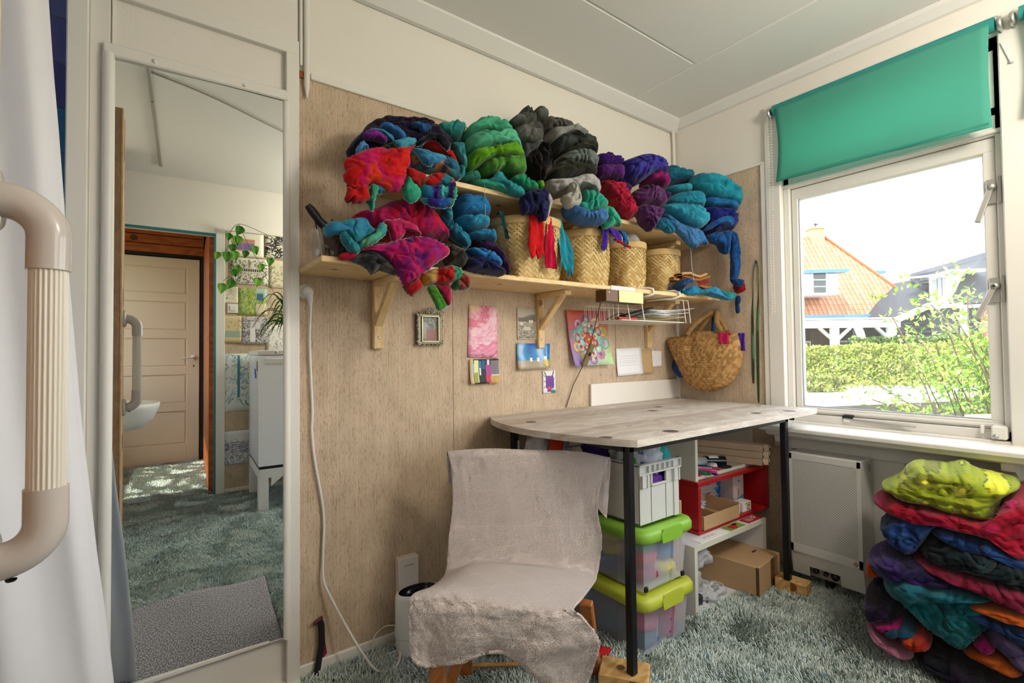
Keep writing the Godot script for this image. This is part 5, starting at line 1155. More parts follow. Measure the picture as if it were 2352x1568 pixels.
	st = S(); lathe(st, [Vector2(0, 0.03), Vector2(0.018, 0.028), Vector2(0.022, 0.02), Vector2(0.022, 0)], V3(2.045, 0.518, -1.255), 18); one("bottle_cap", "white bottle cap standing between the pens and dark bottle", "cap", st, M.plastic)
	blob("plastic_bag", "small clear bag in the cream unit's left corner", "bag", V3(1.93, 0.585, -1.36), V3(0.05, 0.035, 0.06), M.bag, 22, 0.016)
	t = thing("scissors", "black handled scissors lying at the edge of the cream unit", "scissors", V3(2.05, 0.52, -1.25))
	for s in [-1, 1]:
		var ring = []
		for k in 16: ring.append(V3(2.125, 0.522, -1.252) + V3(cos(0.4), 0, sin(0.4)) * cos(TAU * k / 16) * 0.03 + V3(-sin(0.4), 0, cos(0.4)) * (sin(TAU * k / 16) * 0.014 + s * 0.016))
		st = S(); tube(st, ring, 0.0045, 7, null, true); part("handle", st, M.dark, t)
		st = S(); bar(st, V3(2.1, 0.521, -1.262), V3(1.99, 0.5185, -1.30 + s * 0.004), 0.012, 0.003); part("blade", st, M.dark, t)
	# print cartons in the red unit
	var im = canvas(160, 64, "cfb8b4")
	for y in 64:
		for x in range(104, 160):
			var e = (x - 104) - y * 0.5
			if e > 0: im.set_pixel(x, y, Color("4a9cc8") if x + y * 0.9 < 150 else (Color("1c6ab0") if x - y * 0.4 < 138 else Color("14246a")))
	for y in 9: im.fill_rect(Rect2i(34 + y / 2, 24 + y, 9 - y, 1), Color("1c1c3a"))
	var lbl = img_tex(im); var lm = sm(Color.WHITE, 0.5); lm.albedo_texture = lbl
	var cart = func(o, s, BB, label, tall):
		var tt = thing("print_carton", label, "carton", o - V3(0, s.y * 0.5, 0), "printed cartons in the red unit")
		var s3 = S(); box(s3, o, s, 0.001, BB); part("carton", s3, tint("cloth_solid", "cdbab4"), tt)
		var hw = s.x * 0.5; var hh = s.y * 0.5; var f = S(); f.set_smooth_group(-1)
		var C4 = [V3(-hw, hh, s.z * 0.5 + 0.0006), V3(hw, hh, s.z * 0.5 + 0.0006), V3(hw, -hh, s.z * 0.5 + 0.0006), V3(-hw, -hh, s.z * 0.5 + 0.0006)]; var U = [Vector2(0, 0), Vector2(1, 0), Vector2(1, 1), Vector2(0, 1)]
		if tall: U = [Vector2(0, 1), Vector2(0, 0), Vector2(1, 0), Vector2(1, 1)]
		for kk in [0, 1, 2, 0, 2, 3]: f.set_uv(U[kk]); f.add_vertex(o + BB * C4[kk])
		part("printed_face", f, lm, tt)
		var tmm = TextMesh.new(); tmm.text = "vistaprint"; tmm.font_size = 48; tmm.pixel_size = 0.00016; tmm.depth = 0.0006; tmm.font = fn
		var tn = MeshInstance3D.new(); tn.mesh = tmm; tn.name = "lettering"; tn.set_surface_override_material(0, M.dark); tt.add_child(tn)
		tn.basis = BB * (Basis(V3(0, 0, 1), PI * -0.5) if tall else Basis()); tn.position = o + BB * (V3(0.0, -0.012, s.z * 0.5 + 0.001) if tall else V3(-0.012, 0.002, s.z * 0.5 + 0.001)) - tt.position
	for k in 4: cart.call(V3(2.19, 0.322 + k * 0.0415, -1.41), V3(0.2, 0.04, 0.1), Basis(Vector3.UP, 0.0 if k < 3 else 0.03), ["lowest", "second lowest", "third", "topmost"][k] + " white printed carton of the stack in the red unit", false)
	cart.call(V3(2.315, 0.378, -1.335), V3(0.075, 0.155, 0.11), Basis(Vector3.UP, -0.15), "upright white printed carton beside the stack in the red unit", true)
	t = thing("sample_box", "small white and yellow medicine style box in the red unit", "box", V3(2.262, 0.3, -1.24)); part("box", bx(2.225, 2.3, 0.3, 0.342, -1.265, -1.215, 0.001), M.paper, t)
	st = S(); abx(st, 2.245, 2.29, 0.331, 0.338, -1.2152, -1.2144, 0); abx(st, 2.255, 2.292, 0.312, 0.318, -1.2152, -1.2144, 0); part("yellow_band", st, tint("cloth_solid", "c8c02a"), t)
	st = S(); abx(st, 2.262, 2.288, 0.322, 0.328, -1.2152, -1.2144, 0); abx(st, 2.262, 2.288, 0.304, 0.309, -1.2152, -1.2144, 0); part("grey_print", st, tint("cloth_solid", "6a6a68"), t)
	one("plain_carton", "plain white carton between open box and printed stack", "carton", bx(2.165, 2.2, 0.3, 0.35, -1.3, -1.215, 0.001), M.paper)
	# open cardboard box with leaflets
	t = thing("open_box", "open cardboard box of leaflets in the red unit", "box", V3(2.0, 0.3, -1.28)); x0 = 1.868; x1 = 2.15; z0 = -1.4; z1 = -1.19
	part("front", bx(x0, x1, 0.3, 0.358, z1 - 0.004, z1, 0.001), M.card, t); part("back", bx(x0, x1, 0.3, 0.365, z0, z0 + 0.004, 0.001), M.card, t); part("side", bx(x0, x0 + 0.004, 0.3, 0.36, z0, z1, 0.001), M.card, t); part("side", bx(x1 - 0.004, x1, 0.3, 0.368, z0, z1, 0.001), M.card, t); part("bottom", bx(x0, x1, 0.3, 0.304, z0, z1, 0.001), M.card, t)
	part("divider", bx(x0 + 0.09, x0 + 0.093, 0.3, 0.362, z0, z1, 0.001), M.card, t)
	for k in 7:
		st = S(); var o = V3(1.9 + 0.022 * k, 0.352 + 0.006 * (k % 3), -1.3 - 0.008 * k); box(st, o, V3(0.075, 0.004, 0.11), 0.0008, Basis(Vector3.UP, 0.3 * (k % 3 - 1)) * Basis(V3(0, 0, 1), 0.35 - 0.08 * k)); one("leaflet", ["white leaflet with green print", "white leaflet", "blue printed leaflet", "white folded leaflet", "pale blue leaflet", "white leaflet with blue corner", "dark blue leaflet"][k] + ", number %d from the left in the open box" % (k + 1), "leaflet", st, tint("cloth_solid", ["c8d0b8", "dcdcdc", "7a9ac0", "d8d8d6", "a8c0d8", "c8d4e0", "4a6a94"][k]), "leaflets in the open box")
	# cards on the white unit
	one("card", "white card with grey handwriting on the white unit", "card", bx(1.78, 1.98, 0.2832, 0.2848, -1.192, -1.147, 0), M.paper, "cards on the white unit")
	st = S(); var y = 0.2852
	for k in 14: bar(st, V3(1.83 + k * 0.0065, y, -1.182 + 0.006 * (k % 3)), V3(1.836 + k * 0.0065, y, -1.162 - 0.004 * (k % 4)), 0.0012, 0.0004)
	t = get_node("card"); part("handwriting", st, tint("cloth_solid", "6a5a60"), t, true)
	t = thing("card", "green and red picture card on the white unit", "card", V3(2.06, 0.284, -1.168), "cards on the white unit"); part("card_face", bx(2.0, 2.12, 0.2832, 0.2848, -1.192, -1.146, 0), tint("cloth_solid", "7a9a3a"), t)
	st = S(); lathe(st, [Vector2(0, 0.0006), Vector2(0.018, 0.0006)], V3(2.05, 0.2848, -1.166), 16, Basis(V3(1.6, 0, 0), V3(0, 1, 0), V3(0, 0, 1))); part("red_motif", st, tint("cloth_solid", "b02028"), t)
	st = S(); lathe(st, [Vector2(0, 0.0006), Vector2(0.009, 0.0006)], V3(2.082, 0.2848, -1.18), 14, Basis(V3(1.8, 0, 0), V3(0, 1, 0), V3(0, 0, 1))); part("black_motif", st, M.dark, t)
	t = thing("card", "red leaflet with a pale ring at the right end of the white unit", "card", V3(2.2, 0.284, -1.168), "cards on the white unit"); part("card_face", bx(2.15, 2.282, 0.2832, 0.2848, -1.194, -1.148, 0), tint("cloth_solid", "a8141c"), t)
	var rr = []
	for k in 14: rr.append(V3(2.24 + cos(TAU * k / 14) * 0.016, 0.2852, -1.178 + sin(TAU * k / 14) * 0.009))
	st = S(); tube(st, rr, 0.0014, 5, null, true)
	for k in 4: bar(st, V3(2.17, 0.2852, -1.182 + k * 0.007), V3(2.215, 0.2852, -1.182 + k * 0.007), 0.0014, 0.0004)
	part("white_print", st, M.paper, t)
	# carton, bags and cable in the white unit
	t = thing("carton", "brown taped cardboard carton jutting out of the white unit", "carton", V3(2.16, 0.02, -1.2)); var BB2 = Basis(Vector3.UP, 0.1)
	st = S(); box(st, V3(2.155, 0.082, -1.215), V3(0.235, 0.122, 0.29), 0.003, BB2); part("carton_body", st, M.card, t)
	st = S(); box(st, V3(2.155, 0.082, -1.215) + BB2 * V3(0.03, 0.0, 0.1455), V3(0.04, 0.122, 0.001), 0, BB2); part("tape", st, sm(Color("6a4a2c"), 0.3), t)
	st = S(); box(st, V3(2.155, 0.082, -1.215) + BB2 * V3(-0.117, 0.0, 0.14), V3(0.003, 0.118, 0.012), 0, BB2); part("flap_edge", st, sm(Color("5a4028"), 0.8), t)
	one("purple_thread", "purple thread scrap on the carton lid", "thread", bx(2.19, 2.22, 0.144, 0.147, -1.16, -1.153, 0.001), tint("cloth_solid", "3a2060"))
	g = "white plastic bags in the white unit"
	blob("plastic_bag", "large translucent bag hanging over in the white unit", "bag", V3(1.83, 0.195, -1.25), V3(0.075, 0.055, 0.085), M.bag, 16, 0.026, g, 48)
	blob("plastic_bag", "lower translucent bag on the floor of the white unit", "bag", V3(1.81, 0.1, -1.27), V3(0.055, 0.075, 0.08), M.bag, 16, 0.022, g, 48)
	blob("plastic_bag", "flat crumpled clear bag at the front of the white unit", "bag", V3(1.90, 0.04, -1.2), V3(0.085, 0.02, 0.05), M.bag, 20, 0.016, g, 48)
	blob("fabric_bundle", "pale beige bundle at the back of the white unit", "fabric", V3(1.95, 0.2, -1.36), V3(0.06, 0.055, 0.07), tint("cloth_solid", "cfc4b4"), 14, 0.012)
	one("magazine", "grey magazine stack behind the carton in the white unit", "magazine", bx(2.0, 2.24, 0.02, 0.16, -1.56, -1.42, 0.003), sm(Color("4a4c54"), 0.5))
	t = thing("cable_bundle", "dark blue grey charger and cable coil in the white unit", "cable", V3(1.79, 0.02, -1.18))
	part("charger", bx(1.765, 1.825, 0.022, 0.06, -1.22, -1.17, 0.006), sm(Color("2c2c3c"), 0.5), t)
	blob_part(t, "coil", V3(1.775, 0.08, -1.21), V3(0.03, 0.035, 0.03), sm(Color("262634"), 0.6))
	rr = []
	for k in 15: rr.append(V3(1.84 + cos(TAU * k / 16) * 0.032, 0.024 + 0.012 * sin(k), -1.19 + sin(TAU * k / 16) * 0.022))
	st = S(); tube(st, rr, 0.003, 6); part("cord", st, sm(Color("3c3450"), 0.5), t)
func blob_part(t, nm, c, r, mat):
	var b = blob(nm, "x", "x", c, r, mat, 30, 0.012); remove_child(b); used.erase(nm); b.name = nm; t.add_child(b, true); b.position = -t.position
	for m in ["label", "category"]: b.remove_meta(m)
# ---------------------------------------------------------------- towel chair and things on the floor
func cpt(u, v, y): return V3(0.86 + 0.8 * u - 0.6 * v, y, -1.08 + 0.6 * u + 0.8 * v)
func chair_things():
	var t = thing("wooden_chair", "low wooden chair under the pink towel", "chair", V3(0.86, 0, -1.08))
	var st
	for q in [[-0.235, 0.15, -0.24, 0.2, 0.36], [0.07, 0.12, 0.075, 0.17, 0.33], [-0.2, -0.14, -0.21, -0.24, 0.31], [0.165, -0.12, 0.21, -0.24, 0.3]]:
		st = S(); bar(st, cpt(q[0], q[1], q[4]), cpt(q[2], q[3], 0.0), 0.04, 0.026, Vector3.UP, 0.004); part("leg", st, M.chairwood, t)
	for u in [-0.2, 0.2]:
		st = S(); bar(st, cpt(u * 0.85, -0.2, 0.31), cpt(u, -0.33, 0.655), 0.034, 0.022, Vector3.UP, 0.004); part("back_post", st, M.chairwood, t)
	st = S(); bar(st, cpt(-0.2, -0.325, 0.64), cpt(0.2, -0.325, 0.64), 0.05, 0.018, Vector3.UP, 0.004); part("back_rail", st, M.chairwood, t)
	st = S(); prism(st, [Vector2(-0.24, 0.16), Vector2(0.06, 0.16), Vector2(0.15, -0.17), Vector2(-0.19, -0.17)], V3(0.86, 0.372, -1.08), V3(0.8, 0, 0.6), V3(-0.585, 0.2, 0.78), 0.02); part("seat", st, M.chairwood, t)
	st = S(); bar(st, cpt(0.075, 0.14, 0.16), cpt(0.19, -0.2, 0.16), 0.026, 0.018); bar(st, cpt(-0.24, 0.17, 0.16), cpt(-0.2, -0.2, 0.16), 0.026, 0.018); part("stretcher", st, M.chairwood, t)
	# towel
	var rows = []; var cur = []
	for q in TOWEL:
		if q is String:
			if cur.size(): rows.append(cur)
			cur = []
		else: cur.append(q)
	rows.append(cur)
	var G = []; var ni = 150; var nj = 84
	for i in ni + 1:
		var u = float(i) / ni; var ctl = []
		for k in 5:
			var colm = []
			for r in rows: colm.append(r[k])
			ctl.append(spl(colm, u))
		var row = []
		for j in nj + 1:
			var v = float(j) / nj; var p = spl(ctl, v)
			var w = nz.get_noise_2d(u * 7, v * 4) * 0.006 + nz.get_noise_2d(u * 18 + 7, v * 14) * 0.003 + nz.get_noise_2d(u * 160, v * 90) * 0.0012
			var dr = smoothstep(0.66, 0.95, u); w += dr * (0.010 * sin(v * 17.0 + 1.2) + 0.008 * sin(v * 7.0))
			if u > 0.77 and u < 0.84 and v > 0.0: w = w - nz.get_noise_2d(u * 160, v * 90) * 0.0012 - 0.002 + 0.0006 * sign(sin(v * 260 + abs(fposmod(u * 60.0, 1.0) - 0.5) * 12.0))
			row.append(p + V3(-0.6, 0.25, 0.76) * w)
		G.append(row)
	t = thing("towel", "pale pink terry towel draped over the wooden chair", "towel", V3(0.86, 0.3, -1.1)); part("terry_cloth", sheet(G, 0.006), M.towel, t)
	# coat hangers under the chair
	for k in 2:
		t = thing("coat_hanger", ["wooden coat hanger lying nearer the camera under the chair", "wooden trouser hanger lying behind under the chair"][k], "hanger", V3(1.0, 0.035, -1.36))
		var a = [V3(0.855, 0.05, -1.44), V3(0.9, 0.045, -1.5)][k]; var b = [V3(1.06, 0.06, -1.30), V3(1.16, 0.045, -1.33)][k]
		st = S(); var d = (b - a); var n = V3(-d.z, 0, d.x).normalized()
		var P = [Vector2(0, 0), Vector2(d.length() * 0.06, 0.02), Vector2(d.length() * 0.15, 0.022), Vector2(d.length() * 0.18, 0.033), Vector2(d.length() * 0.5, 0.075), Vector2(d.length() * 0.94, 0.02), Vector2(d.length(), 0), Vector2(d.length() * 0.9, -0.004), Vector2(d.length() * 0.5, 0.042), Vector2(d.length() * 0.1, -0.008)]
		prism(st, P, a, d.normalized(), (n * 0.35 + V3(0, 0.93, 0)).normalized(), 0.011); part("shoulder_bar", st, M.chairlight, t)
		st = S(); tube(st, [a + n * 0.06 + V3(0.03, -0.012, 0), b + n * 0.06 + V3(0, -0.012, 0)], 0.007, 9); part("rod", st, M.chairlight, t)
		st = S(); tube(st, smooth([(a + b) * 0.5 + V3(0, 0.06, 0), (a + b) * 0.5 + V3(0.01, 0.085, -0.02), (a + b) * 0.5 + V3(0.03, 0.09, -0.03), (a + b) * 0.5 + V3(0.04, 0.075, -0.02)], 10), 0.0016, 5); part("hook", st, M.steel, t)
	# red scrap on the carpet
	var im2 = blob("red_scrap", "glossy red scrap on the carpet between chair and clear bin", "fabric", V3(1.25, 0.03, -1.19), V3(0.035, 0.012, 0.02), tint("cloth_solid", "b8101c"), 30, 0.006)
	# humidifier and adaptor
	t = thing("humidifier", "white oval air humidifier with dark top slot on the carpet", "humidifier", V3(0.775, 0, -1.625)); var hm = sm(Color(0.88, 0.885, 0.88), 0.28)
	var BB = Basis(V3(0.083, 0, 0), V3(0, 1, 0), V3(0, 0, 0.05))
	st = S(); lathe(st, [Vector2(0, 0.0), Vector2(0.9, 0.0), Vector2(0.95, 0.01), Vector2(1.0, 0.1), Vector2(1.0, 0.205), Vector2(0.96, 0.216), Vector2(0.84, 0.218)], V3(0.775, 0, -1.625), 48, BB); part("body", st, hm, t)
	st = S(); lathe(st, [Vector2(0.84, 0.218), Vector2(0.8, 0.212), Vector2(0.78, 0.19), Vector2(0, 0.19)], V3(0.775, 0, -1.625), 48, BB); part("top_slot", st, sm(Color("1a1526"), 0.15), t)
	st = S(); lathe(st, [Vector2(1.003, 0.072), Vector2(1.003, 0.074)], V3(0.775, 0, -1.625), 48, BB); part("water_line", st, sm(Color(0.7, 0.72, 0.72), 0.4), t)
	t = thing("adaptor", "flat white wall box with pale lettering above the humidifier", "adaptor", V3(0.768, 0.17, ZB)); part("case", bx(0.727, 0.805, 0.165, 0.315, ZB, ZB + 0.034, 0.003), sm(Color(0.88, 0.84, 0.81), 0.4), t)
	var tm = TextMesh.new(); tm.text = "Ahnower"; tm.font_size = 48; tm.pixel_size = 0.00022; tm.depth = 0.0005; var fn = SystemFont.new(); fn.font_names = ["Droid Sans"]; fn.font_italic = true; tm.font = fn
	var tx = MeshInstance3D.new(); tx.mesh = tm; tx.name = "lettering"; tx.set_surface_override_material(0, sm(Color("7a8c9c"), 0.6)); t.add_child(tx); tx.position = V3(0.767, 0.288, ZB + 0.0345) - t.position
	st = S(); tube(st, smooth([V3(0.72, 0.085, ZB + 0.03), V3(0.68, 0.085, ZB + 0.01), V3(0.64, 0.06, ZB + 0.014), V3(0.635, 0.015, ZB + 0.03), V3(0.66, 0.022, ZB + 0.07), V3(0.7, 0.03, ZB + 0.08)], 30), 0.0022, 6); one("thin_cord", "thin white cord looping beside the humidifier", "cord", st, M.trim)
	# power socket and long white cord
	t = thing("power_socket", "round white wall socket with white plug left of the shelf", "socket", V3(0.42, 1.24, ZB)); var BW = Basis(V3(1, 0, 0), V3(0, 0, 1), V3(0, -1, 0))
	st = S(); lathe(st, [Vector2(0, 0.02), Vector2(0.02, 0.02), Vector2(0.024, 0.012), Vector2(0.026, 0)], V3(0.414, 1.263, ZB), 28, BW); part("socket", st, M.trim, t)
	st = S(); lathe(st, [Vector2(0, 0.034), Vector2(0.014, 0.033), Vector2(0.0185, 0.026), Vector2(0.0185, 0.018)], V3(0.42, 1.26, ZB), 24, BW); tube(st, [V3(0.424, 1.255, ZB + 0.026), V3(0.428, 1.232, ZB + 0.026), V3(0.429, 1.215, ZB + 0.024)], 0.01, 12, [0.013, 0.009, 0.0055]); part("plug", st, M.plastic, t)
	var cp = [V3(0.429, 1.22, ZB + 0.024), V3(0.43, 1.19, ZB + 0.02), V3(0.429, 1.1, ZB + 0.012), V3(0.434, 0.97, ZB + 0.01), V3(0.438, 0.87, ZB + 0.01), V3(0.436, 0.8, ZB + 0.01), V3(0.446, 0.7, ZB + 0.01), V3(0.466, 0.58, ZB + 0.01), V3(0.474, 0.5, ZB + 0.01), V3(0.47, 0.38, ZB + 0.012), V3(0.47, 0.31, ZB + 0.02), V3(0.495, 0.24, ZB + 0.035), V3(0.53, 0.16, ZB + 0.06), V3(0.565, 0.085, ZB + 0.1), V3(0.60, 0.03, ZB + 0.14), V3(0.635, 0.018, ZB + 0.155), V3(0.675, 0.02, ZB + 0.14), V3(0.7, 0.03, ZB + 0.1), V3(0.705, 0.06, ZB + 0.06), V3(0.71, 0.09, ZB + 0.045)]
	st = S(); tube(st, smooth(cp, 120), 0.0042, 8); one("power_cord", "long white power cord hanging from the socket to the carpet", "cord", st, M.plastic)
	# black strap and magenta strip on the wall foot
	t = thing("strap", "black fabric strap hooked low on the grasscloth wall", "strap", V3(0.46, 0.02, ZB))
	var G2 = []; var pth = [V3(0.452, 0.185, ZB + 0.012), V3(0.462, 0.172, ZB + 0.014), V3(0.464, 0.14, ZB + 0.014), V3(0.464, 0.1, ZB + 0.014), V3(0.455, 0.06, ZB + 0.018), V3(0.447, 0.03, ZB + 0.025), V3(0.442, 0.008, ZB + 0.03)]
	for i in 25:
		var c = spl(pth, i / 24.0); var row = []
		for j in 5: row.append(c + V3((j - 2) * 0.0048, 0, 0.004 * (1 - abs(j - 2) * 0.5)))
		G2.append(row)
	part("band", sheet(G2, 0.004), sm(Color("14141a"), 0.8), t)
	st = S(); tube(st, [V3(0.44, 0.18, ZB + 0.02), V3(0.468, 0.186, ZB + 0.008)], 0.006, 10); part("peg", st, sm(Color("5a1420"), 0.5), t)
	st = S(); prism(st, [Vector2(0.472, 0.142), Vector2(0.485, 0.062), Vector2(0.47, 0.048), Vector2(0.462, 0.062)], V3(0, 0, ZB + 0.001), V3(1, 0, 0), V3(0, 1, 0), 0.003); one("magenta_strip", "thin magenta strip beside the black strap", "strip", st, tint("cloth_solid", "8a1450"))

# ---------------------------------------------------------------- pictures, bag and tape on the walls
func swirl_img():
	var w = 180; var h = 320; var im = canvas(w, h, "ffffff"); var ramp = [Color("f0d890"), Color("f2c4b8"), Color("eaa6b4"), Color("d8607e"), Color("efb6c4"), Color("f3d8dc"), Color("e890b0"), Color("f4e4e6"), Color("dc6c98"), Color("eebccc"), Color("c84a7c"), Color("f0dce2"), Color("d070a8")]
	for y in h:
		for x in w:
			var p = Vector2(x + 6 - w * 0.16, (y + 10) * 0.9 - h * 0.05); var r = p.length() / 30.0 + nz.get_noise_2d(x * 0.02, y * 0.02) * 0.8 + nz.get_noise_2d(p.angle() * 3.0, p.length() * 0.22) * 0.9
			r = clamp(r, 0, 11.99); im.set_pixel(x, y, ramp[int(r)].lerp(ramp[int(r) + 1], r - int(r)))
	return im
func mandala_img():
	var w = 250; var h = 256; var im = canvas(w, h, "ffffff")
	for y in h:
		for x in w:
			var n = nz.get_noise_2d(x * 0.4, y * 0.06) * 0.07
			var top = Color("e05030").lerp(Color("a82838"), x / float(w)); var bot = Color("9a7cd0").lerp(Color("b8e89a"), x / float(w))
			im.set_pixel(x, y, top.lerp(bot, clamp(y / float(h) * 1.15 + n, 0, 1)).lightened(0.12 + n))
	var c = Vector2(130, 134); var ink = Color("44506a")
	var rings = [[92, 10, 24, ["e8b04a", "7ab8b0", "d890a8", "8a5aa0", "e8c890"]], [66, 10, 22, ["8ac8b0", "f0e0d8", "b04a60", "9ad0c4"]], [42, 8, 19, ["a4d8c0", "e05a3c", "8cc8c4"]], [22, 8, 11, ["d83c28", "e8582c"]]]
	for r in rings:
		for k in r[1]:
			var a = TAU * k / r[1] + r[0] * 0.03; var p = c + Vector2(cos(a), sin(a)) * r[0]; var col = Color(r[3][k % r[3].size()])
			disc(im, p.x, p.y, r[2] + 1.6, ink); disc(im, p.x, p.y, r[2], col)
			for q in 9:
				var b = a - 1.1 + q * 0.275; stroke(im, [p + Vector2(cos(b), sin(b)) * r[2] * 0.45, p + Vector2(cos(b), sin(b)) * r[2] * 0.9], 0.8, col.darkened(0.45) if k % 2 else Color("f4ece0"))
			disc(im, p.x, p.y, r[2] * 0.4, Color(r[3][(k + 1) % r[3].size()]))
	disc(im, c.x, c.y, 10, ink); disc(im, c.x, c.y, 8.5, Color("e8a030"))
	return im
func wall_things():
	var z = ZB; var g = "pictures on the grasscloth wall"
	picture("poster", "tall pink and white swirling abstract print", "picture", 0, 0, 0, 0, z, 1, swirl_img(), g, 0.003, 0, [Vector2(1.05, 1.252), Vector2(1.19, 1.248), Vector2(1.188, 1.031), Vector2(1.042, 1.037)])
	var im = canvas(140, 110, "2a2630")
	im.fill_rect(Rect2i(0, 0, 18, 110), Color("d8c49a")); im.fill_rect(Rect2i(90, 70, 50, 40), Color("c8a060")); im.fill_rect(Rect2i(104, 6, 36, 66), Color("7c787c")); im.fill_rect(Rect2i(104, 70, 36, 6), Color("d8d4d0"))
	im.fill_rect(Rect2i(14, 20, 12, 50), Color("9ab0d0")); im.fill_rect(Rect2i(22, 4, 22, 100), Color("e4e49a")); im.fill_rect(Rect2i(20, 60, 20, 46), Color("98a04a")); im.fill_rect(Rect2i(44, 8, 14, 36), Color("3a7ab0")); im.fill_rect(Rect2i(48, 40, 8, 32), Color("e0e8f0")); im.fill_rect(Rect2i(62, 4, 14, 40), Color("2a5a90"))
	im.fill_rect(Rect2i(86, 2, 12, 24), Color("e4d4e4")); im.fill_rect(Rect2i(80, 26, 26, 50), Color("b84a9a")); im.fill_rect(Rect2i(78, 72, 22, 34), Color("c83a58"))
	for k in 5: stroke(im, [Vector2(82 + k * 5, 28), Vector2(82 + k * 5, 74)], 0.7, Color("8a3080"))
	picture("photograph", "photo of colourful clothes on a rack below the pink print", "picture", 1.048, 1.188, 0.928, 1.028, z, 1, im, g, 0.0015, 0.012)
	im = canvas(110, 142, "cfc8b8"); im.fill_rect(Rect2i(6, 6, 98, 130), Color("c4bcaa")); var rg = RandomNumberGenerator.new(); rg.seed = 41
	for k in 900:
		var p = Vector2(rg.randf_range(6, 103), rg.randf_range(0, 1)); var y = 62 + pow(p.y, 0.8) * 73; var v = rg.randf()
		stroke(im, [Vector2(p.x, y), Vector2(min(p.x + rg.randf_range(3, 10), 103), min(y + rg.randf_range(0, 4), 135))], 0.7, Color(0.25, 0.24, 0.22).lerp(Color(0.78, 0.75, 0.68), v))
	for y in range(30, 62):
		for x in range(6, 104):
			if y > 36 + 8 * sin(x * 0.04 + 1): im.set_pixel(x, y, Color("8a867c").lerp(Color("6a665e"), (y - 30) / 32.0))
	im.fill_rect(Rect2i(16, 64, 16, 14), Color("d8d2c4")); im.fill_rect(Rect2i(66, 54, 26, 12), Color("e0dacc")); im.fill_rect(Rect2i(36, 84, 40, 16), Color("ccc6b8"))
	picture("photograph", "grey coast photograph tucked beside the middle bracket", "picture", 1.296, 1.403, 1.111, 1.251, z, 1, im, g)
	im = canvas(180, 112, "4a90c8")
	for y in 112:
		for x in 180:
			if y < 74:
				var band = sin(x * 0.055 + sin(y * 0.05) * 0.8); im.set_pixel(x, y, Color("3f88c4").lerp(Color("bcd4ea"), clamp(band * 0.8 - y * 0.004, 0, 1)).lerp(Color("3a50b0"), clamp(-band * 0.5 - y * 0.01 + 0.2, 0, 1)))
			else: im.set_pixel(x, y, Color("8a8068").lerp(Color("c8b8a0"), 0.5 + nz.get_noise_2d(x * 0.3, y * 0.6)))
	for q in [[72, 62], [112, 63], [150, 56]]: im.fill_rect(Rect2i(q[0], q[1], 14, 16), Color("f0eee8")); im.fill_rect(Rect2i(q[0] + 3, q[1] - 4, 6, 4), Color("8a4a3a"))
	for k in 40: disc(im, 160 + rg.randf_range(-8, 14), 84 + rg.randf_range(-10, 14), 3, Color("d8c02a"))
	picture("photograph", "glossy photo of white windmills under blue sky", "picture", 0, 0, 0, 0, z, 1, im, g, 0.0015, 0.012, [Vector2(1.289, 1.095), Vector2(1.475, 1.093), Vector2(1.468, 0.982), Vector2(1.288, 0.978)], 0.12)
	im = canvas(80, 106, "e4e2e4")
	for k in 5: stroke(im, [Vector2(40, 50), Vector2(6 + (k % 2) * 66, 20 + k * 15)], 1.6, Color("4a5a44"))
	stroke(im, [Vector2(26, 34), Vector2(10, 6)], 3, Color("4a5a48")); stroke(im, [Vector2(54, 34), Vector2(68, 4)], 3, Color("4a5a48"))
	disc(im, 42, 44, 24, Color("7a4a9a"), 20); disc(im, 44, 60, 25, Color("6a3a90"), 22); disc(im, 40, 84, 13, Color("8a3a7a"), 14); disc(im, 38, 82, 6, Color("d84a5a"))
	for k in 16: stroke(im, [Vector2(48 + k * 2, 104), Vector2(60 + k * 2, 84 + k)], 0.9, Color("3a9080"))
	picture("postcard", "small postcard of a purple beetle", "picture", 1.437, 1.513, 0.867, 0.97, z, 1, im, g)
	picture("mandala_poster", "colourful hand coloured flower mandala poster", "picture", 0, 0, 0, 0, z, 1, mandala_img(), g, 0.0015, 0.028, [Vector2(1.577, 1.252), Vector2(1.845, 1.257), Vector2(1.862, 0.992), Vector2(1.606, 0.986)])
	im = canvas(128, 96, "f0f0f4")
	for y in 5:
		for x in 14: stroke(im, [Vector2(12 + x * 7.4, 28 + y * 8), Vector2(16 + x * 7.4, 28 + y * 8 + (x * 3 + y) % 3 - 1)], 0.6, Color("b4b4c0"))
	picture("note", "white handwritten note pinned left of the brown paper", "note", 0, 0, 0, 0, z, 1, im, g, 0.0012, 0.004, [Vector2(1.928, 1.068), Vector2(2.123, 1.075), Vector2(2.135, 0.933), Vector2(1.934, 0.927)])
	picture("note", "brown paper note between the two white notes", "note", 0, 0, 0, 0, z - 0.001, 1, sketch(64, 96, "c4a478", ["9a7a50"], 16, 44, 0.1, 0.9, 0.6, 10), g, 0.0012, 0.006, [Vector2(2.127, 1.064), Vector2(2.213, 1.062), Vector2(2.222, 0.932), Vector2(2.135, 0.933)])
	picture("note", "small white note nearest the room corner", "note", 0, 0, 0, 0, z, 1, sketch(64, 64, "e8e4e4", ["a09a9c"], 4, 45, 0.1, 0.9, 0.8, 26), g, 0.0012, 0.002, [Vector2(2.216, 1.057), Vector2(2.306, 1.056), Vector2(2.304, 0.971), Vector2(2.221, 0.966)])
	# ornate photo frame
	var t = thing("photo_frame", "small ornate silver photo frame under the hanging skirt", "frame", V3(0.866, 1.083, z)); var c = V3(0.866, 1.147, z); var BW = Basis(V3(1, 0, 0), V3(0, 0, 1), V3(0, -1, 0))
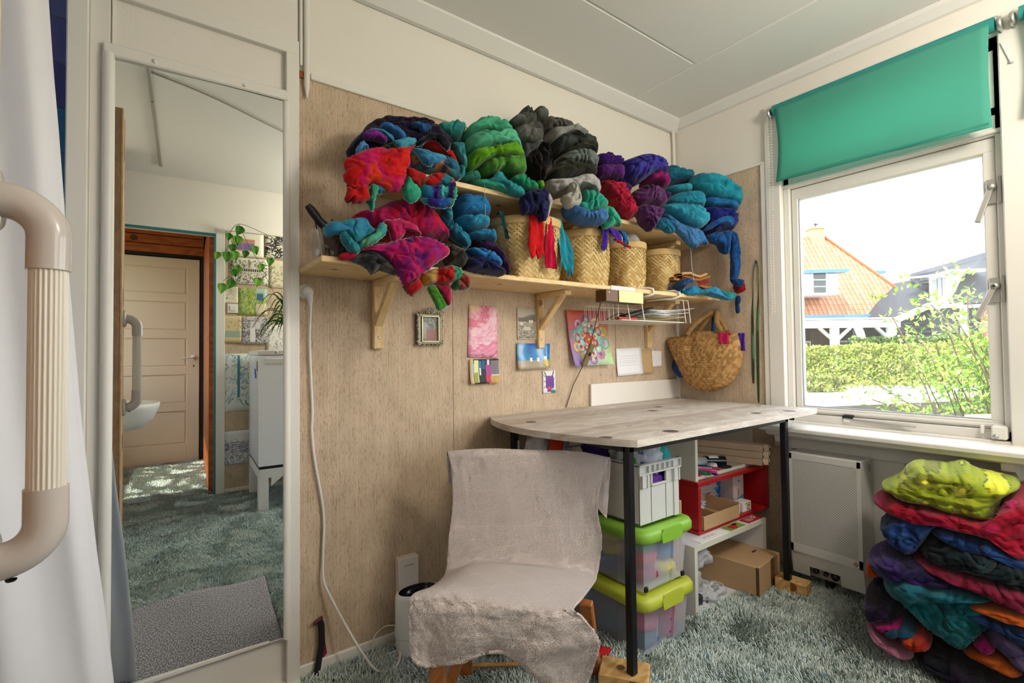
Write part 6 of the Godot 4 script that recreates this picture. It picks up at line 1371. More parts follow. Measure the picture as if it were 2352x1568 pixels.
	var st = S(); abx(st, c.x - 0.054, c.x - 0.036, 1.088, 1.206, z, z + 0.022, 0.004); abx(st, c.x + 0.036, c.x + 0.054, 1.088, 1.206, z, z + 0.022, 0.004); abx(st, c.x - 0.05, c.x + 0.05, 1.088, 1.102, z, z + 0.022, 0.004); abx(st, c.x - 0.05, c.x + 0.05, 1.192, 1.206, z, z + 0.022, 0.004)
	part("frame_body", st, sm(Color("6a6456"), 0.35, 0.85), t)
	st = S(); abx(st, c.x - 0.037, c.x - 0.033, 1.1, 1.195, z, z + 0.026, 0.001); abx(st, c.x + 0.033, c.x + 0.037, 1.1, 1.195, z, z + 0.026, 0.001); abx(st, c.x - 0.035, c.x + 0.035, 1.098, 1.102, z, z + 0.026, 0.001); abx(st, c.x - 0.035, c.x + 0.035, 1.193, 1.197, z, z + 0.026, 0.001); part("inner_bead", st, sm(Color("c8bc94"), 0.35, 0.8), t)
	var orn = S(); var scroll = func(o, r, s0, n, dirn):
		var pts = []
		for k in n: 
			var a = s0 + dirn * k * 0.55; var rr = r * (1.0 - 0.8 * k / n); pts.append(o + V3(cos(a) * rr, sin(a) * rr, 0.02))
		tube(orn, pts, 0.0024, 6)
	for s in [-1, 1]:
		for k in 6: scroll.call(V3(c.x + s * 0.048, 1.1 + k * 0.02, z), 0.0085, k * 1.3, 11, s)
		for k in 3: scroll.call(V3(c.x + s * (0.012 + k * 0.016), 1.09, z), 0.008, k + 0.4, 10, s)
		scroll.call(V3(c.x + s * 0.05, 1.207, z), 0.011, 0.4, 11, s); scroll.call(V3(c.x + s * 0.028, 1.205, z), 0.009, 1.4, 11, -s); scroll.call(V3(c.x + s * 0.012, 1.214, z), 0.01, 0.6, 12, s); scroll.call(V3(c.x + s * 0.05, 1.092, z), 0.01, 2.4, 11, s)
	var rg2 = []
	for k in 16: rg2.append(V3(c.x + 0.004 + cos(TAU * k / 16) * 0.013, 1.216 + sin(TAU * k / 16) * 0.012, z + 0.02))
	tube(orn, rg2, 0.0026, 6, null, true)
	part("scrollwork", orn, sm(Color("8a8270"), 0.3, 0.9), t)
	im = canvas(80, 100, "8a8a88")
	for y in 100:
		for x in 80: im.set_pixel(x, y, Color("b8b8b0").lerp(Color("58585a"), clamp(0.5 + nz.get_noise_2d(x * 0.05, y * 0.05) * 0.8, 0, 1)))
	disc(im, 46, 96, 36, Color("a83a30"), 46); disc(im, 46, 44, 12, Color("5a4a44"), 16); disc(im, 6, 56, 18, Color("c0beb4"), 34)
	var pm = sm(Color.WHITE, 0.3); pm.albedo_texture = img_tex(im)
	var G = []
	for i in 2: G.append([V3(c.x - 0.034, 1.194 - i * 0.093, z + 0.012), V3(c.x + 0.034, 1.194 - i * 0.093, z + 0.012)])
	part("portrait", sheet(G, 0.001, null, true), pm, t)
	part("glass", bx(c.x - 0.034, c.x + 0.034, 1.101, 1.194, z + 0.016, z + 0.0175, 0), M.glass, t)
	# jute bag on the window wall
	t = thing("jute_bag", "woven jute shopping bag hanging beside the window", "bag", V3(XR - 0.1, 0.84, -1.49))
	var ol = [Vector2(-1.705, 1.125), Vector2(-1.62, 1.135), Vector2(-1.52, 1.158), Vector2(-1.40, 1.15), Vector2(-1.305, 1.135), Vector2(-1.282, 1.1), Vector2(-1.28, 1.03), Vector2(-1.295, 0.955), Vector2(-1.345, 0.885), Vector2(-1.41, 0.85), Vector2(-1.48, 0.838), Vector2(-1.55, 0.855), Vector2(-1.6, 0.9), Vector2(-1.645, 0.98), Vector2(-1.685, 1.06)]
	var fine = []
	for i in ol.size():
		for k in 8: fine.append(cr(ol[(i - 1 + ol.size()) % ol.size()], ol[i], ol[(i + 1) % ol.size()], ol[(i + 2) % ol.size()], k / 8.0))
	var cc = Vector2(-1.48, 1.0); st = S(); st.set_smooth_group(1); var R = 46; var rows = []; var bk = []; var cl = []
	for k in R + 1:
		var s = 1.0 - float(k) / R; s = sin(s * PI * 0.5); var h = pow(max(0, 1 - pow(s, 2.6)), 0.5); var rw = []; var rb = []; var rc = []
		for q in fine:
			var p = cc + (q - cc) * s; var yy = p.y + 0.10 * pow((p.x + 1.47) / 0.2, 2) * (-0.35); var row = yy / 0.0125; var br = abs(sin(row * PI)); var ph = p.x / 0.011 + (0.5 if int(floor(row)) % 2 else 0.0); var st2 = abs(sin((ph + fposmod(row, 1.0) * 0.9) * PI))
			var dent = -0.016 * exp(-pow((p.x + 1.53 - (1.1 - p.y) * 0.2) / 0.025, 2)) * smoothstep(0.95, 1.1, p.y)
			var xx = XR - 0.09 - 0.075 * h - (0.0032 * br + 0.0022 * st2 * br) * min(1, (1 - s) * 8 + 0.3) - dent * h
			rw.append(V3(xx, p.y, p.x)); rb.append(V3(XR - 0.09 + 0.075 * h, p.y, p.x))
			var tone = clamp(0.5 + nz.get_noise_2d(floor(ph) * 0.73, floor(row) * 1.9) * 0.9, 0, 1)
			rc.append(Color("8f6c42").lerp(Color("c49a64"), tone).srgb_to_linear())
		rows.append(rw); bk.append(rb); cl.append(rc)
	var n = fine.size()
	for sdx in 2:
		var A = rows if sdx == 0 else bk
		for k in R:
			for i in n:
				var j = (i + 1) % n; var q = [[k, i], [k + 1, i], [k + 1, j], [k, j]]
				for tr in ([[0, 1, 2], [0, 2, 3]] if sdx == 0 else [[0, 2, 1], [0, 3, 2]]):
					for e in tr: st.set_color(cl[q[e][0]][q[e][1]]); st.add_vertex(A[q[e][0]][q[e][1]])
	part("woven_body", st, M.plain, t)
	for s in 2:
		var ho = [[V3(XR - 0.13, 1.14, -1.56), V3(XR - 0.11, 1.19, -1.53), V3(XR - 0.07, 1.235, -1.49), V3(XR - 0.03, 1.258, -1.462), V3(XR - 0.045, 1.25, -1.435), V3(XR - 0.1, 1.2, -1.405), V3(XR - 0.13, 1.145, -1.36)], [V3(XR - 0.06, 1.15, -1.54), V3(XR - 0.04, 1.21, -1.5), V3(XR - 0.02, 1.262, -1.465), V3(XR - 0.03, 1.22, -1.43), V3(XR - 0.05, 1.15, -1.38)]][s]
		st = S(); var pp = smooth(ho, 40); var rs = []
		for k in pp.size(): rs.append(0.0125 + 0.0022 * sin(k * 2.1))
		tube(st, pp, 0.0125, 10, rs); part("handle", st, tint("cloth_solid", "9c7848"), t)
	for q in [["pink cloth corner folded over the right rim of the jute bag", [V3(XR - 0.12, 1.12, -1.345), V3(XR - 0.135, 1.142, -1.342), V3(XR - 0.15, 1.13, -1.34), V3(XR - 0.152, 1.085, -1.335)], 0.05, "b8104c"], ["violet cloth hanging out of the right side of the jute bag", [V3(XR - 0.08, 1.11, -1.29), V3(XR - 0.09, 1.138, -1.282), V3(XR - 0.1, 1.1, -1.276), V3(XR - 0.1, 1.05, -1.276)], 0.034, "40188a"], ["blue cloth bulging behind the left side of the jute bag", [V3(XR - 0.03, 1.02, -1.68), V3(XR - 0.05, 0.99, -1.682), V3(XR - 0.06, 0.95, -1.672), V3(XR - 0.05, 0.905, -1.64)], 0.06, "2c4a90"]]:
		var G3 = []
		for i in 15:
			var row = []; var cp = spl(q[1], i / 14.0)
			for j in 7: row.append(cp + V3(0.004 * sin(j * 1.3 + i * 0.4), 0, ((j - 3) / 6.0) * q[2]))
			G3.append(row)
		one("cloth_corner", q[0], "fabric", sheet(G3, 0.003), tint("cloth_solid", q[3]), "cloths stuffed in the jute bag")
	st = S(); tube(st, [V3(XR - 0.0, 1.25, -1.465), V3(XR - 0.04, 1.252, -1.465)], 0.004, 8); one("bag_hook", "wall hook carrying the jute bag", "hook", st, M.steel)
	rag2("blue_tie", "blue cloth tie inside the jute bag's handles", [V3(XR - 0.02, 1.235, -1.47), V3(XR - 0.03, 1.2, -1.468), V3(XR - 0.035, 1.14, -1.47)], 0.018, "1c4a86")
	# tape measure
	t = thing("tape_measure", "green tape measure looped over a nail beside the window", "tape measure", V3(XR, 0.79, -1.25))
	for q in [[V3(XR - 0.008, 1.5, -1.242), V3(XR - 0.008, 1.45, -1.252), V3(XR - 0.006, 1.28, -1.265), V3(XR - 0.006, 1.05, -1.268), V3(XR - 0.008, 0.885, -1.269)], [V3(XR - 0.008, 1.5, -1.238), V3(XR - 0.009, 1.46, -1.229), V3(XR - 0.006, 1.3, -1.236), V3(XR - 0.006, 1.1, -1.243), V3(XR - 0.006, 0.79, -1.246)]]:
		var G4 = []
		for i in 30:
			var c4 = spl(q, i / 29.0); var tw = 0.5 + 0.8 * sin(i * 0.22)
			G4.append([c4 + V3(0.006 * sin(tw), 0, -0.0065 * cos(tw)), c4 + V3(-0.006 * sin(tw), 0, 0.0065 * cos(tw))])
		part("tape", sheet(G4, 0.0008), tint("cloth_solid", "4c7a5a"), t)
	st = S(); tube(st, [V3(XR, 1.505, -1.24), V3(XR - 0.014, 1.507, -1.24)], 0.002, 6); part("nail", st, M.steel, t)
func rag2(nm, label, path, w, col):
	var G = []
	for i in 14:
		var row = []; var c = spl(path, i / 13.0)
		for j in 5: row.append(c + V3(0.003 * sin(j * 2.0), 0, (j - 2) / 4.0 * w))
		G.append(row)
	one(nm, label, "fabric", sheet(G, 0.002), tint("cloth_solid", col))

# ---------------------------------------------------------------- gas heater
func heater():
	var t = thing("wall_heater", "white wall heater with perforated front under the window", "heater", V3(2.38, 0.06, -0.905)); var m = sm(Color(0.83, 0.82, 0.80), 0.35)
	var z0 = -1.045; var z1 = -0.768; var xf = 2.312; var xb = 2.44; var yt = 0.597; var yb = 0.062
	var st = S(); abx(st, xf + 0.002, xb, yt - 0.012, yt, z0, z1, 0.006); abx(st, xf, xb, yb + 0.11, yt - 0.01, z0, z0 + 0.004, 0.001); abx(st, xf, xb, yb + 0.11, yt - 0.01, z1 - 0.004, z1, 0.001)
	abx(st, xf - 0.001, xf + 0.003, yb + 0.1, yb + 0.134, z0, z1, 0); abx(st, xf - 0.001, xf + 0.003, yt - 0.03, yt - 0.004, z0, z1, 0.001); abx(st, xf - 0.001, xf + 0.003, yb + 0.1, yt - 0.004, z0, z0 + 0.012, 0); abx(st, xf - 0.001, xf + 0.003, yb + 0.1, yt - 0.004, z1 - 0.014, z1, 0)
	prism(st, [Vector2(xf, yb + 0.11), Vector2(xf + 0.02, yb), Vector2(xb, yb), Vector2(xb, yb + 0.11)], V3(0, 0, z0), V3(1, 0, 0), V3(0, 1, 0), 0.004); prism(st, [Vector2(xf, yb + 0.11), Vector2(xf + 0.02, yb), Vector2(xb, yb), Vector2(xb, yb + 0.11)], V3(0, 0, z1 - 0.004), V3(1, 0, 0), V3(0, 1, 0), 0.004)
	for q in [[z0, -0.975, yb], [-0.975, -0.855, yb + 0.045], [-0.855, z1, yb]]:
		var k = (q[2] - yb) / 0.11; prism(st, [Vector2(xf, yb + 0.112), Vector2(lerp(xf + 0.02, xf, k), q[2]), Vector2(lerp(xf + 0.023, xf + 0.003, k), q[2]), Vector2(xf + 0.003, yb + 0.112)], V3(0, 0, q[0]), V3(1, 0, 0), V3(0, 1, 0), q[1] - q[0])
	part("casing", st, m, t)
	# perforated sheet: real holes between hexagonal webs, as one alpha-cut sheet with a dark box behind
	var im = Image.create(64, 128, false, Image.FORMAT_RGBA8); im.fill(Color(1, 1, 1, 1))
	for y in 128:
		for x in 64:
			for q in [[16, 32], [48, 96], [16, 160], [48, -32]]:
				if Vector2(x + 0.5 - q[0], (y + 0.5 - q[1]) * 0.55).length() < 11.5: im.set_pixel(x, y, Color(1, 1, 1, 0))
	var pm = sm(Color(0.83, 0.82, 0.80), 0.35); pm.albedo_texture = img_tex(im); pm.transparency = BaseMaterial3D.TRANSPARENCY_ALPHA_SCISSOR; pm.alpha_scissor_threshold = 0.5
	var f = S(); f.set_smooth_group(-1); var ya = yb + 0.132; var ye = yt - 0.026; var za = z0 + 0.01; var ze = z1 - 0.012; var nu = (ze - za) / 0.0088; var nv = (ye - ya) / 0.0102
	var C4 = [V3(xf + 0.0004, ye, za), V3(xf + 0.0004, ye, ze), V3(xf + 0.0004, ya, ze), V3(xf + 0.0004, ya, za)]; var U = [Vector2(0, 0), Vector2(nu, 0), Vector2(nu, nv), Vector2(0, nv)]
	for k in [0, 1, 2, 0, 2, 3]: f.set_uv(U[k]); f.add_vertex(C4[k])
	part("perforated_front", f, pm, t)
	part("dark_core", bx(xf + 0.012, xb - 0.01, yb + 0.1, yt - 0.02, z0 + 0.006, z1 - 0.006, 0), M.dark, t)
	st = S(); abx(st, xf + 0.03, xf + 0.05, yb + 0.002, yb + 0.05, -0.975, -0.855, 0.001); part("control_panel", st, sm(Color(0.62, 0.58, 0.52), 0.5), t)
	for q in [[-0.955, 0.013, "1c1c22"], [-0.915, 0.01, "24242a"], [-0.88, 0.016, "20242c"]]:
		st = S(); lathe(st, [Vector2(0, 0.014), Vector2(q[1] * 0.8, 0.013), Vector2(q[1], 0.008), Vector2(q[1], 0)], V3(xf + 0.03, yb + 0.028, q[0]), 16, Basis(V3(0, 0, 1), V3(-1, 0, 0), V3(0, -1, 0))); part("knob", st, sm(Color(q[2]), 0.4), t)
	var badge = V3(xf - 0.0012, 0.178, -0.793); st = S()
	for q in [[0.0125, "d8c4b4"], [0.009, "8a2a1c"], [0.0055, "d8b8a8"]]:
		st = S(); var r = q[0]; prism(st, [Vector2(-r, 0), Vector2(0, r), Vector2(r, 0), Vector2(0, -r)], badge - V3((0.0125 - r) * 0.1, 0, 0), V3(0, 0, 1), V3(0, 1, 0), 0.0006); part("badge", st, tint("cloth_solid", q[1]), t)
	part("side_latch", bx(2.39, 2.41, 0.545, 0.575, z1, z1 + 0.004, 0.001), M.zinc, t)
	part("feet_pipe", bx(2.36, 2.4, 0.0, yb + 0.002, -0.93, -0.9, 0.004), M.dark, t)
	part("wall_bracket", bx(xb - 0.002, XR - 0.012, 0.15, 0.5, -1.0, -0.82, 0.002), M.zinc, t)

# ---------------------------------------------------------------- shaggy carpet
func carpet():
	var st = S(); st.set_smooth_group(1); var rg = RandomNumberGenerator.new(); rg.seed = 55
	for k in 7:
		var a = rg.randf() * TAU; var ln = V3(cos(a), 0, sin(a)) * rg.randf_range(0.006, 0.016); var o = V3(rg.randf_range(-0.007, 0.007), 0, rg.randf_range(-0.007, 0.007)); var h = rg.randf_range(0.018, 0.03)
		var p0 = o; var p1 = o + ln * 0.35 + V3(0, h * 0.65, 0); var p2 = o + ln + V3(0, h, 0)
		var sd = V3(-sin(a), 0, cos(a)) * 0.0017; var up = V3(cos(a), 0, sin(a)) * -0.0014 + V3(0, 0.0006, 0)
		quad(st, p0 - sd, p0 + sd, p1 + sd, p1 - sd, V3(cos(a), 1, sin(a)) * -1); quad(st, p1 - sd, p1 + sd, p2 + sd * 0.6, p2 - sd * 0.6, V3(0, 1, 0))
		quad(st, p0 + sd, p0 - up * 1.5, p1 - up * 1.5, p1 + sd, sd - up); quad(st, p1 + sd, p1 - up * 1.5, p2 - up, p2 + sd * 0.6, sd - up)
	st.generate_normals(); var mesh = st.commit(); mesh.surface_set_material(0, M.carpet_mat if M.has("carpet_mat") else carpet_mat())
	var T = []; var Cc = []
	var step = 0.0118
	for rgn in [[0.36, XR, ZB + 0.012, -0.15], [-0.35, 0.36, -1.66, ZF], [0.36, 0.9, -0.15, ZF], [-0.56, 0.24, ZF, 2.5]]:
		var x = rgn[0]
		while x < rgn[1]:
			var z = rgn[2]
			while z < rgn[3]:
				var px = x + rg.randf_range(-0.5, 0.5) * step; var pz = z + rg.randf_range(-0.5, 0.5) * step
				z += step
				if pz < ZB + 0.016 or px > XR - 0.01: continue
				if px > 1.36 and px < 1.6 and pz < -1.11 and pz > -1.49: continue
				if px > 1.63 and px < 2.28 and pz < -1.15: continue
				if px > -0.1 and px < 0.38 and pz < -0.84: continue
				if px < 0.39 and pz < -1.65: continue
				if abs(px - 0.775) < 0.07 and abs(pz + 1.625) < 0.04: continue
				var lean = nz.get_noise_2d(px * 3.1, pz * 3.1) * 3.0; var b = Basis(Vector3.UP, lean + rg.randf_range(-1.2, 1.2)) 
				b = Basis(V3(cos(lean), 0, sin(lean)), 0.25) * b * rg.randf_range(0.8, 1.15)
				T.append(Transform3D(b, V3(px, 0.001, pz)))
				var q = rg.randf(); var c = Color(0.70, 0.755, 0.725).lerp(Color(0.86, 0.89, 0.865), q)
				if q > 0.985: c = Color(0.4, 0.55, 0.66)
				Cc.append(c.srgb_to_linear())
			x += step
	var mm = MultiMesh.new(); mm.transform_format = MultiMesh.TRANSFORM_3D; mm.use_colors = true; mm.mesh = mesh; mm.instance_count = T.size()
	for i in T.size(): mm.set_instance_transform(i, T[i]); mm.set_instance_color(i, Cc[i])
	var o = MultiMeshInstance3D.new(); o.name = "carpet"; o.multimesh = mm; add_child(o); o.set_meta("kind", "stuff"); tag(o, "pale sea green shag carpet covering the whole floor", "carpet")
func carpet_mat():
	var m = sm(Color.WHITE, 1.0); m.vertex_color_use_as_albedo = true; m.metallic_specular = 0.1; return m
const G1="fabric piled on the upper shelf"
const G2="fabric piled on the lower shelf"
const G3="velvet stack under the window"
func clothes():
	cloth("patchwork_cloth","dark blue and black patchwork heap crowning the left end of the upper shelf",G1,0.700,1.793,-1.569,0.230,0.200,[-175,-84,-175,-60,-143,-19,-122,12,-96,32,-47,52,7,55,47,66,108,58,111,42,135,39,169,13,173,-15,134,-38,-7,-64,-118,-89],"17182a 1d1730 241c33 1b2a48",20,34,7,9,{"edge":"3a3b55"})
	cloth("cloth_scrap","blue rolled scrap lying across the top of the dark patchwork heap",G1,0.618,1.757,-1.455,0.221,0.050,[-37,12,-23,19,8,12,42,-8,35,-18,21,-16,-11,-2,-35,2],"2c66a6 3f86c0 2e5aa8",25,40,4,4,{})
	cloth("cloth_scrap","purple patch on the left slope of the dark patchwork heap",G1,0.563,1.724,-1.455,0.203,0.050,[-41,-6,-27,13,-3,18,21,9,37,-3,31,-14,5,-8,-21,-9],"6d2187 8a2f93 571d74",15,40,4,5,{"edge":"1c1c30"})
	cloth("cloth_scrap","pale turquoise square scrap just above the red cloth",G1,0.661,1.728,-1.450,0.235,0.030,[-43,-5,-19,7,6,18,34,16,27,0,8,-12,-13,-24],"3f9bb4 57b3c6 3c89ad",10,25,3,4,{"edge":"2b4a66"})
	cloth("cloth_scrap","cyan strip curving under the purple patch on the dark heap",G1,0.589,1.738,-1.455,0.212,0.035,[-45,8,-21,14,8,6,29,-3,29,-17,12,-11,-13,3],"3a93ad 2f7fa0 4aa6b8",20,40,3,3,{"edge":"20304c"})
	cloth("cloth_scrap","black and olive flap hanging over the red cloth",G1,0.587,1.664,-1.400,0.218,0.050,[-27,7,-13,19,5,26,29,10,27,-3,5,-28,-7,-23,-19,-8],"14161a 24301f 101318",50,30,5,5,{"edge":"5d7a80"})
	cloth("cloth_scrap","light blue tip poking out at the far left of the upper shelf",G1,0.521,1.679,-1.460,0.189,0.050,[-16,-17,-12,0,3,22,13,13,21,6,-1,-6,-9,-18],"3f7fc6 5a9ad8 2d5aa0",60,40,5,5,{"edge":"7aa0c8"})
	cloth("cloth_scrap","dark blue folded scrap at the right of the dark heap top",G1,0.715,1.795,-1.460,0.250,0.060,[-42,-2,-15,11,13,8,40,2,11,-16,-7,-4],"26508c 2f66a4 22284e",20,40,4,5,{"edge":"15162a"})
	cloth("cloth_scrap","black serged scrap curling over the red crumple on upper shelf",G1,0.753,1.745,-1.430,0.266,0.060,[-62,-15,-40,8,-20,18,13,25,40,15,53,-5,44,-22,29,-13,9,4,-18,5,-49,-20],"15161d 20202c 101118",30,40,6,6,{"edge":"9a96a0"})
	cloth("red_cloth","bright red cloth with pink patch hanging off the left end of upper shelf",G1,0.559,1.605,-1.405,0.208,0.070,[109,93,90,73,88,27,77,15,75,-12,63,-48,48,-60,14,-61,-23,-47,-38,-53,-46,-62,-87,-78,-98,-55,-108,-37,-100,-15,-104,10,-79,30,-32,57,5,67,57,72,88,83],"c8161b d42420 b81030 c41a6a d83a1e",5,16,6,9,{})
	cloth("red_cloth","lowest hanging double fold of red cloth under the upper shelf end",G1,0.477,1.508,-1.385,0.183,0.060,[-16,8,10,23,30,33,34,14,38,-1,36,-9,-5,-24,-11,-18,-14,-5,-22,-23,-30,-19,-26,3,-25,18],"b8141a c81c1e a8101c",12,20,6,6,{})
	cloth("red_cloth","crumpled red cloth right of the dark heap on upper shelf",G1,0.794,1.731,-1.470,0.272,0.090,[-72,17,-39,36,-5,31,23,12,46,-3,65,-45,46,-38,20,-13,-23,-5,-61,7],"b01a1e c4261f 8e1420",25,50,9,9,{"edge":"c0453a"})
	cloth("blue_cloth","blue pointed cloth pressed under the red crumple on upper shelf",G1,0.733,1.692,-1.430,0.260,0.050,[-61,18,-31,20,13,13,55,8,55,-1,35,-13,-1,-31,-23,-20,-42,7],"2f7fb4 4c9fca 2a5a9c",15,20,4,6,{"edge":"6fb0c8"})
	cloth("scrap_heap","mixed heap of small serged scraps under the blue pointed cloth",G1,0.780,1.682,-1.480,0.267,0.120,[-83,44,-63,34,-18,3,37,36,72,17,84,0,84,-30,48,-39,16,-17,-30,-28,-63,-18,-83,-3],"2f6f8e 1f2a44 3a8f7e 5a2f86 b08a4a a82028 7ab0c0",28,60,9,9,{"edge":"7fb4c6"})
	cloth("red_cloth","maroon and red panel hanging beside the green triangle",G1,0.671,1.603,-1.400,0.246,0.050,[-29,23,-17,26,2,20,34,8,25,-8,14,-18,10,-38,-13,-17,-27,4],"a81a20 c02a2a 6a1018",45,22,4,5,{"edge":"7a8890"})
	cloth("green_cloth","sea green triangle with turquoise hem hanging below the shelf edge",G1,0.648,1.552,-1.390,0.240,0.045,[-10,46,8,29,32,6,26,-16,4,-34,-19,-25,-18,-11,-24,5],"2f9a7a 3fb48e 2f98b0",60,18,4,5,{"edge":"5fb8c0"})
	cloth("patchwork_skirt","red yellow and green top tier of the hanging patchwork skirt",G1,0.745,1.598,-1.385,0.271,0.060,[-58,-8,-24,21,10,30,32,21,49,13,50,-5,27,-14,-3,-13,-35,-26,-48,-20],"b01c22 c08a2c 2f8a5a b03040 2a7a8a",75,30,6,6,{"edge":"9ab8bc","stripes":62})
	cloth("patchwork_skirt","violet and teal second tier of the hanging patchwork skirt",G1,0.736,1.561,-1.375,0.270,0.060,[-56,16,-32,8,5,21,30,19,56,37,56,-14,26,-20,0,-27,-32,-28,-53,-13],"3a2a80 2f7fb0 2a8f70 22204e 48b0b0",88,34,7,5,{"edge":"7fc0c8","stripes":55})
	cloth("patchwork_skirt","blue and turquoise bottom tier of the hanging patchwork skirt",G1,0.730,1.523,-1.370,0.269,0.050,[-49,10,-14,9,48,20,48,-3,24,-11,3,-14,-16,-10,-45,-1],"3a2f90 3fa0b4 2a6a5a 2a5ab0",88,34,6,5,{"edge":"7fc0d0","stripes":60})
	cloth("green_cloth","narrow green tail hanging under the red cloth",G1,0.530,1.512,-1.400,0.199,0.040,[-3,39,17,36,15,20,7,-1,1,-35,-4,-35,-10,-19,-16,-10,-6,5],"2a8a6a 36a080 1f7060",70,24,4,4,{"edge":"4fb0a8"})
	cloth("blue_cloth","small blue corner showing below the red cloth",G1,0.560,1.550,-1.415,0.207,0.040,[-21,11,3,9,23,0,11,-8,-1,-10,-15,-2],"2f7fb0 3f9ac4 2a6aa0",20,24,3,3,{})
	cloth("teal_cloth","folded teal cloths stacked between the dark heap and the mint cloth",G1,0.888,1.861,-1.580,0.282,0.160,[-62,3,-32,15,31,36,61,29,48,-3,40,-22,2,-27,-32,-20,-57,-11],"2f8a88 3a9c96 2a7a80",8,36,8,8,{})
	cloth("teal_cloth","teal cloth hanging down beside the red crumple",G1,0.872,1.747,-1.470,0.294,0.080,[-30,30,-15,35,9,35,15,22,18,-16,23,-39,11,-45,-6,-23,-25,0],"2f8f98 46a4aa 2a7a86",70,26,6,6,{})
	cloth("teal_cloth","small teal fold at the foot of the mint pile",G1,0.881,1.685,-1.480,0.295,0.080,[-11,20,5,20,12,4,10,-13,-5,-22,-12,-8],"2f8a90 3a9a9c",60,30,5,5,{})
	cloth("mint_cloth","mint green crumpled cloth topping the green pile",G1,1.033,1.885,-1.550,0.323,0.200,[-97,-25,-82,-1,-58,20,-17,40,31,40,71,32,90,14,103,-6,68,-15,30,-20,-1,-13,-48,-24,-90,-42],"46ab84 58bd93 3c9c7c",30,22,9,9,{})
	cloth("mint_cloth","pale mint folded cloth above the lime one",G1,1.024,1.813,-1.510,0.327,0.220,[-95,10,-63,31,14,38,85,50,109,24,117,11,113,-1,24,-11,-22,-22,-30,-35,-63,-39,-96,-40,-93,-17],"63c29a 53b28e 6fcaa4",12,26,9,9,{})
	cloth("lime_cloth","lime green folded cloth in the middle of the green pile",G1,1.027,1.768,-1.500,0.330,0.220,[-104,-8,-49,13,15,33,81,53,105,38,117,11,36,-9,-21,-19,-72,-54,-107,-61],"5f9c1e 6fae26 508c1c",80,30,7,6,{})
	cloth("green_cloth","olive green folded cloth under the lime one",G1,1.047,1.725,-1.485,0.338,0.200,[-82,-5,-72,11,-47,24,10,32,86,49,98,23,96,-2,67,-13,30,-15,-4,-12,-32,-30,-68,-37,-80,-24],"4a8634 5a963e 3c762c",75,26,8,8,{})
	cloth("teal_cloth","dark teal crumple filling the gap below the olive cloth",G1,0.927,1.677,-1.490,0.306,0.100,[-45,-13,-23,10,9,21,29,14,34,-3,9,-13,-13,-16],"2c7a6e 3a8c7c 1c4a4a",30,44,9,8,{})
	cloth("teal_cloth","flat jade cloth lying along the upper shelf front edge",G1,0.994,1.651,-1.450,0.330,0.070,[-83,7,-46,17,-4,19,38,8,66,-11,63,-17,28,-12,-5,-8,-56,-3],"2a8f78 36a288 24806c",18,24,4,5,{})
	cloth("teal_cloth","bright teal twisted cloth over the jade one at the shelf edge",G1,1.032,1.661,-1.430,0.344,0.080,[-81,3,-49,13,-36,36,-16,40,-14,22,18,5,54,-11,75,-24,71,-38,30,-33,-7,-12,-44,-1],"2a8f98 3aa4a8 247f8c",28,34,8,7,{})
	cloth("green_cloth","emerald green bundle at the right foot of the green pile",G1,1.116,1.679,-1.430,0.364,0.100,[-52,8,-31,24,-3,31,20,11,59,-11,49,-22,10,-28,-16,-12,-37,-1],"1f8a64 2a9c70 187454",25,28,9,9,{})
	cloth("grey_cloth","dark grey crumple at the left peak of the grey pile",G1,1.263,2.034,-1.600,0.368,0.140,[-43,-20,-28,8,-11,28,6,24,23,14,44,-13,23,-22,-15,-20],"4a4c4a 5a5c5a 3a3c3c",60,30,8,9,{})
	cloth("grey_cloth","rounded grey green fold at the very top of the grey pile",G1,1.322,2.044,-1.580,0.383,0.160,[-36,-2,-24,17,-3,25,14,12,31,10,34,-13,6,-26,-21,-22],"62665e 747a70 52564e",80,20,5,8,{})
	cloth("grey_cloth","twisted taupe cloth running right from the grey peak",G1,1.397,2.014,-1.560,0.402,0.160,[-74,9,-49,23,-28,17,-1,16,28,14,63,7,82,0,73,-14,13,-25,-43,-33,-64,-14],"5c5a56 6e6b66 4a4844",165,34,9,8,{})
	cloth("grey_cloth","smooth grey cloth jutting left over the mint pile",G1,1.174,1.944,-1.520,0.362,0.180,[-67,-16,-40,8,-2,25,37,30,60,23,56,5,17,-16,-9,-29,-53,-30],"5a5c58 6c6e6a 4a4b48",10,24,7,8,{})
	cloth("grey_cloth","frayed grey denim crumple under the smooth grey cloth",G1,1.179,1.889,-1.480,0.370,0.160,[-73,-8,-57,9,-20,25,22,37,47,41,58,18,60,0,50,-23,5,-40,-33,-31,-58,-28],"66645f 7a7872 4c4b48",15,44,12,9,{"edge":"8a8880"})
	cloth("grey_cloth","charcoal frayed cloth tapering down the grey pile's left side",G1,1.185,1.838,-1.470,0.373,0.100,[-37,-50,-34,-13,-32,11,0,11,35,33,48,31,28,2,-7,-26],"4a4d50 5a5d60 3a3c40",150,34,7,6,{"edge":"7a7d80"})
	cloth("black_jeans","black denim strips hanging in the middle of the grey pile",G1,1.242,1.824,-1.450,0.389,0.100,[-21,33,-5,50,9,51,17,18,23,-15,23,-43,-19,-60,-27,-35],"141416 1e1e20 0e0e10",85,30,7,6,{"edge":"3a3a3c"})
	cloth("black_jeans","black rags wedged between the green and grey piles",G1,1.218,1.768,-1.480,0.379,0.140,[-54,26,-27,53,-1,71,21,30,20,-1,42,-18,36,-34,13,-26,10,-64,-19,-35,-41,-3],"161616 241c1a 101010 3a1a1a",60,40,10,8,{})
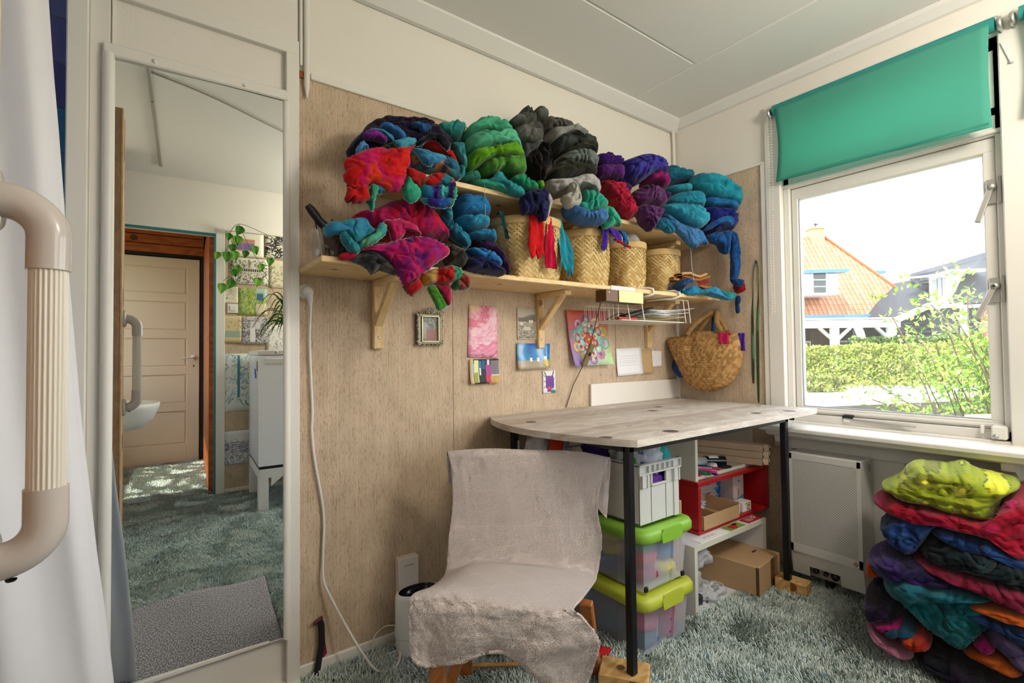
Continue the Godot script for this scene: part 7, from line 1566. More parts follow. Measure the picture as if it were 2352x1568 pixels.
	cloth("grey_cloth","light grey jeans folded on top of the olive pile",G1,1.456,1.972,-1.540,0.416,0.200,[-104,6,-69,16,2,32,30,38,66,17,87,-5,77,-33,44,-12,8,-5,-48,-16,-94,-40],"8e908e a0a29f 7c7e7d",15,20,5,8,{})
	cloth("dark_jeans","slate green denim pile curving under the light grey jeans",G1,1.493,1.943,-1.550,0.422,0.240,[-114,-10,-84,20,-41,33,2,32,52,38,88,23,95,3,93,-29,51,-25,-42,-32,-99,-53],"3a403e 4a524e 2a2f2e",155,24,8,7,{})
	cloth("olive_cloth","olive black cloth fold in the middle of the grey pile",G1,1.475,1.896,-1.510,0.425,0.220,[-85,-19,-43,7,14,27,74,30,74,-11,45,-5,-15,-7,-64,-21],"33342a 42433a 28291f",80,34,7,5,{})
	cloth("grey_jeans","blue grey jeans with frayed hem halfway down the grey pile",G1,1.455,1.842,-1.490,0.425,0.220,[-98,7,-70,25,-22,40,27,45,79,9,77,-15,68,-37,26,-28,-23,-25,-64,-22],"66706c 7c8682 56605c",110,36,9,7,{"edge":"a8aca0"})
	cloth("olive_cloth","two dark olive trousers folded at the base of the grey pile",G1,1.405,1.784,-1.500,0.414,0.240,[-102,-19,-80,12,-39,41,37,30,113,17,118,5,64,-2,8,-17,-40,-31,-80,-35],"2e2f24 3b3c30 23241a",10,26,7,6,{})
	cloth("white_cloth","off white rolled cloth lying under the olive trousers",G1,1.392,1.726,-1.450,0.421,0.160,[-125,6,-91,10,-51,16,-4,28,39,42,84,44,107,23,115,0,108,-23,69,-12,25,-8,-5,-23,-65,-39,-92,-44,-114,-20],"a4a2a4 b8b5b5 8f8d90",170,24,8,8,{})
	cloth("white_cloth","white knotted cloth drooping in front of the white roll",G1,1.317,1.654,-1.380,0.419,0.080,[-3,53,21,48,33,15,39,-18,19,-42,-16,-47,-31,-28,-40,-7,-18,9,-5,16],"b4b2a8 c4c2b8 9c9a94",70,30,9,8,{})
	cloth("navy_shorts","navy blue shorts bundle hanging over the shelf edge",G1,1.154,1.593,-1.400,0.379,0.090,[-59,22,-41,47,4,62,47,62,48,21,42,-38,27,-54,15,-37,-3,-29,-27,-26,-51,-29],"1f2148 2a2c5a 181a38",85,28,10,7,{"edge":"3a3c68"})
	cloth("white_cloth","frayed white strip hanging beside the navy shorts",G1,1.207,1.611,-1.390,0.393,0.030,[-15,46,1,44,16,16,9,-20,-1,-49,-7,-49,0,-9,-3,20],"a4a4ac b8b8bc",80,40,5,4,{})
	cloth("lime_cloth","tiny bright green scrap above the navy shorts",G1,1.189,1.687,-1.410,0.385,0.040,[-12,3,-4,12,9,9,12,-10,-5,-13],"4a9a1e 5cac28",80,40,4,3,{})
	cloth("green_cloth","sea green crumpled bundle right of the white knot",G1,1.438,1.657,-1.400,0.439,0.120,[-40,36,-17,44,13,42,49,25,73,7,65,-19,8,-44,-42,-60,-71,-28,-38,-5],"2a9480 36a890 1f7c70",30,30,12,9,{})
	cloth("blue_jeans","sky blue cloth roll bulging over the shelf edge",G1,1.395,1.593,-1.390,0.433,0.140,[-90,31,-65,29,-17,0,33,12,79,27,97,-4,75,-27,32,-30,-11,-27,-52,-14,-81,4],"3f6fa8 5080b8 345f98",110,30,7,7,{})
	cloth("green_cloth","mint green rag trailing down past the shelf edge",G1,1.541,1.605,-1.385,0.461,0.070,[-32,33,-15,50,9,44,43,0,44,-30,22,-24,-20,-45,-36,-26,-15,-2],"36a486 46b494 2a8c74",55,36,8,6,{})
	cloth("purple_cloth","violet cloth with a pointed corner beside the grey pile",G1,1.722,1.939,-1.570,0.457,0.180,[-68,11,-34,15,-19,26,-3,35,28,7,75,4,70,-26,6,-37,-56,-36],"3f1c6e 4e2480 341660",20,26,8,8,{})
	cloth("purple_cloth","purple folded cloth under the violet pointed one",G1,1.674,1.847,-1.520,0.458,0.200,[-65,26,-9,31,62,30,64,-18,36,-27,-25,-23,-63,-20],"52206e 622a7c 44185e",88,26,6,5,{})
	cloth("tie_dye_cloth","large blue and violet tie dyed roll in the purple pile",G1,1.885,1.905,-1.500,0.494,0.260,[-128,13,-81,40,-17,58,57,56,99,38,117,8,112,-16,55,-20,13,-37,-41,-65,-83,-56,-103,-17],"3a2a8a 4a4ab0 2c1c70 5a6ac8",155,22,9,6,{})
	cloth("purple_cloth","dark purple corner drooping below the tie dyed roll",G1,1.686,1.770,-1.430,0.477,0.070,[-26,45,3,28,32,5,20,-23,7,-47,-12,-20,-24,12],"341a54 42226a 281244",60,26,6,6,{"edge":"5a3a7c"})
	cloth("pink_cloth","crimson and pink crumpled cloths under the purple fold",G1,1.692,1.720,-1.470,0.470,0.180,[-97,76,-48,80,2,73,21,38,51,-9,77,-56,54,-71,37,-76,0,-54,-34,-22,-63,20],"b01c40 c42a44 98163c c83030",40,44,12,9,{})
	cloth("magenta_cloth","magenta folded cloth right of the tie dyed roll",G1,1.964,1.865,-1.480,0.509,0.200,[-57,10,-25,35,13,41,52,4,55,-27,25,-36,-15,-19,-47,-7],"8a1c68 a02874 701456",25,34,8,6,{})
	cloth("plum_cloth","plum crumpled cloth in the middle of the purple pile",G1,1.839,1.751,-1.440,0.499,0.200,[-86,-2,-55,33,-8,50,32,46,63,37,90,-21,59,-44,10,-33,-41,-40,-66,-26],"58305e 6a3c70 48244e",35,30,12,10,{})
	cloth("plum_cloth","plum cloth tongue drooping over the shelf front",G1,1.780,1.648,-1.380,0.501,0.120,[-56,34,-22,49,18,41,67,28,51,-10,16,-61,-4,-52,-28,-31,-42,2],"52285c 643670 421e4c",120,30,12,8,{})
	cloth("purple_cloth","near black purple scrap beside the light teal roll",G1,1.957,1.779,-1.420,0.519,0.080,[-32,13,0,21,28,15,20,-11,-2,-31,-14,-7],"2a1440 381c54",50,40,8,6,{})
	cloth("teal_cloth","dark teal crumpled cloth at the back right of upper shelf",G1,2.316,1.997,-1.600,0.531,0.200,[-79,39,-46,46,44,22,83,6,73,-29,1,-40,-77,-45],"1f6a86 2a7e96 1a5a78",15,30,9,9,{})
	cloth("teal_cloth","light teal roll facing out below the dark teal cloth",G1,2.166,1.862,-1.500,0.531,0.200,[-72,5,-13,20,58,25,60,-8,15,-18,-47,-24],"2f95a8 3aa8b8 2888a0",175,20,4,4,{})
	cloth("teal_cloth","teal roll facing out under the light teal one",G1,2.168,1.799,-1.460,0.538,0.220,[-99,-4,-65,29,-1,40,66,40,94,3,78,-41,8,-37,-80,-30],"1f7c98 2a8ea6 1c6c8a",175,22,5,5,{})
	cloth("turquoise_cloth","big turquoise folded duvet cloth at the right of upper shelf",G1,2.394,1.884,-1.440,0.566,0.300,[-131,27,-115,72,-86,84,-6,68,63,35,108,-4,133,-43,118,-89,43,-72,-38,-54,-89,-23],"1f8fa8 2aa0b4 1a7f9c",30,20,7,9,{})
	cloth("blue_cloth","flat folded azure cloth directly below the turquoise one",G1,2.404,1.799,-1.420,0.571,0.240,[-105,33,-33,28,75,9,89,-16,71,-31,-12,-14,-86,-10],"1f6fae 2a80bc 1a5f9e",8,60,6,4,{})
	cloth("cyan_cloth","cyan bundle folded over the shelf front",G1,2.073,1.703,-1.400,0.537,0.200,[-126,26,-94,45,-20,43,60,34,96,4,120,-24,82,-60,5,-46,-43,-24,-79,1],"2a92b0 3aa6be 2484a4",25,22,10,9,{})
	cloth("denim_cloth","faded blue denim cloth hanging off the shelf front",G1,2.060,1.606,-1.365,0.542,0.070,[-127,98,-81,68,-19,39,59,17,95,-36,92,-48,63,-46,31,-66,5,-52,-31,-12,-87,38],"3f78b0 4f88c0 3468a0",30,16,6,6,{})
	cloth("teal_fringe","fringed teal scarf end drooping over shelf edge",G1,1.933,1.633,-1.400,0.519,0.060,[-41,25,-15,40,15,26,45,-13,40,-31,9,-29,-11,-14,-42,-5],"1f6688 2a789a",110,46,6,5,{})
	cloth("navy_cloth","navy blue crumpled cloths under the azure fold",G1,2.382,1.721,-1.410,0.570,0.220,[-94,55,-31,59,54,51,88,15,78,-41,23,-46,-45,-69,-73,-25],"1c2470 263088 141a58",20,32,11,9,{})
	cloth("blue_cloth","royal blue rolled edge across the navy cloths",G1,2.289,1.684,-1.340,0.573,0.080,[-79,-33,-57,-6,-2,26,42,37,74,16,63,-11,3,-1,-46,-27],"1c5a9c 2a6cac 164a8c",20,24,6,5,{})
	cloth("blue_cloth","dark blue cloth hanging at the right end of upper shelf",G1,2.283,1.591,-1.330,0.574,0.080,[-69,32,-9,48,48,53,43,-5,37,-58,10,-55,-11,-16,-48,0],"1a4a84 22589a 143c70",100,24,8,6,{})
	cloth("scarf","long blue scarf hanging from the right end of the upper shelf",G1,2.379,1.526,-1.310,0.587,0.050,[-25,127,5,122,15,95,22,36,24,-39,17,-82,5,-117,-22,-116,-18,-60,-22,36],"1a4a86 22589a 153e74",88,24,6,5,{})
	cloth("scarf","knotted lower end of the long blue scarf beside the leather stack",G1,2.396,1.398,-1.310,0.589,0.050,[-35,16,-5,16,28,7,22,-22,-11,-17],"173a6e 1f4a84",40,24,6,5,{})
	cloth("scarf","thin blue tie tail hanging below the lower shelf end",G1,2.432,1.286,-1.330,0.589,0.030,[-6,46,13,38,7,8,-2,-8,6,-41,-8,-42,-10,-2],"173a6e 1f4a84",88,24,3,3,{})
	cloth("magenta_cloth","large crimson and magenta heap on the left of lower shelf",G2,0.693,1.500,-1.549,0.231,0.240,[-170,-8,-114,15,-81,32,-53,48,-6,66,63,60,87,47,120,14,156,-40,136,-55,49,-68,-56,-65,-131,-46],"a81434 b81c50 981a60 c01838",30,20,8,9,{"edge":"c06a80"})
	cloth("blue_cloth","blue and teal folded cloth draped on the left of the crimson heap",G2,0.471,1.416,-1.420,0.176,0.080,[-68,2,-51,15,-26,17,0,29,27,35,47,34,58,15,74,0,44,-21,16,-44,-4,-26,-21,-12,-30,-21,-66,-23],"2a74a4 2f8898 3a86b4 246a94",25,18,6,7,{"edge":"6aa8b8"})
	cloth("teal_cloth","lower layered edge of the blue and teal folded cloth",G2,0.464,1.368,-1.400,0.176,0.070,[-27,24,-16,36,1,15,17,-1,27,-14,12,-29,-1,-23,-14,-6],"2a8090 36949c 246a80",30,40,6,5,{"edge":"5aa8b0"})
	cloth("green_patchwork","light green and turquoise patchwork hem under the blue cloth",G2,0.536,1.400,-1.405,0.200,0.060,[-49,-29,-22,-6,7,15,21,45,39,35,34,13,20,-4,-9,-26,-40,-43],"4aa08a 6ab070 3a9aa0 58b894",120,26,6,6,{"edge":"8ac8c0","stripes":40})
	cloth("magenta_cloth","pink crimson flap with curled edge in front of the crimson heap",G2,0.621,1.428,-1.390,0.231,0.050,[-52,21,-30,27,-7,32,33,22,50,4,58,-8,30,0,9,2,4,-14,-24,-38,-33,-34,-38,-13],"b41a50 c02a60 9c1a58",30,18,6,7,{"edge":"d08aa0"})
	cloth("magenta_cloth","magenta and purple cloth draped to a point over the lower shelf edge",G2,0.630,1.345,-1.370,0.236,0.070,[-141,6,-115,22,-88,28,-43,43,15,60,53,63,95,52,122,37,125,18,99,-3,72,-24,26,-65,-9,-91,-23,-74,-34,-54,-55,-22,-99,5],"a81458 8a1c74 c01a50 6c2070",35,14,7,10,{"edge":"d080a0"})
	cloth("black_strips","black and grey garment strips spilling under the magenta cloth",G2,0.537,1.317,-1.400,0.201,0.080,[-64,9,-47,26,-27,37,2,32,33,13,56,-11,68,-28,40,-21,13,-14,-8,-29,-23,-13,-43,-1],"26262a 3a3a3e 18181c 5a5858",40,40,10,7,{"edge":"6a6a6c"})
	cloth("patchwork_skirt","red yellow green striped skirt tier at the lower shelf edge",G2,0.737,1.292,-1.355,0.274,0.070,[-70,-28,-68,0,-30,19,2,27,29,34,54,28,64,14,61,-1,41,-12,8,-23,-31,-27,-60,-32],"a81c20 b08a50 c4901c 3a7a3a 2a8068 a81c1c",80,20,8,5,{"edge":"8ab0a8","stripes":52})
	cloth("patchwork_skirt","red and dark green gathered edge right of the striped skirt tier",G2,0.803,1.276,-1.350,0.295,0.060,[-21,6,2,32,20,25,27,10,24,-13,2,-21,-21,-22,-33,-17],"2a5a40 a81c28 36704e",100,26,8,6,{"edge":"7aa8a0"})
	cloth("red_cloth","red patch hanging at the left of the striped skirt tier",G2,0.641,1.252,-1.360,0.242,0.050,[-32,3,-21,2,12,27,22,21,26,3,12,-13,-2,-24,-16,-20],"a8161c b82428 901218",100,18,5,5,{"edge":"6a7a88"})
	cloth("patchwork_tie","lime green half of the pointed tie hanging below the skirt tier",G2,0.722,1.221,-1.360,0.268,0.035,[-31,34,-5,39,7,21,29,-17,19,-27,4,-35,-6,-20,-18,6],"5a8a1c 4a9a3a 3a6a20",60,16,4,4,{"edge":"8ab0b0"})
	cloth("patchwork_tie","crimson half of the pointed tie hanging below the skirt tier",G2,0.748,1.242,-1.355,0.277,0.035,[-31,18,-9,26,10,28,17,1,18,-26,6,-38,-11,-9],"a01c38 b02a48 8a1430",75,16,4,4,{"edge":"9aa0b0"})
	cloth("cloth_label","small dark woven label showing white letters above the skirt tier",G2,0.732,1.316,-1.345,0.274,0.012,[-13,0,1,6,10,6,11,-4,-9,-8],"3a3838 4a4644",0,10,0,0,{})
	cloth("blue_strips","turquoise ruffled edges of folded cloths behind the crimson heap",G2,0.853,1.481,-1.500,0.284,0.120,[-66,44,-44,48,-19,37,11,12,44,-16,68,-39,53,-54,13,-35,-17,-15,-44,18],"2a86a8 3a9cba 1f6a90 4ab0c0",40,60,10,8,{"edge":"7ac0d0"})
	cloth("dark_scraps","black scraps and cords beside the tool jar on lower shelf",G2,0.451,1.376,-1.480,0.163,0.120,[-34,27,-14,31,8,26,21,6,39,-18,21,-36,-6,-33,-8,-15,-27,11],"1c1c22 2a2a30 6a4a40 18181c",40,50,10,8,{"edge":"5a5a60"})
	cloth("red_cloth","bright red roll resting on the lower shelf left end",G2,0.466,1.336,-1.420,0.174,0.060,[-29,-7,-16,8,6,12,24,4,19,-6,-3,-11],"b01430 c01c38 a81c60",12,24,5,5,{})
	cloth("blue_cloth","blue folded cloth topping the stack left of the first basket",G2,0.957,1.585,-1.550,0.304,0.220,[-65,23,-56,32,-19,40,22,37,50,31,66,7,73,-17,49,-32,-4,-40,-50,-48,-67,-34],"1f6aa0 2a7cb4 185a90",15,14,6,8,{})
	cloth("cyan_cloth","cyan folded cloth second in the stack left of the first basket",G2,0.952,1.517,-1.530,0.306,0.240,[-77,7,-41,15,40,28,58,17,56,-5,39,-15,-20,-31,-56,-16],"2a88ae 3698bc 2078a0",20,16,7,7,{})
	cloth("cyan_cloth","cyan rolled cloth third in the stack left of the first basket",G2,0.974,1.464,-1.510,0.315,0.240,[-62,6,-25,18,33,25,49,4,47,-17,21,-15,-16,-13,-47,-8],"2a80aa 348eb6 1f709a",70,26,7,6,{})
	cloth("black_strips","grey and black crumpled garments under the turquoise ruffles",G2,0.816,1.372,-1.420,0.287,0.120,[-32,32,-7,31,21,19,43,-5,30,-29,1,-20,-21,-27,-35,-1],"2e2c2a 4a4844 1c1a1a 5c5a54",30,40,11,8,{"edge":"6c6a64"})
	cloth("purple_cloth","dark purple ruffled cloth leaning on the first basket",G2,1.018,1.406,-1.490,0.329,0.160,[-84,38,-62,51,-41,53,-4,34,30,2,52,-33,64,-65,48,-68,26,-28,-29,17],"2a1a44 4a1c54 1c1430",40,50,10,7,{"edge":"5a3a6c"})
	cloth("blue_cloth","bright blue ruffled strip over the navy bundle",G2,0.936,1.385,-1.420,0.321,0.100,[-65,21,-33,28,7,22,42,6,64,-18,51,-29,13,-22,-28,-9,-51,2],"1f66ac 2f80c0 185494",25,44,9,7,{"edge":"6ab0d8"})
	cloth("navy_cloth","navy blue bundle at the lower shelf front left of the first basket",G2,0.940,1.346,-1.420,0.321,0.160,[-77,-8,-66,26,-40,31,9,15,45,6,65,-9,68,-22,27,-21,-32,-18],"1a1c48 24265c 121436",25,26,12,9,{})
	cloth("turquoise_cloth","teal tucked fold hanging behind the patchwork skirt",G2,0.816,1.526,-1.460,0.280,0.080,[-16,23,4,27,12,6,14,-22,0,-26,-14,-8],"2a86a0 389ab0",80,30,7,6,{})
	cloth("blue_cloth","light blue felt strip along the shelf under the fabric roll",G2,2.223,1.339,-1.390,0.557,0.090,[-127,8,-75,34,-21,13,55,30,98,-8,130,-35,87,-19,22,-2,-55,-11,-114,-9],"2a84ac 3a98be 1f6f98",8,16,4,4,{})
	cloth("red_cloth","red felt end at the far right of the lower shelf",G2,2.476,1.380,-1.340,0.591,0.080,[-27,27,10,31,20,-1,22,-29,-25,-29],"981018 a81820",10,24,4,3,{})
	cloth("navy_cloth","dark blue scraps squeezed beside the last basket",G2,2.086,1.375,-1.420,0.535,0.090,[-31,1,-6,25,37,30,47,12,4,-9,-18,-35,-33,-24],"1f3a66 2a5a94 141c3a",30,40,7,5,{})
	cloth("teal_cloth","teal felt corner hanging from the lower shelf right end",G2,2.367,1.338,-1.345,0.580,0.030,[-60,24,-10,13,42,5,44,-9,11,-31,-27,-3],"2a8a98 3a9ca8",20,20,3,3,{})
	cloth("floral_fabric","lime green flower print fabric folded on top of the velvet stack",G3,2.177,0.586,-0.480,1.352,0.340,[-171,-26,-149,-4,-125,10,-84,64,-32,69,14,69,52,84,94,61,179,43,162,19,138,-9,131,-72,107,-81,18,-73,-59,-60,-125,-56,-150,-39],"8a9a20 a4ac2c 78801c",15,8,8,12,{"flower":1})
	cloth("velvet","red velvet with a pink fold below the floral fabric",G3,2.202,0.503,-0.459,1.352,0.420,[-222,4,-181,33,-156,27,-46,31,77,19,120,75,166,102,197,89,193,-51,160,-101,117,-50,72,-41,28,-35,-55,-27,-115,-26,-161,-28,-192,-23],"a0142c b81c3a 8a1024 b01c48",12,10,9,12,{})
	cloth("velvet","pink red velvet flap folded over beside the floral fabric",G3,2.092,0.535,-0.312,1.352,0.060,[-25,16,7,56,38,37,32,5,5,-27,-15,-47,-41,-40],"b01c50 c02a60 981444",40,10,5,7,{})
	cloth("velvet","blue velvet draped to a point at the left of the stack",G3,2.097,0.437,-0.565,1.352,0.220,[-72,4,-56,33,-27,49,41,58,90,53,67,13,39,-38,10,-76,-30,-65,-62,-31],"1f3a70 2f5494 162c58",60,12,12,12,{})
	cloth("velvet","long blue velvet layer under the red velvet",G3,2.210,0.432,-0.378,1.352,0.400,[-168,40,-90,41,-6,34,38,11,79,-8,110,-23,109,-51,51,-29,-18,-7,-106,-8],"1a3466 264882 122650",12,14,8,9,{})
	cloth("velvet","black green velvet layer below the long blue one",G3,2.186,0.384,-0.393,1.352,0.400,[-154,-11,-133,45,-71,64,1,56,69,29,127,12,125,-57,95,-48,44,-39,-15,-26,-88,-25],"121a20 1c2a2c 0c1216 20343a",14,10,10,10,{})
	cloth("velvet","maroon velvet layer crossing the middle of the stack",G3,2.167,0.328,-0.388,1.352,0.400,[-178,28,-112,37,-16,32,42,24,93,15,123,5,122,-49,91,-47,51,-39,3,-20,-75,2,-143,14],"701430 86203c 5c0e26",16,10,9,9,{})
	cloth("velvet","dark purple velvet folds at the left of the maroon layer",G3,2.107,0.320,-0.566,1.352,0.340,[-111,-2,-82,24,-61,37,-20,32,17,36,74,26,126,10,143,-7,88,-20,27,-32,-5,-15,-29,-17,-71,-44,-96,-30],"2a1a50 3c2668 1e123c",25,12,10,10,{})
	cloth("velvet","orange velvet end peeking out at the far left of the stack",G3,2.135,0.267,-0.671,1.352,0.200,[-22,17,-8,29,9,4,31,-6,13,-19,-22,-26],"b8400c cc4c10",20,12,6,6,{})
	cloth("velvet","long teal velvet band in the middle of the stack",G3,2.109,0.281,-0.511,1.352,0.360,[-118,-5,-78,24,-38,33,12,21,72,33,128,30,175,25,92,1,19,-23,-47,-46,-100,-54,-119,-41],"1a5a66 247080 144a56",5,10,8,9,{})
	cloth("velvet","sky blue scrap peeking out below the orange end",G3,2.157,0.225,-0.664,1.352,0.200,[-18,3,-4,18,15,20,12,-26,-5,-15],"1c4a84 2a66a8 101c30",20,14,5,5,{})
	cloth("velvet","large teal velvet triangle hanging down the stack front",G3,2.010,0.228,-0.451,1.352,0.070,[-139,36,-84,50,-22,61,24,61,71,58,122,41,106,2,68,-60,34,-104,-15,-85,-57,-56,-109,-4],"145a62 1c7078 0e464e",25,8,10,12,{})
	cloth("velvet","orange velvet layer right of the teal band",G3,2.166,0.269,-0.348,1.352,0.380,[-108,0,-65,18,-23,23,24,18,81,4,81,-18,51,-10,3,-23,-44,-12],"b04a14 c45a1c 98400e",15,10,6,7,{})
	cloth("velvet","navy velvet layer under the right orange layer",G3,2.163,0.230,-0.358,1.352,0.380,[-120,24,-68,40,-13,23,34,15,91,11,89,-62,49,-44,-7,-12,-55,5],"14244a 1f3560 0e1a38",18,12,8,8,{})
	cloth("velvet","teal velvet corner right of the hanging triangle",G3,2.069,0.242,-0.322,1.352,0.100,[-27,9,-1,20,25,11,20,-19,4,-16,-20,-4],"145660 1c6a74",40,12,6,6,{})
	cloth("velvet","lilac grey crushed velvet at the lower right of the stack",G3,2.111,0.159,-0.316,1.352,0.200,[-63,17,-40,61,-2,49,24,36,54,21,51,-72,22,-62,-10,-39,-36,-12],"5a4a70 74628c 3a3058",30,10,9,10,{})
	cloth("velvet","magenta velvet tip below the teal triangle",G3,2.049,0.156,-0.367,1.352,0.100,[-30,-1,-9,24,6,16,22,2,15,-14,-4,-26],"90145c a81c70",30,12,6,6,{})
	cloth("velvet","orange velvet tongue at the bottom right of the stack",G3,2.074,0.111,-0.345,1.352,0.140,[-79,3,-55,24,-2,23,30,11,50,-3,48,-20,23,-23,-16,-16],"b04a18 c05a20 98400e",18,10,6,6,{})
	cloth("velvet","black purple velvet fold at the left below the teal band",G3,2.101,0.173,-0.637,1.352,0.340,[-54,-2,-25,25,10,43,38,18,58,-7,12,-26,-40,-51],"150f24 2a1a3c 0e0a18",20,12,9,9,{})
	cloth("velvet","magenta velvet layer at the lower left of the stack",G3,2.097,0.142,-0.612,1.352,0.340,[-55,-14,-18,6,20,26,48,14,39,4,-2,-4,-32,-32],"98145c ac1c6c",10,12,6,6,{})
	cloth("velvet","dark petrol velvet fold under the lower left magenta",G3,2.072,0.132,-0.584,1.352,0.300,[-52,-10,-22,18,19,31,57,9,30,-5,-2,-11,-29,-32],"16384e 1f4a62",10,12,7,7,{})
	cloth("velvet","orange red velvet fold at the bottom left of the stack",G3,2.060,0.115,-0.545,1.352,0.280,[-37,4,-9,27,22,32,51,-1,21,-15,-18,-31,-31,-16],"b03a10 8a1410 c04a14",15,12,7,7,{})
	cloth("velvet","pale pink velvet edge spilling at the bottom left corner",G3,2.083,0.087,-0.625,1.352,0.340,[-53,20,-39,35,-24,27,5,5,42,-2,82,-35,37,-34,-12,-16,-37,1],"a06078 b47490",35,24,8,8,{})
	cloth("velvet","black velvet base layer under the whole stack",G3,2.161,0.034,-0.414,1.352,0.420,[-159,26,-99,50,-33,33,34,25,104,15,149,16,148,-30,83,-44,36,-33,-38,-37,-93,-20,-132,0],"0e0e18 181824 090910 1a1028",16,10,9,9,{})
# ---------------------------------------------------------------- garden, canal and houses outside the window
# l runs along the canal (right), d away from the window, both turned to the canal's direction
func ow(l, y, d): return V3(0.80317 * l + 0.59575 * d, y, 0.59575 * l - 0.80317 * d)
func oq(st, A, o): 
	for i in range(1, A.size() - 1): tri(st, A[0], A[i], A[i + 1], o)
func obox(st, l0, l1, y0, y1, d0, d1, bev = 0.0):
	box(st, ow((l0 + l1) * 0.5, (y0 + y1) * 0.5, (d0 + d1) * 0.5), V3(abs(l1 - l0), abs(y1 - y0), abs(d1 - d0)), bev, Basis(V3(0.80317, 0, 0.59575), Vector3.UP, V3(-0.59575, 0, 0.80317)))
func slab(st, A, th):   # thick roof plane from a list of corners
	var n = (A[1] - A[0]).cross(A[2] - A[0]).normalized(); var D2 = n * th; st.set_smooth_group(-1); var c = Vector3.ZERO
	for p in A: c += p / A.size()
	for i in range(1, A.size() - 1): tri(st, A[0], A[i], A[i + 1], n); tri(st, A[0] - D2, A[i] - D2, A[i + 1] - D2, -n)
	for i in A.size():
		var j = (i + 1) % A.size(); quad(st, A[i], A[j], A[j] - D2, A[i] - D2, (A[i] + A[j]) * 0.5 - c)
func leafmesh(s, w):
	var st = S(); st.set_smooth_group(1)
	var a = V3(0, 0, 0); var b = V3(w, s * 0.45, 0.02 * s); var c = V3(0, s, -0.05 * s); var d = V3(-w, s * 0.45, 0.02 * s); var m = V3(0, s * 0.5, -0.05 * s)
	tri(st, a, b, m, V3(0, 0, 1)); tri(st, b, c, m, V3(0, 0, 1)); tri(st, c, d, m, V3(0, 0, 1)); tri(st, d, a, m, V3(0, 0, 1))
	st.generate_normals(); var ms = st.commit(); ms.surface_set_material(0, M.leafv); return ms
func foliage(parent, nm, mesh, pts, cols, smin, smax, sd):
	var rg = RandomNumberGenerator.new(); rg.seed = sd
	var mm = MultiMesh.new(); mm.transform_format = MultiMesh.TRANSFORM_3D; mm.use_colors = true; mm.mesh = mesh; mm.instance_count = pts.size()
	for i in pts.size():
		var b = Basis.from_euler(V3(rg.randf_range(-1.2, 1.2), rg.randf() * TAU, rg.randf_range(-1.2, 1.2))) * rg.randf_range(smin, smax)
		mm.set_instance_transform(i, Transform3D(b, pts[i] - parent.position)); mm.set_instance_color(i, Color(cols[rg.randi() % cols.size()]).srgb_to_linear())
	var o = MultiMeshInstance3D.new(); o.name = nm; o.multimesh = mm; o.set_meta("kind", "stuff"); parent.add_child(o, true); return o
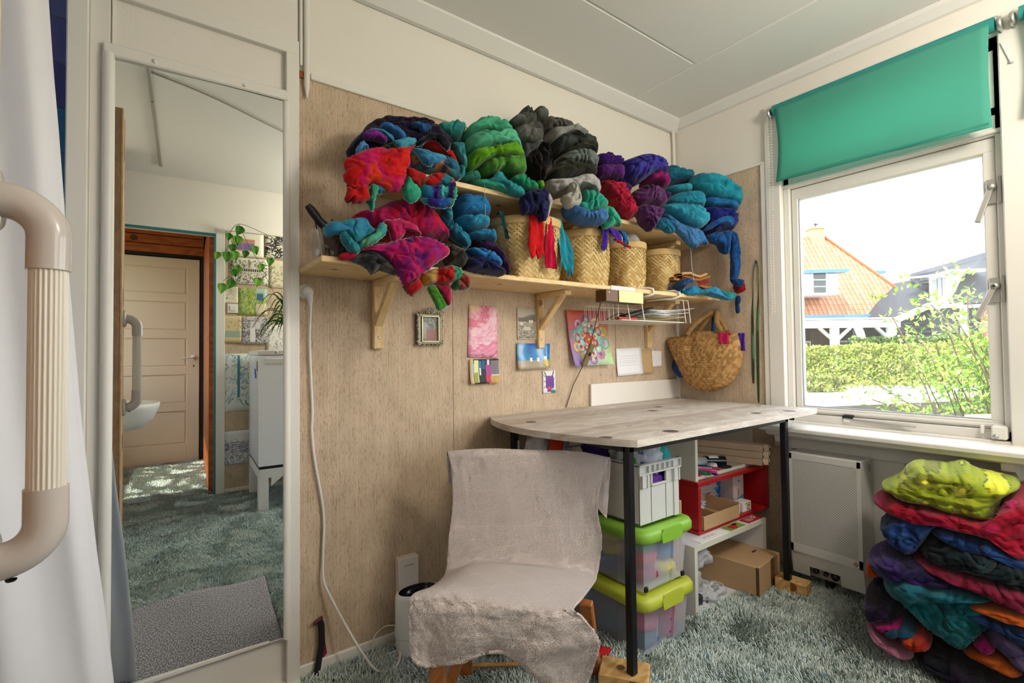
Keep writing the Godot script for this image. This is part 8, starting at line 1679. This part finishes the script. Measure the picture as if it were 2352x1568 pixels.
func outside():
	var st = S(); oq(st, [ow(-30, -0.4, 13.0), ow(60, -0.4, 16.0), ow(90, -0.4, 80), ow(-40, -0.4, 80)], Vector3.UP)
	struct("ground", st, sm(Color(0.52, 0.52, 0.42), 0.95), "bright ground across the canal")
	st = S(); slab(st, [ow(2, -0.39, 12.0), ow(18, -0.39, 15.6), ow(24, -0.39, 19.0), ow(2, -0.39, 18.5)], 0.12)
	one("quay", "sunlit pale quay strip along the canal below the hedge", "quay", st, sm(Color(0.8, 0.78, 0.74), 0.9))
	st = S(); slab(st, [ow(2, -0.5, 12.05), ow(18, -0.5, 15.65), ow(18, -1.4, 15.65), ow(2, -1.4, 12.05)], 0.1)
	one("quay_wall", "shaded timber quay wall under the pale strip", "wall", st, sm(Color(0.3, 0.27, 0.22), 0.9))
	st = S(); oq(st, [ow(-20, -0.95, 2.6), ow(40, -0.95, 2.6), ow(50, -0.95, 20), ow(-20, -0.95, 13)], Vector3.UP)
	var wm = sm(Color(0.05, 0.06, 0.04), 0.06); wm.normal_enabled = true; wm.normal_texture = ntex(0.03, 2, 256, true, 2.0); wm.normal_scale = 0.12; tri_uv(wm, 0.35)
	var w = one("canal_water", "dark canal water reflecting the hedge", "water", st, wm); w.set_meta("kind", "stuff")
	st = S(); slab(st, [ow(-20, -0.3, -6), ow(40, -0.3, -6), ow(40, -0.3, 2.75), ow(-20, -0.3, 2.75)], 0.7)
	struct("ground", st, sm(Color(0.4, 0.42, 0.28), 0.95), "garden ground directly outside the window")
	# post in the water, planter
	st = S(); tube(st, [ow(6.0, -1.2, 10.2), ow(6.0, -0.25, 10.2)], 0.16, 14); one("mooring_post", "grey mooring post standing in the canal", "post", st, sm(Color(0.5, 0.5, 0.5), 0.9))
	var t = thing("planter", "orange planter board with a pale yellow box outside the window", "planter", ow(2.85, 0.3, 3.2))
	st = S(); obox(st, 1.9, 3.3, 0.3, 0.575, 3.1, 3.35, 0.01); part("orange_board", st, sm(Color("c8682c"), 0.7), t); st = S(); obox(st, 2.85, 3.12, 0.45, 0.632, 3.02, 3.12, 0.006); part("yellow_box", st, sm(Color("d8c06a"), 0.7), t)
	# hedges
	var rg = RandomNumberGenerator.new(); rg.seed = 101; var lm = leafmesh(0.085, 0.03)
	var hed = func(nm, label, l0, l1, y0, y1, d0, d1, n, cols, dl):
		var tt = thing(nm, label, "hedge", ow((l0 + l1) * 0.5, y0, (d0 + d1) * 0.5)); var pts = []
		for i in n:
			var l = lerp(l0, l1, rg.randf()); var top = y1 + nz.get_noise_2d(l * 1.3, d0) * 0.08; var y = lerp(y0, top, pow(rg.randf(), 0.85)); var d = lerp(d0, d1, rg.randf() * rg.randf()) + nz.get_noise_2d(l * 2.0, y * 2.0) * 0.12
			pts.append(ow(l, y, d + dl * (l - l0)))
		foliage(tt, "leaves", lm, pts, cols, 0.8, 1.9, n)
		var s2 = S(); var k = 0; var l = l0
		while l < l1:
			tube(s2, [ow(l, y0 - 0.05, lerp(d0, d1, 0.4) + dl * (l - l0)), ow(l + 0.08, lerp(y0, y1, 0.5), lerp(d0, d1, 0.3) + dl * (l - l0)), ow(l + rg.randf_range(-0.2, 0.2), y1 - 0.05, lerp(d0, d1, 0.4) + dl * (l - l0))], 0.012, 5); l += 0.22
		part("stems", s2, sm(Color(0.42, 0.36, 0.28), 0.9), tt)
	hed.call("hedge", "long clipped yellow green hedge along the quay", 9.0, 18.5, -0.3, 1.2, 17.6, 18.3, 15000, ["8a9a42", "a0ac52", "7a8a3a", "b4b866", "94904e"], 0.0)
	hed.call("hedge", "taller dark green hedge stub behind the long hedge", 13.6, 18.5, 0.6, 1.5, 19.4, 20.2, 6000, ["56703a", "6a8042", "485e30", "8a9650"], 0.0)
	hed.call("hedge", "low grassy shrub at the left foot of the long hedge", 9.0, 11.3, -0.4, 0.15, 16.6, 17.3, 2600, ["8a9450", "a8a468", "6a7a3c"], 0.0)
	# leafy shrub right outside the window
	t = thing("garden_shrub", "leafy green garden shrub at the right side of the window view", "shrub", ow(4.3, -0.3, 4.6)); st = S(); var tips = []
	for k in 34:
		var pts = []; var p = ow(4.5 + rg.randf_range(-0.1, 0.3), -0.3, 4.6 + rg.randf_range(-0.2, 0.3)); var dirv = ow(rg.randf_range(-0.5, 0.22), 1.0, rg.randf_range(-0.25, 0.25)).normalized(); var L = rg.randf_range(1.0, 1.95)
		for q in 9:
			pts.append(p); p += dirv * L / 8.0; dirv = (dirv + V3(rg.randf_range(-0.16, 0.16), rg.randf_range(-0.12, 0.02), rg.randf_range(-0.16, 0.16))).normalized()
			if q > 2:
				for e in 16: tips.append(p + V3(rg.randf_range(-0.1, 0.1), rg.randf_range(-0.08, 0.08), rg.randf_range(-0.1, 0.1)))
		tube(st, pts, 0.006, 5)
	part("branches", st, sm(Color(0.4, 0.33, 0.24), 0.9), t)
	foliage(t, "leaves", leafmesh(0.055, 0.0125), tips, ["7aa03a", "94b44a", "689230", "b0c060", "86a84c"], 0.7, 1.35, 9)
	# brick house with tiled roof
	t = thing("house", "house with orange pantile roof, blue gutters and white dormer", "house", ow(15, -0.4, 25.5))
	var rm = sm(Color.WHITE, 0.85); rm.albedo_texture = pantile(); 
	st = S(); st.set_smooth_group(-1)
	var rp = [ow(4.0, 2.62, 24), ow(18.75, 2.78, 24), ow(19.9, 3.5, 24.4), ow(17.25, 7.3, 27), ow(16.4, 7.3, 27), ow(4.0, 7.0, 27)]
	var uo = func(p): return Vector2((p.x * 0.80317 + p.z * 0.59575) / 0.9, p.y / 1.1)
	for i in range(1, 5):
		var a = rp[0]; var b = rp[i]; var c = rp[i + 1]
		if (a - c).cross(a - b).dot(ow(0, 0.7, -1)) < 0: var tmp = b; b = c; c = tmp
		for p in [a, b, c]: st.set_uv(uo.call(p)); st.add_vertex(p)
	part("tiled_roof", st, rm, t)
	st = S(); oq(st, [ow(18.75, 2.78, 24), ow(19.9, 3.5, 24.4), ow(17.25, 7.3, 27), ow(19.5, 3.2, 33), ow(19.0, 2.7, 30)], ow(1, 1, 0)); oq(st, [rp[4], rp[3], ow(16, 2.7, 31), ow(4, 2.7, 31), ow(4, 7.0, 27)], ow(0, 1, 1)); part("rear_roof", st, sm(Color("a8653c"), 0.9), t)
	st = S(); tube(st, [ow(17.25, 7.33, 26.98), ow(19.93, 3.52, 24.38)], 0.07, 8); part("ridge_tiles", st, sm(Color("9c5230"), 0.85), t)
	st = S(); obox(st, 16.5, 17.15, 6.6, 7.68, 26.7, 27.3); obox(st, 16.45, 17.2, 7.68, 7.76, 26.65, 27.35); part("chimney", st, sm(Color("b09468"), 0.9), t)
	st = S(); tube(st, [ow(16.85, 7.7, 27), ow(16.85, 8.05, 27)], 0.04, 6); tube(st, [ow(16.75, 7.98, 27), ow(16.98, 7.98, 27)], 0.04, 6); part("chimney_pipe", st, M.dark, t)
	var bl = sm(Color("4a72a4"), 0.5); var wh = sm(Color(0.85, 0.85, 0.84), 0.6)
	st = S(); obox(st, 4, 18.7, 2.58, 2.74, 23.75, 23.95); part("gutter", st, bl, t)
	st = S(); obox(st, 19.2, 20.15, 3.6, 3.76, 24.2, 24.5); part("gutter", st, bl, t)
	st = S(); obox(st, 19.3, 19.75, 5.05, 5.2, 25.8, 26.0); part("dormer_edge", st, bl, t)
	st = S(); obox(st, 4, 18.4, -0.4, 2.6, 24.6, 30); part("wall", st, sm(Color("4a3226"), 0.9), t)
	st = S(); obox(st, 12.0, 15.48, 3.66, 4.66, 23.2, 26); var dm = part("dormer", st, wh, t)
	for k in 4: part("board_joint", obx2(12.0, 15.48, 3.85 + k * 0.2, 3.862 + k * 0.2, 23.19), tint("cloth_solid", "9aa0a8"), dm, true)
	st = S(); slab(st, [ow(11.9, 4.78, 22.95), ow(15.85, 4.84, 22.95), ow(15.6, 5.0, 26), ow(11.9, 5.0, 26)], 0.16); part("dormer_roof", st, bl, t)
	for k in 3: part("window_pane", obx2(14.3, 14.87, 3.76 + k * 0.32, 4.02 + k * 0.32, 23.18), sm(Color(0.16, 0.2, 0.2), 0.1), dm, true)
	st = S(); obox(st, 14.22, 14.28, 3.7, 4.72, 23.15, 23.2); obox(st, 14.89, 14.95, 3.7, 4.72, 23.15, 23.2); part("window_frame", st, wh, t)
	# carport with white beam and braced posts
	t = thing("carport", "carport with white beam and braced white posts before the house", "carport", ow(14, -0.4, 21))
	st = S(); obox(st, 6, 16.55, 1.98, 2.3, 20.9, 21.1); part("beam", st, wh, t)
	st = S(); slab(st, [ow(6, 2.4, 20.9), ow(16.6, 2.4, 20.9), ow(17.6, 2.62, 24.2), ow(6, 2.62, 24.2)], 0.08); part("carport_roof", st, sm(Color(0.62, 0.6, 0.58), 0.8), t)
	for l in [9.5, 13.77, 16.2]:
		st = S(); obox(st, l - 0.13, l + 0.13, -0.4, 2.0, 20.85, 21.1); part("post", st, wh, t)
		for s in [-1, 1]:
			if l > 16 and s > 0: continue
			st = S(); bar(st, ow(l, 1.38, 20.95), ow(l + s * 0.66, 1.98, 20.95), 0.13, 0.1); part("brace", st, wh, t)
	st = S(); tube(st, smooth([ow(14.68, -0.4, 20.6), ow(14.6, 0.8, 20.6), ow(14.66, 1.5, 20.6), ow(14.5, 2.0, 20.6)], 16), 0.15, 12); part("log_post", st, sm(Color(0.72, 0.7, 0.68), 0.85), t)
	for q in [[13.0, 13.7, 1.45], [14.3, 14.9, 1.5], [15.9, 16.9, 1.5]]:
		st = S(); obox(st, q[0], q[1], 0.9, q[2], 24.5, 24.6); part("window_frame", st, wh, t)
		st = S(); obox(st, q[0] + 0.08, q[1] - 0.08, 0.95, q[2] - 0.08, 24.48, 24.52); part("window_pane", st, sm(Color(0.5, 0.42, 0.38), 0.3), t)
	# black barn
	t = thing("barn", "black boarded barn with dark tiled roof and white dormer", "barn", ow(19, -0.4, 23)); var bk = sm(Color(0.12, 0.12, 0.14), 0.8)
	st = S(); slab(st, [ow(16.7, -0.4, 22.3), ow(18.6, -0.4, 22.0), ow(18.6, 3.05, 22.0), ow(17.2, 2.15, 22.1), ow(16.7, 2.1, 22.3)], 0.1); slab(st, [ow(18.6, -0.4, 22.0), ow(25, -0.4, 21.4), ow(25, 2.85, 21.4), ow(18.6, 2.85, 22.0)], 0.1); part("wall", st, bk, t)
	for k in 14:
		var y = -0.2 + k * 0.2; st = S(); bar(st, ow(17.0, y, 22.16), ow(18.6, y, 21.93), 0.03, 0.05); bar(st, ow(18.6, y, 21.93), ow(25, y, 21.33), 0.03, 0.05); part("board_edge", st, sm(Color(0.2, 0.2, 0.22), 0.8), t)
	st = S(); slab(st, [ow(17.1, 2.3, 22.0), ow(18.9, 3.2, 21.7), ow(20.6, 4.6, 23.5), ow(19.0, 4.3, 26.5), ow(17.0, 2.4, 24.0)], 0.08); slab(st, [ow(18.9, 3.0, 21.6), ow(25, 3.05, 21.1), ow(24, 5.9, 24.5), ow(19.8, 4.75, 24.5)], 0.08); part("roof", st, sm(Color(0.17, 0.17, 0.19), 0.7), t)
	for k in 10:
		st = S(); var f = k / 10.0; bar(st, ow(lerp(19.0, 19.8, f), lerp(3.08, 4.78, f), lerp(21.55, 24.4, f)), ow(lerp(25, 24, f), lerp(3.13, 5.9, f), lerp(21.05, 24.4, f)), 0.05, 0.06); part("tile_course", st, sm(Color(0.24, 0.24, 0.27), 0.6), t)
	st = S(); bar(st, ow(16.5, 2.12, 21.7), ow(18.75, 3.12, 21.5), 0.05, 0.26); bar(st, ow(18.1, 2.82, 21.5), ow(19.6, 2.95, 21.3), 0.05, 0.16); bar(st, ow(19.3, 2.85, 21.3), ow(25, 2.98, 20.9), 0.05, 0.14); part("fascia", st, wh, t)
	st = S(); slab(st, [ow(18.32, 2.97, 21.4), ow(19.05, 2.95, 21.4), ow(20.9, 4.5, 22.6), ow(18.95, 4.42, 21.5), ow(18.32, 4.2, 21.4)], 0.1); part("dormer", st, wh, t)
	st = S(); slab(st, [ow(18.22, 4.22, 21.2), ow(19.0, 4.45, 21.2), ow(22, 4.62, 21.9), ow(22, 4.75, 23.4), ow(18.4, 4.4, 23.0)], 0.12); part("dormer_roof", st, wh, t)
	for k in 3: 
		st = S(); obox(st, 18.38 + k * 0.2, 18.55 + k * 0.2, 3.35, 4.05 + k * 0.05, 21.36, 21.4); part("window_pane", st, sm(Color(0.42, 0.44, 0.46), 0.2), t)
	st = S(); obox(st, 19.45, 19.65, -0.4, 2.8, 21.1, 21.3); part("downpipe", st, wh, t)
	st = S(); obox(st, 18.65, 19.25, 0.6, 1.6, 21.7, 21.8); part("low_window", st, wh, t)
	st = S(); obox(st, 20.2, 24, 1.2, 2.75, 21.0, 21.15); part("red_boarding", st, sm(Color("8a4a4e"), 0.8), t)
	# bare trees behind the roofs
	for k in 6:
		t = thing("bare_tree", ["orange brown bare tree between the two roofs", "bare tree left of the barn dormer", "tall bare tree above the barn dormer", "pale bare tree farther right above the barn", "bare tree behind the dark barn ridge", "bare tree at the right edge of the window view"][k], "tree", ow([30.5, 32.5, 34.6, 36.6, 38.4, 40.5][k], -0.4, 40 + k % 3))
		st = S(); var base = ow([30.5, 32.5, 34.6, 36.6, 38.4, 40.5][k], -0.4, 40 + k % 3); var tp = []; var hh = [6.0, 7.0, 8.2, 9.2, 9.8, 10.4][k]
		tube(st, [base, base + V3(0, hh * 0.4, 0), base + V3(0.2, hh * 0.75, 0.1)], 0.16, 6, [0.2, 0.14, 0.06])
		for b in 26:
			var p = base + V3(0, hh * rg.randf_range(0.25, 0.6), 0); var an = rg.randf() * TAU; var dv = V3(cos(an), rg.randf_range(0.5, 1.4), sin(an)).normalized(); var pts = []
			for q in 6:
				pts.append(p); p += dv * hh * 0.085; dv = (dv + V3(rg.randf_range(-0.35, 0.35), rg.randf_range(-0.1, 0.25), rg.randf_range(-0.35, 0.35))).normalized()
				for e in 9: tp.append(p + V3(rg.randf_range(-0.55, 0.55), rg.randf_range(-0.5, 0.5), rg.randf_range(-0.55, 0.55)))
			tube(st, pts, 0.03, 4, [0.07, 0.05, 0.04, 0.03, 0.02, 0.012])
		part("branches", st, sm(Color("7a5c48"), 0.9), t)
		foliage(t, "twigs", leafmesh(0.3, 0.018), tp, ["b07848", "c08a58", "9a6840", "a87c5c"], 0.7, 1.7, 20 + k)
func obx2(l0, l1, y0, y1, d):
	var st = S(); obox(st, l0, l1, y0, y1, d - 0.01, d + 0.01); return st
func pantile():
	var im = Image.create(128, 128, false, Image.FORMAT_RGB8)
	for y in 128:
		for x in 128:
			var cx = int(x / 32); var cy = int(y / 32); var lx = x % 32; var ly = y % 32; var n = nz.get_noise_2d(cx * 9.1 + 3, cy * 7.7) * 0.12
			var c = Color("9c6240").lerp(Color("b88260"), 0.5 + 0.5 * sin(lx / 32.0 * TAU)).lightened(max(n, 0)).darkened(max(-n, 0))  # light and shade of each tile's curve painted into the colour
			if lx < 4: c = Color("6e3a20")
			if ly > 28: c = c.lerp(Color("744020"), 0.6)
			im.set_pixel(x, y, c)
	var t = img_tex(im); return t
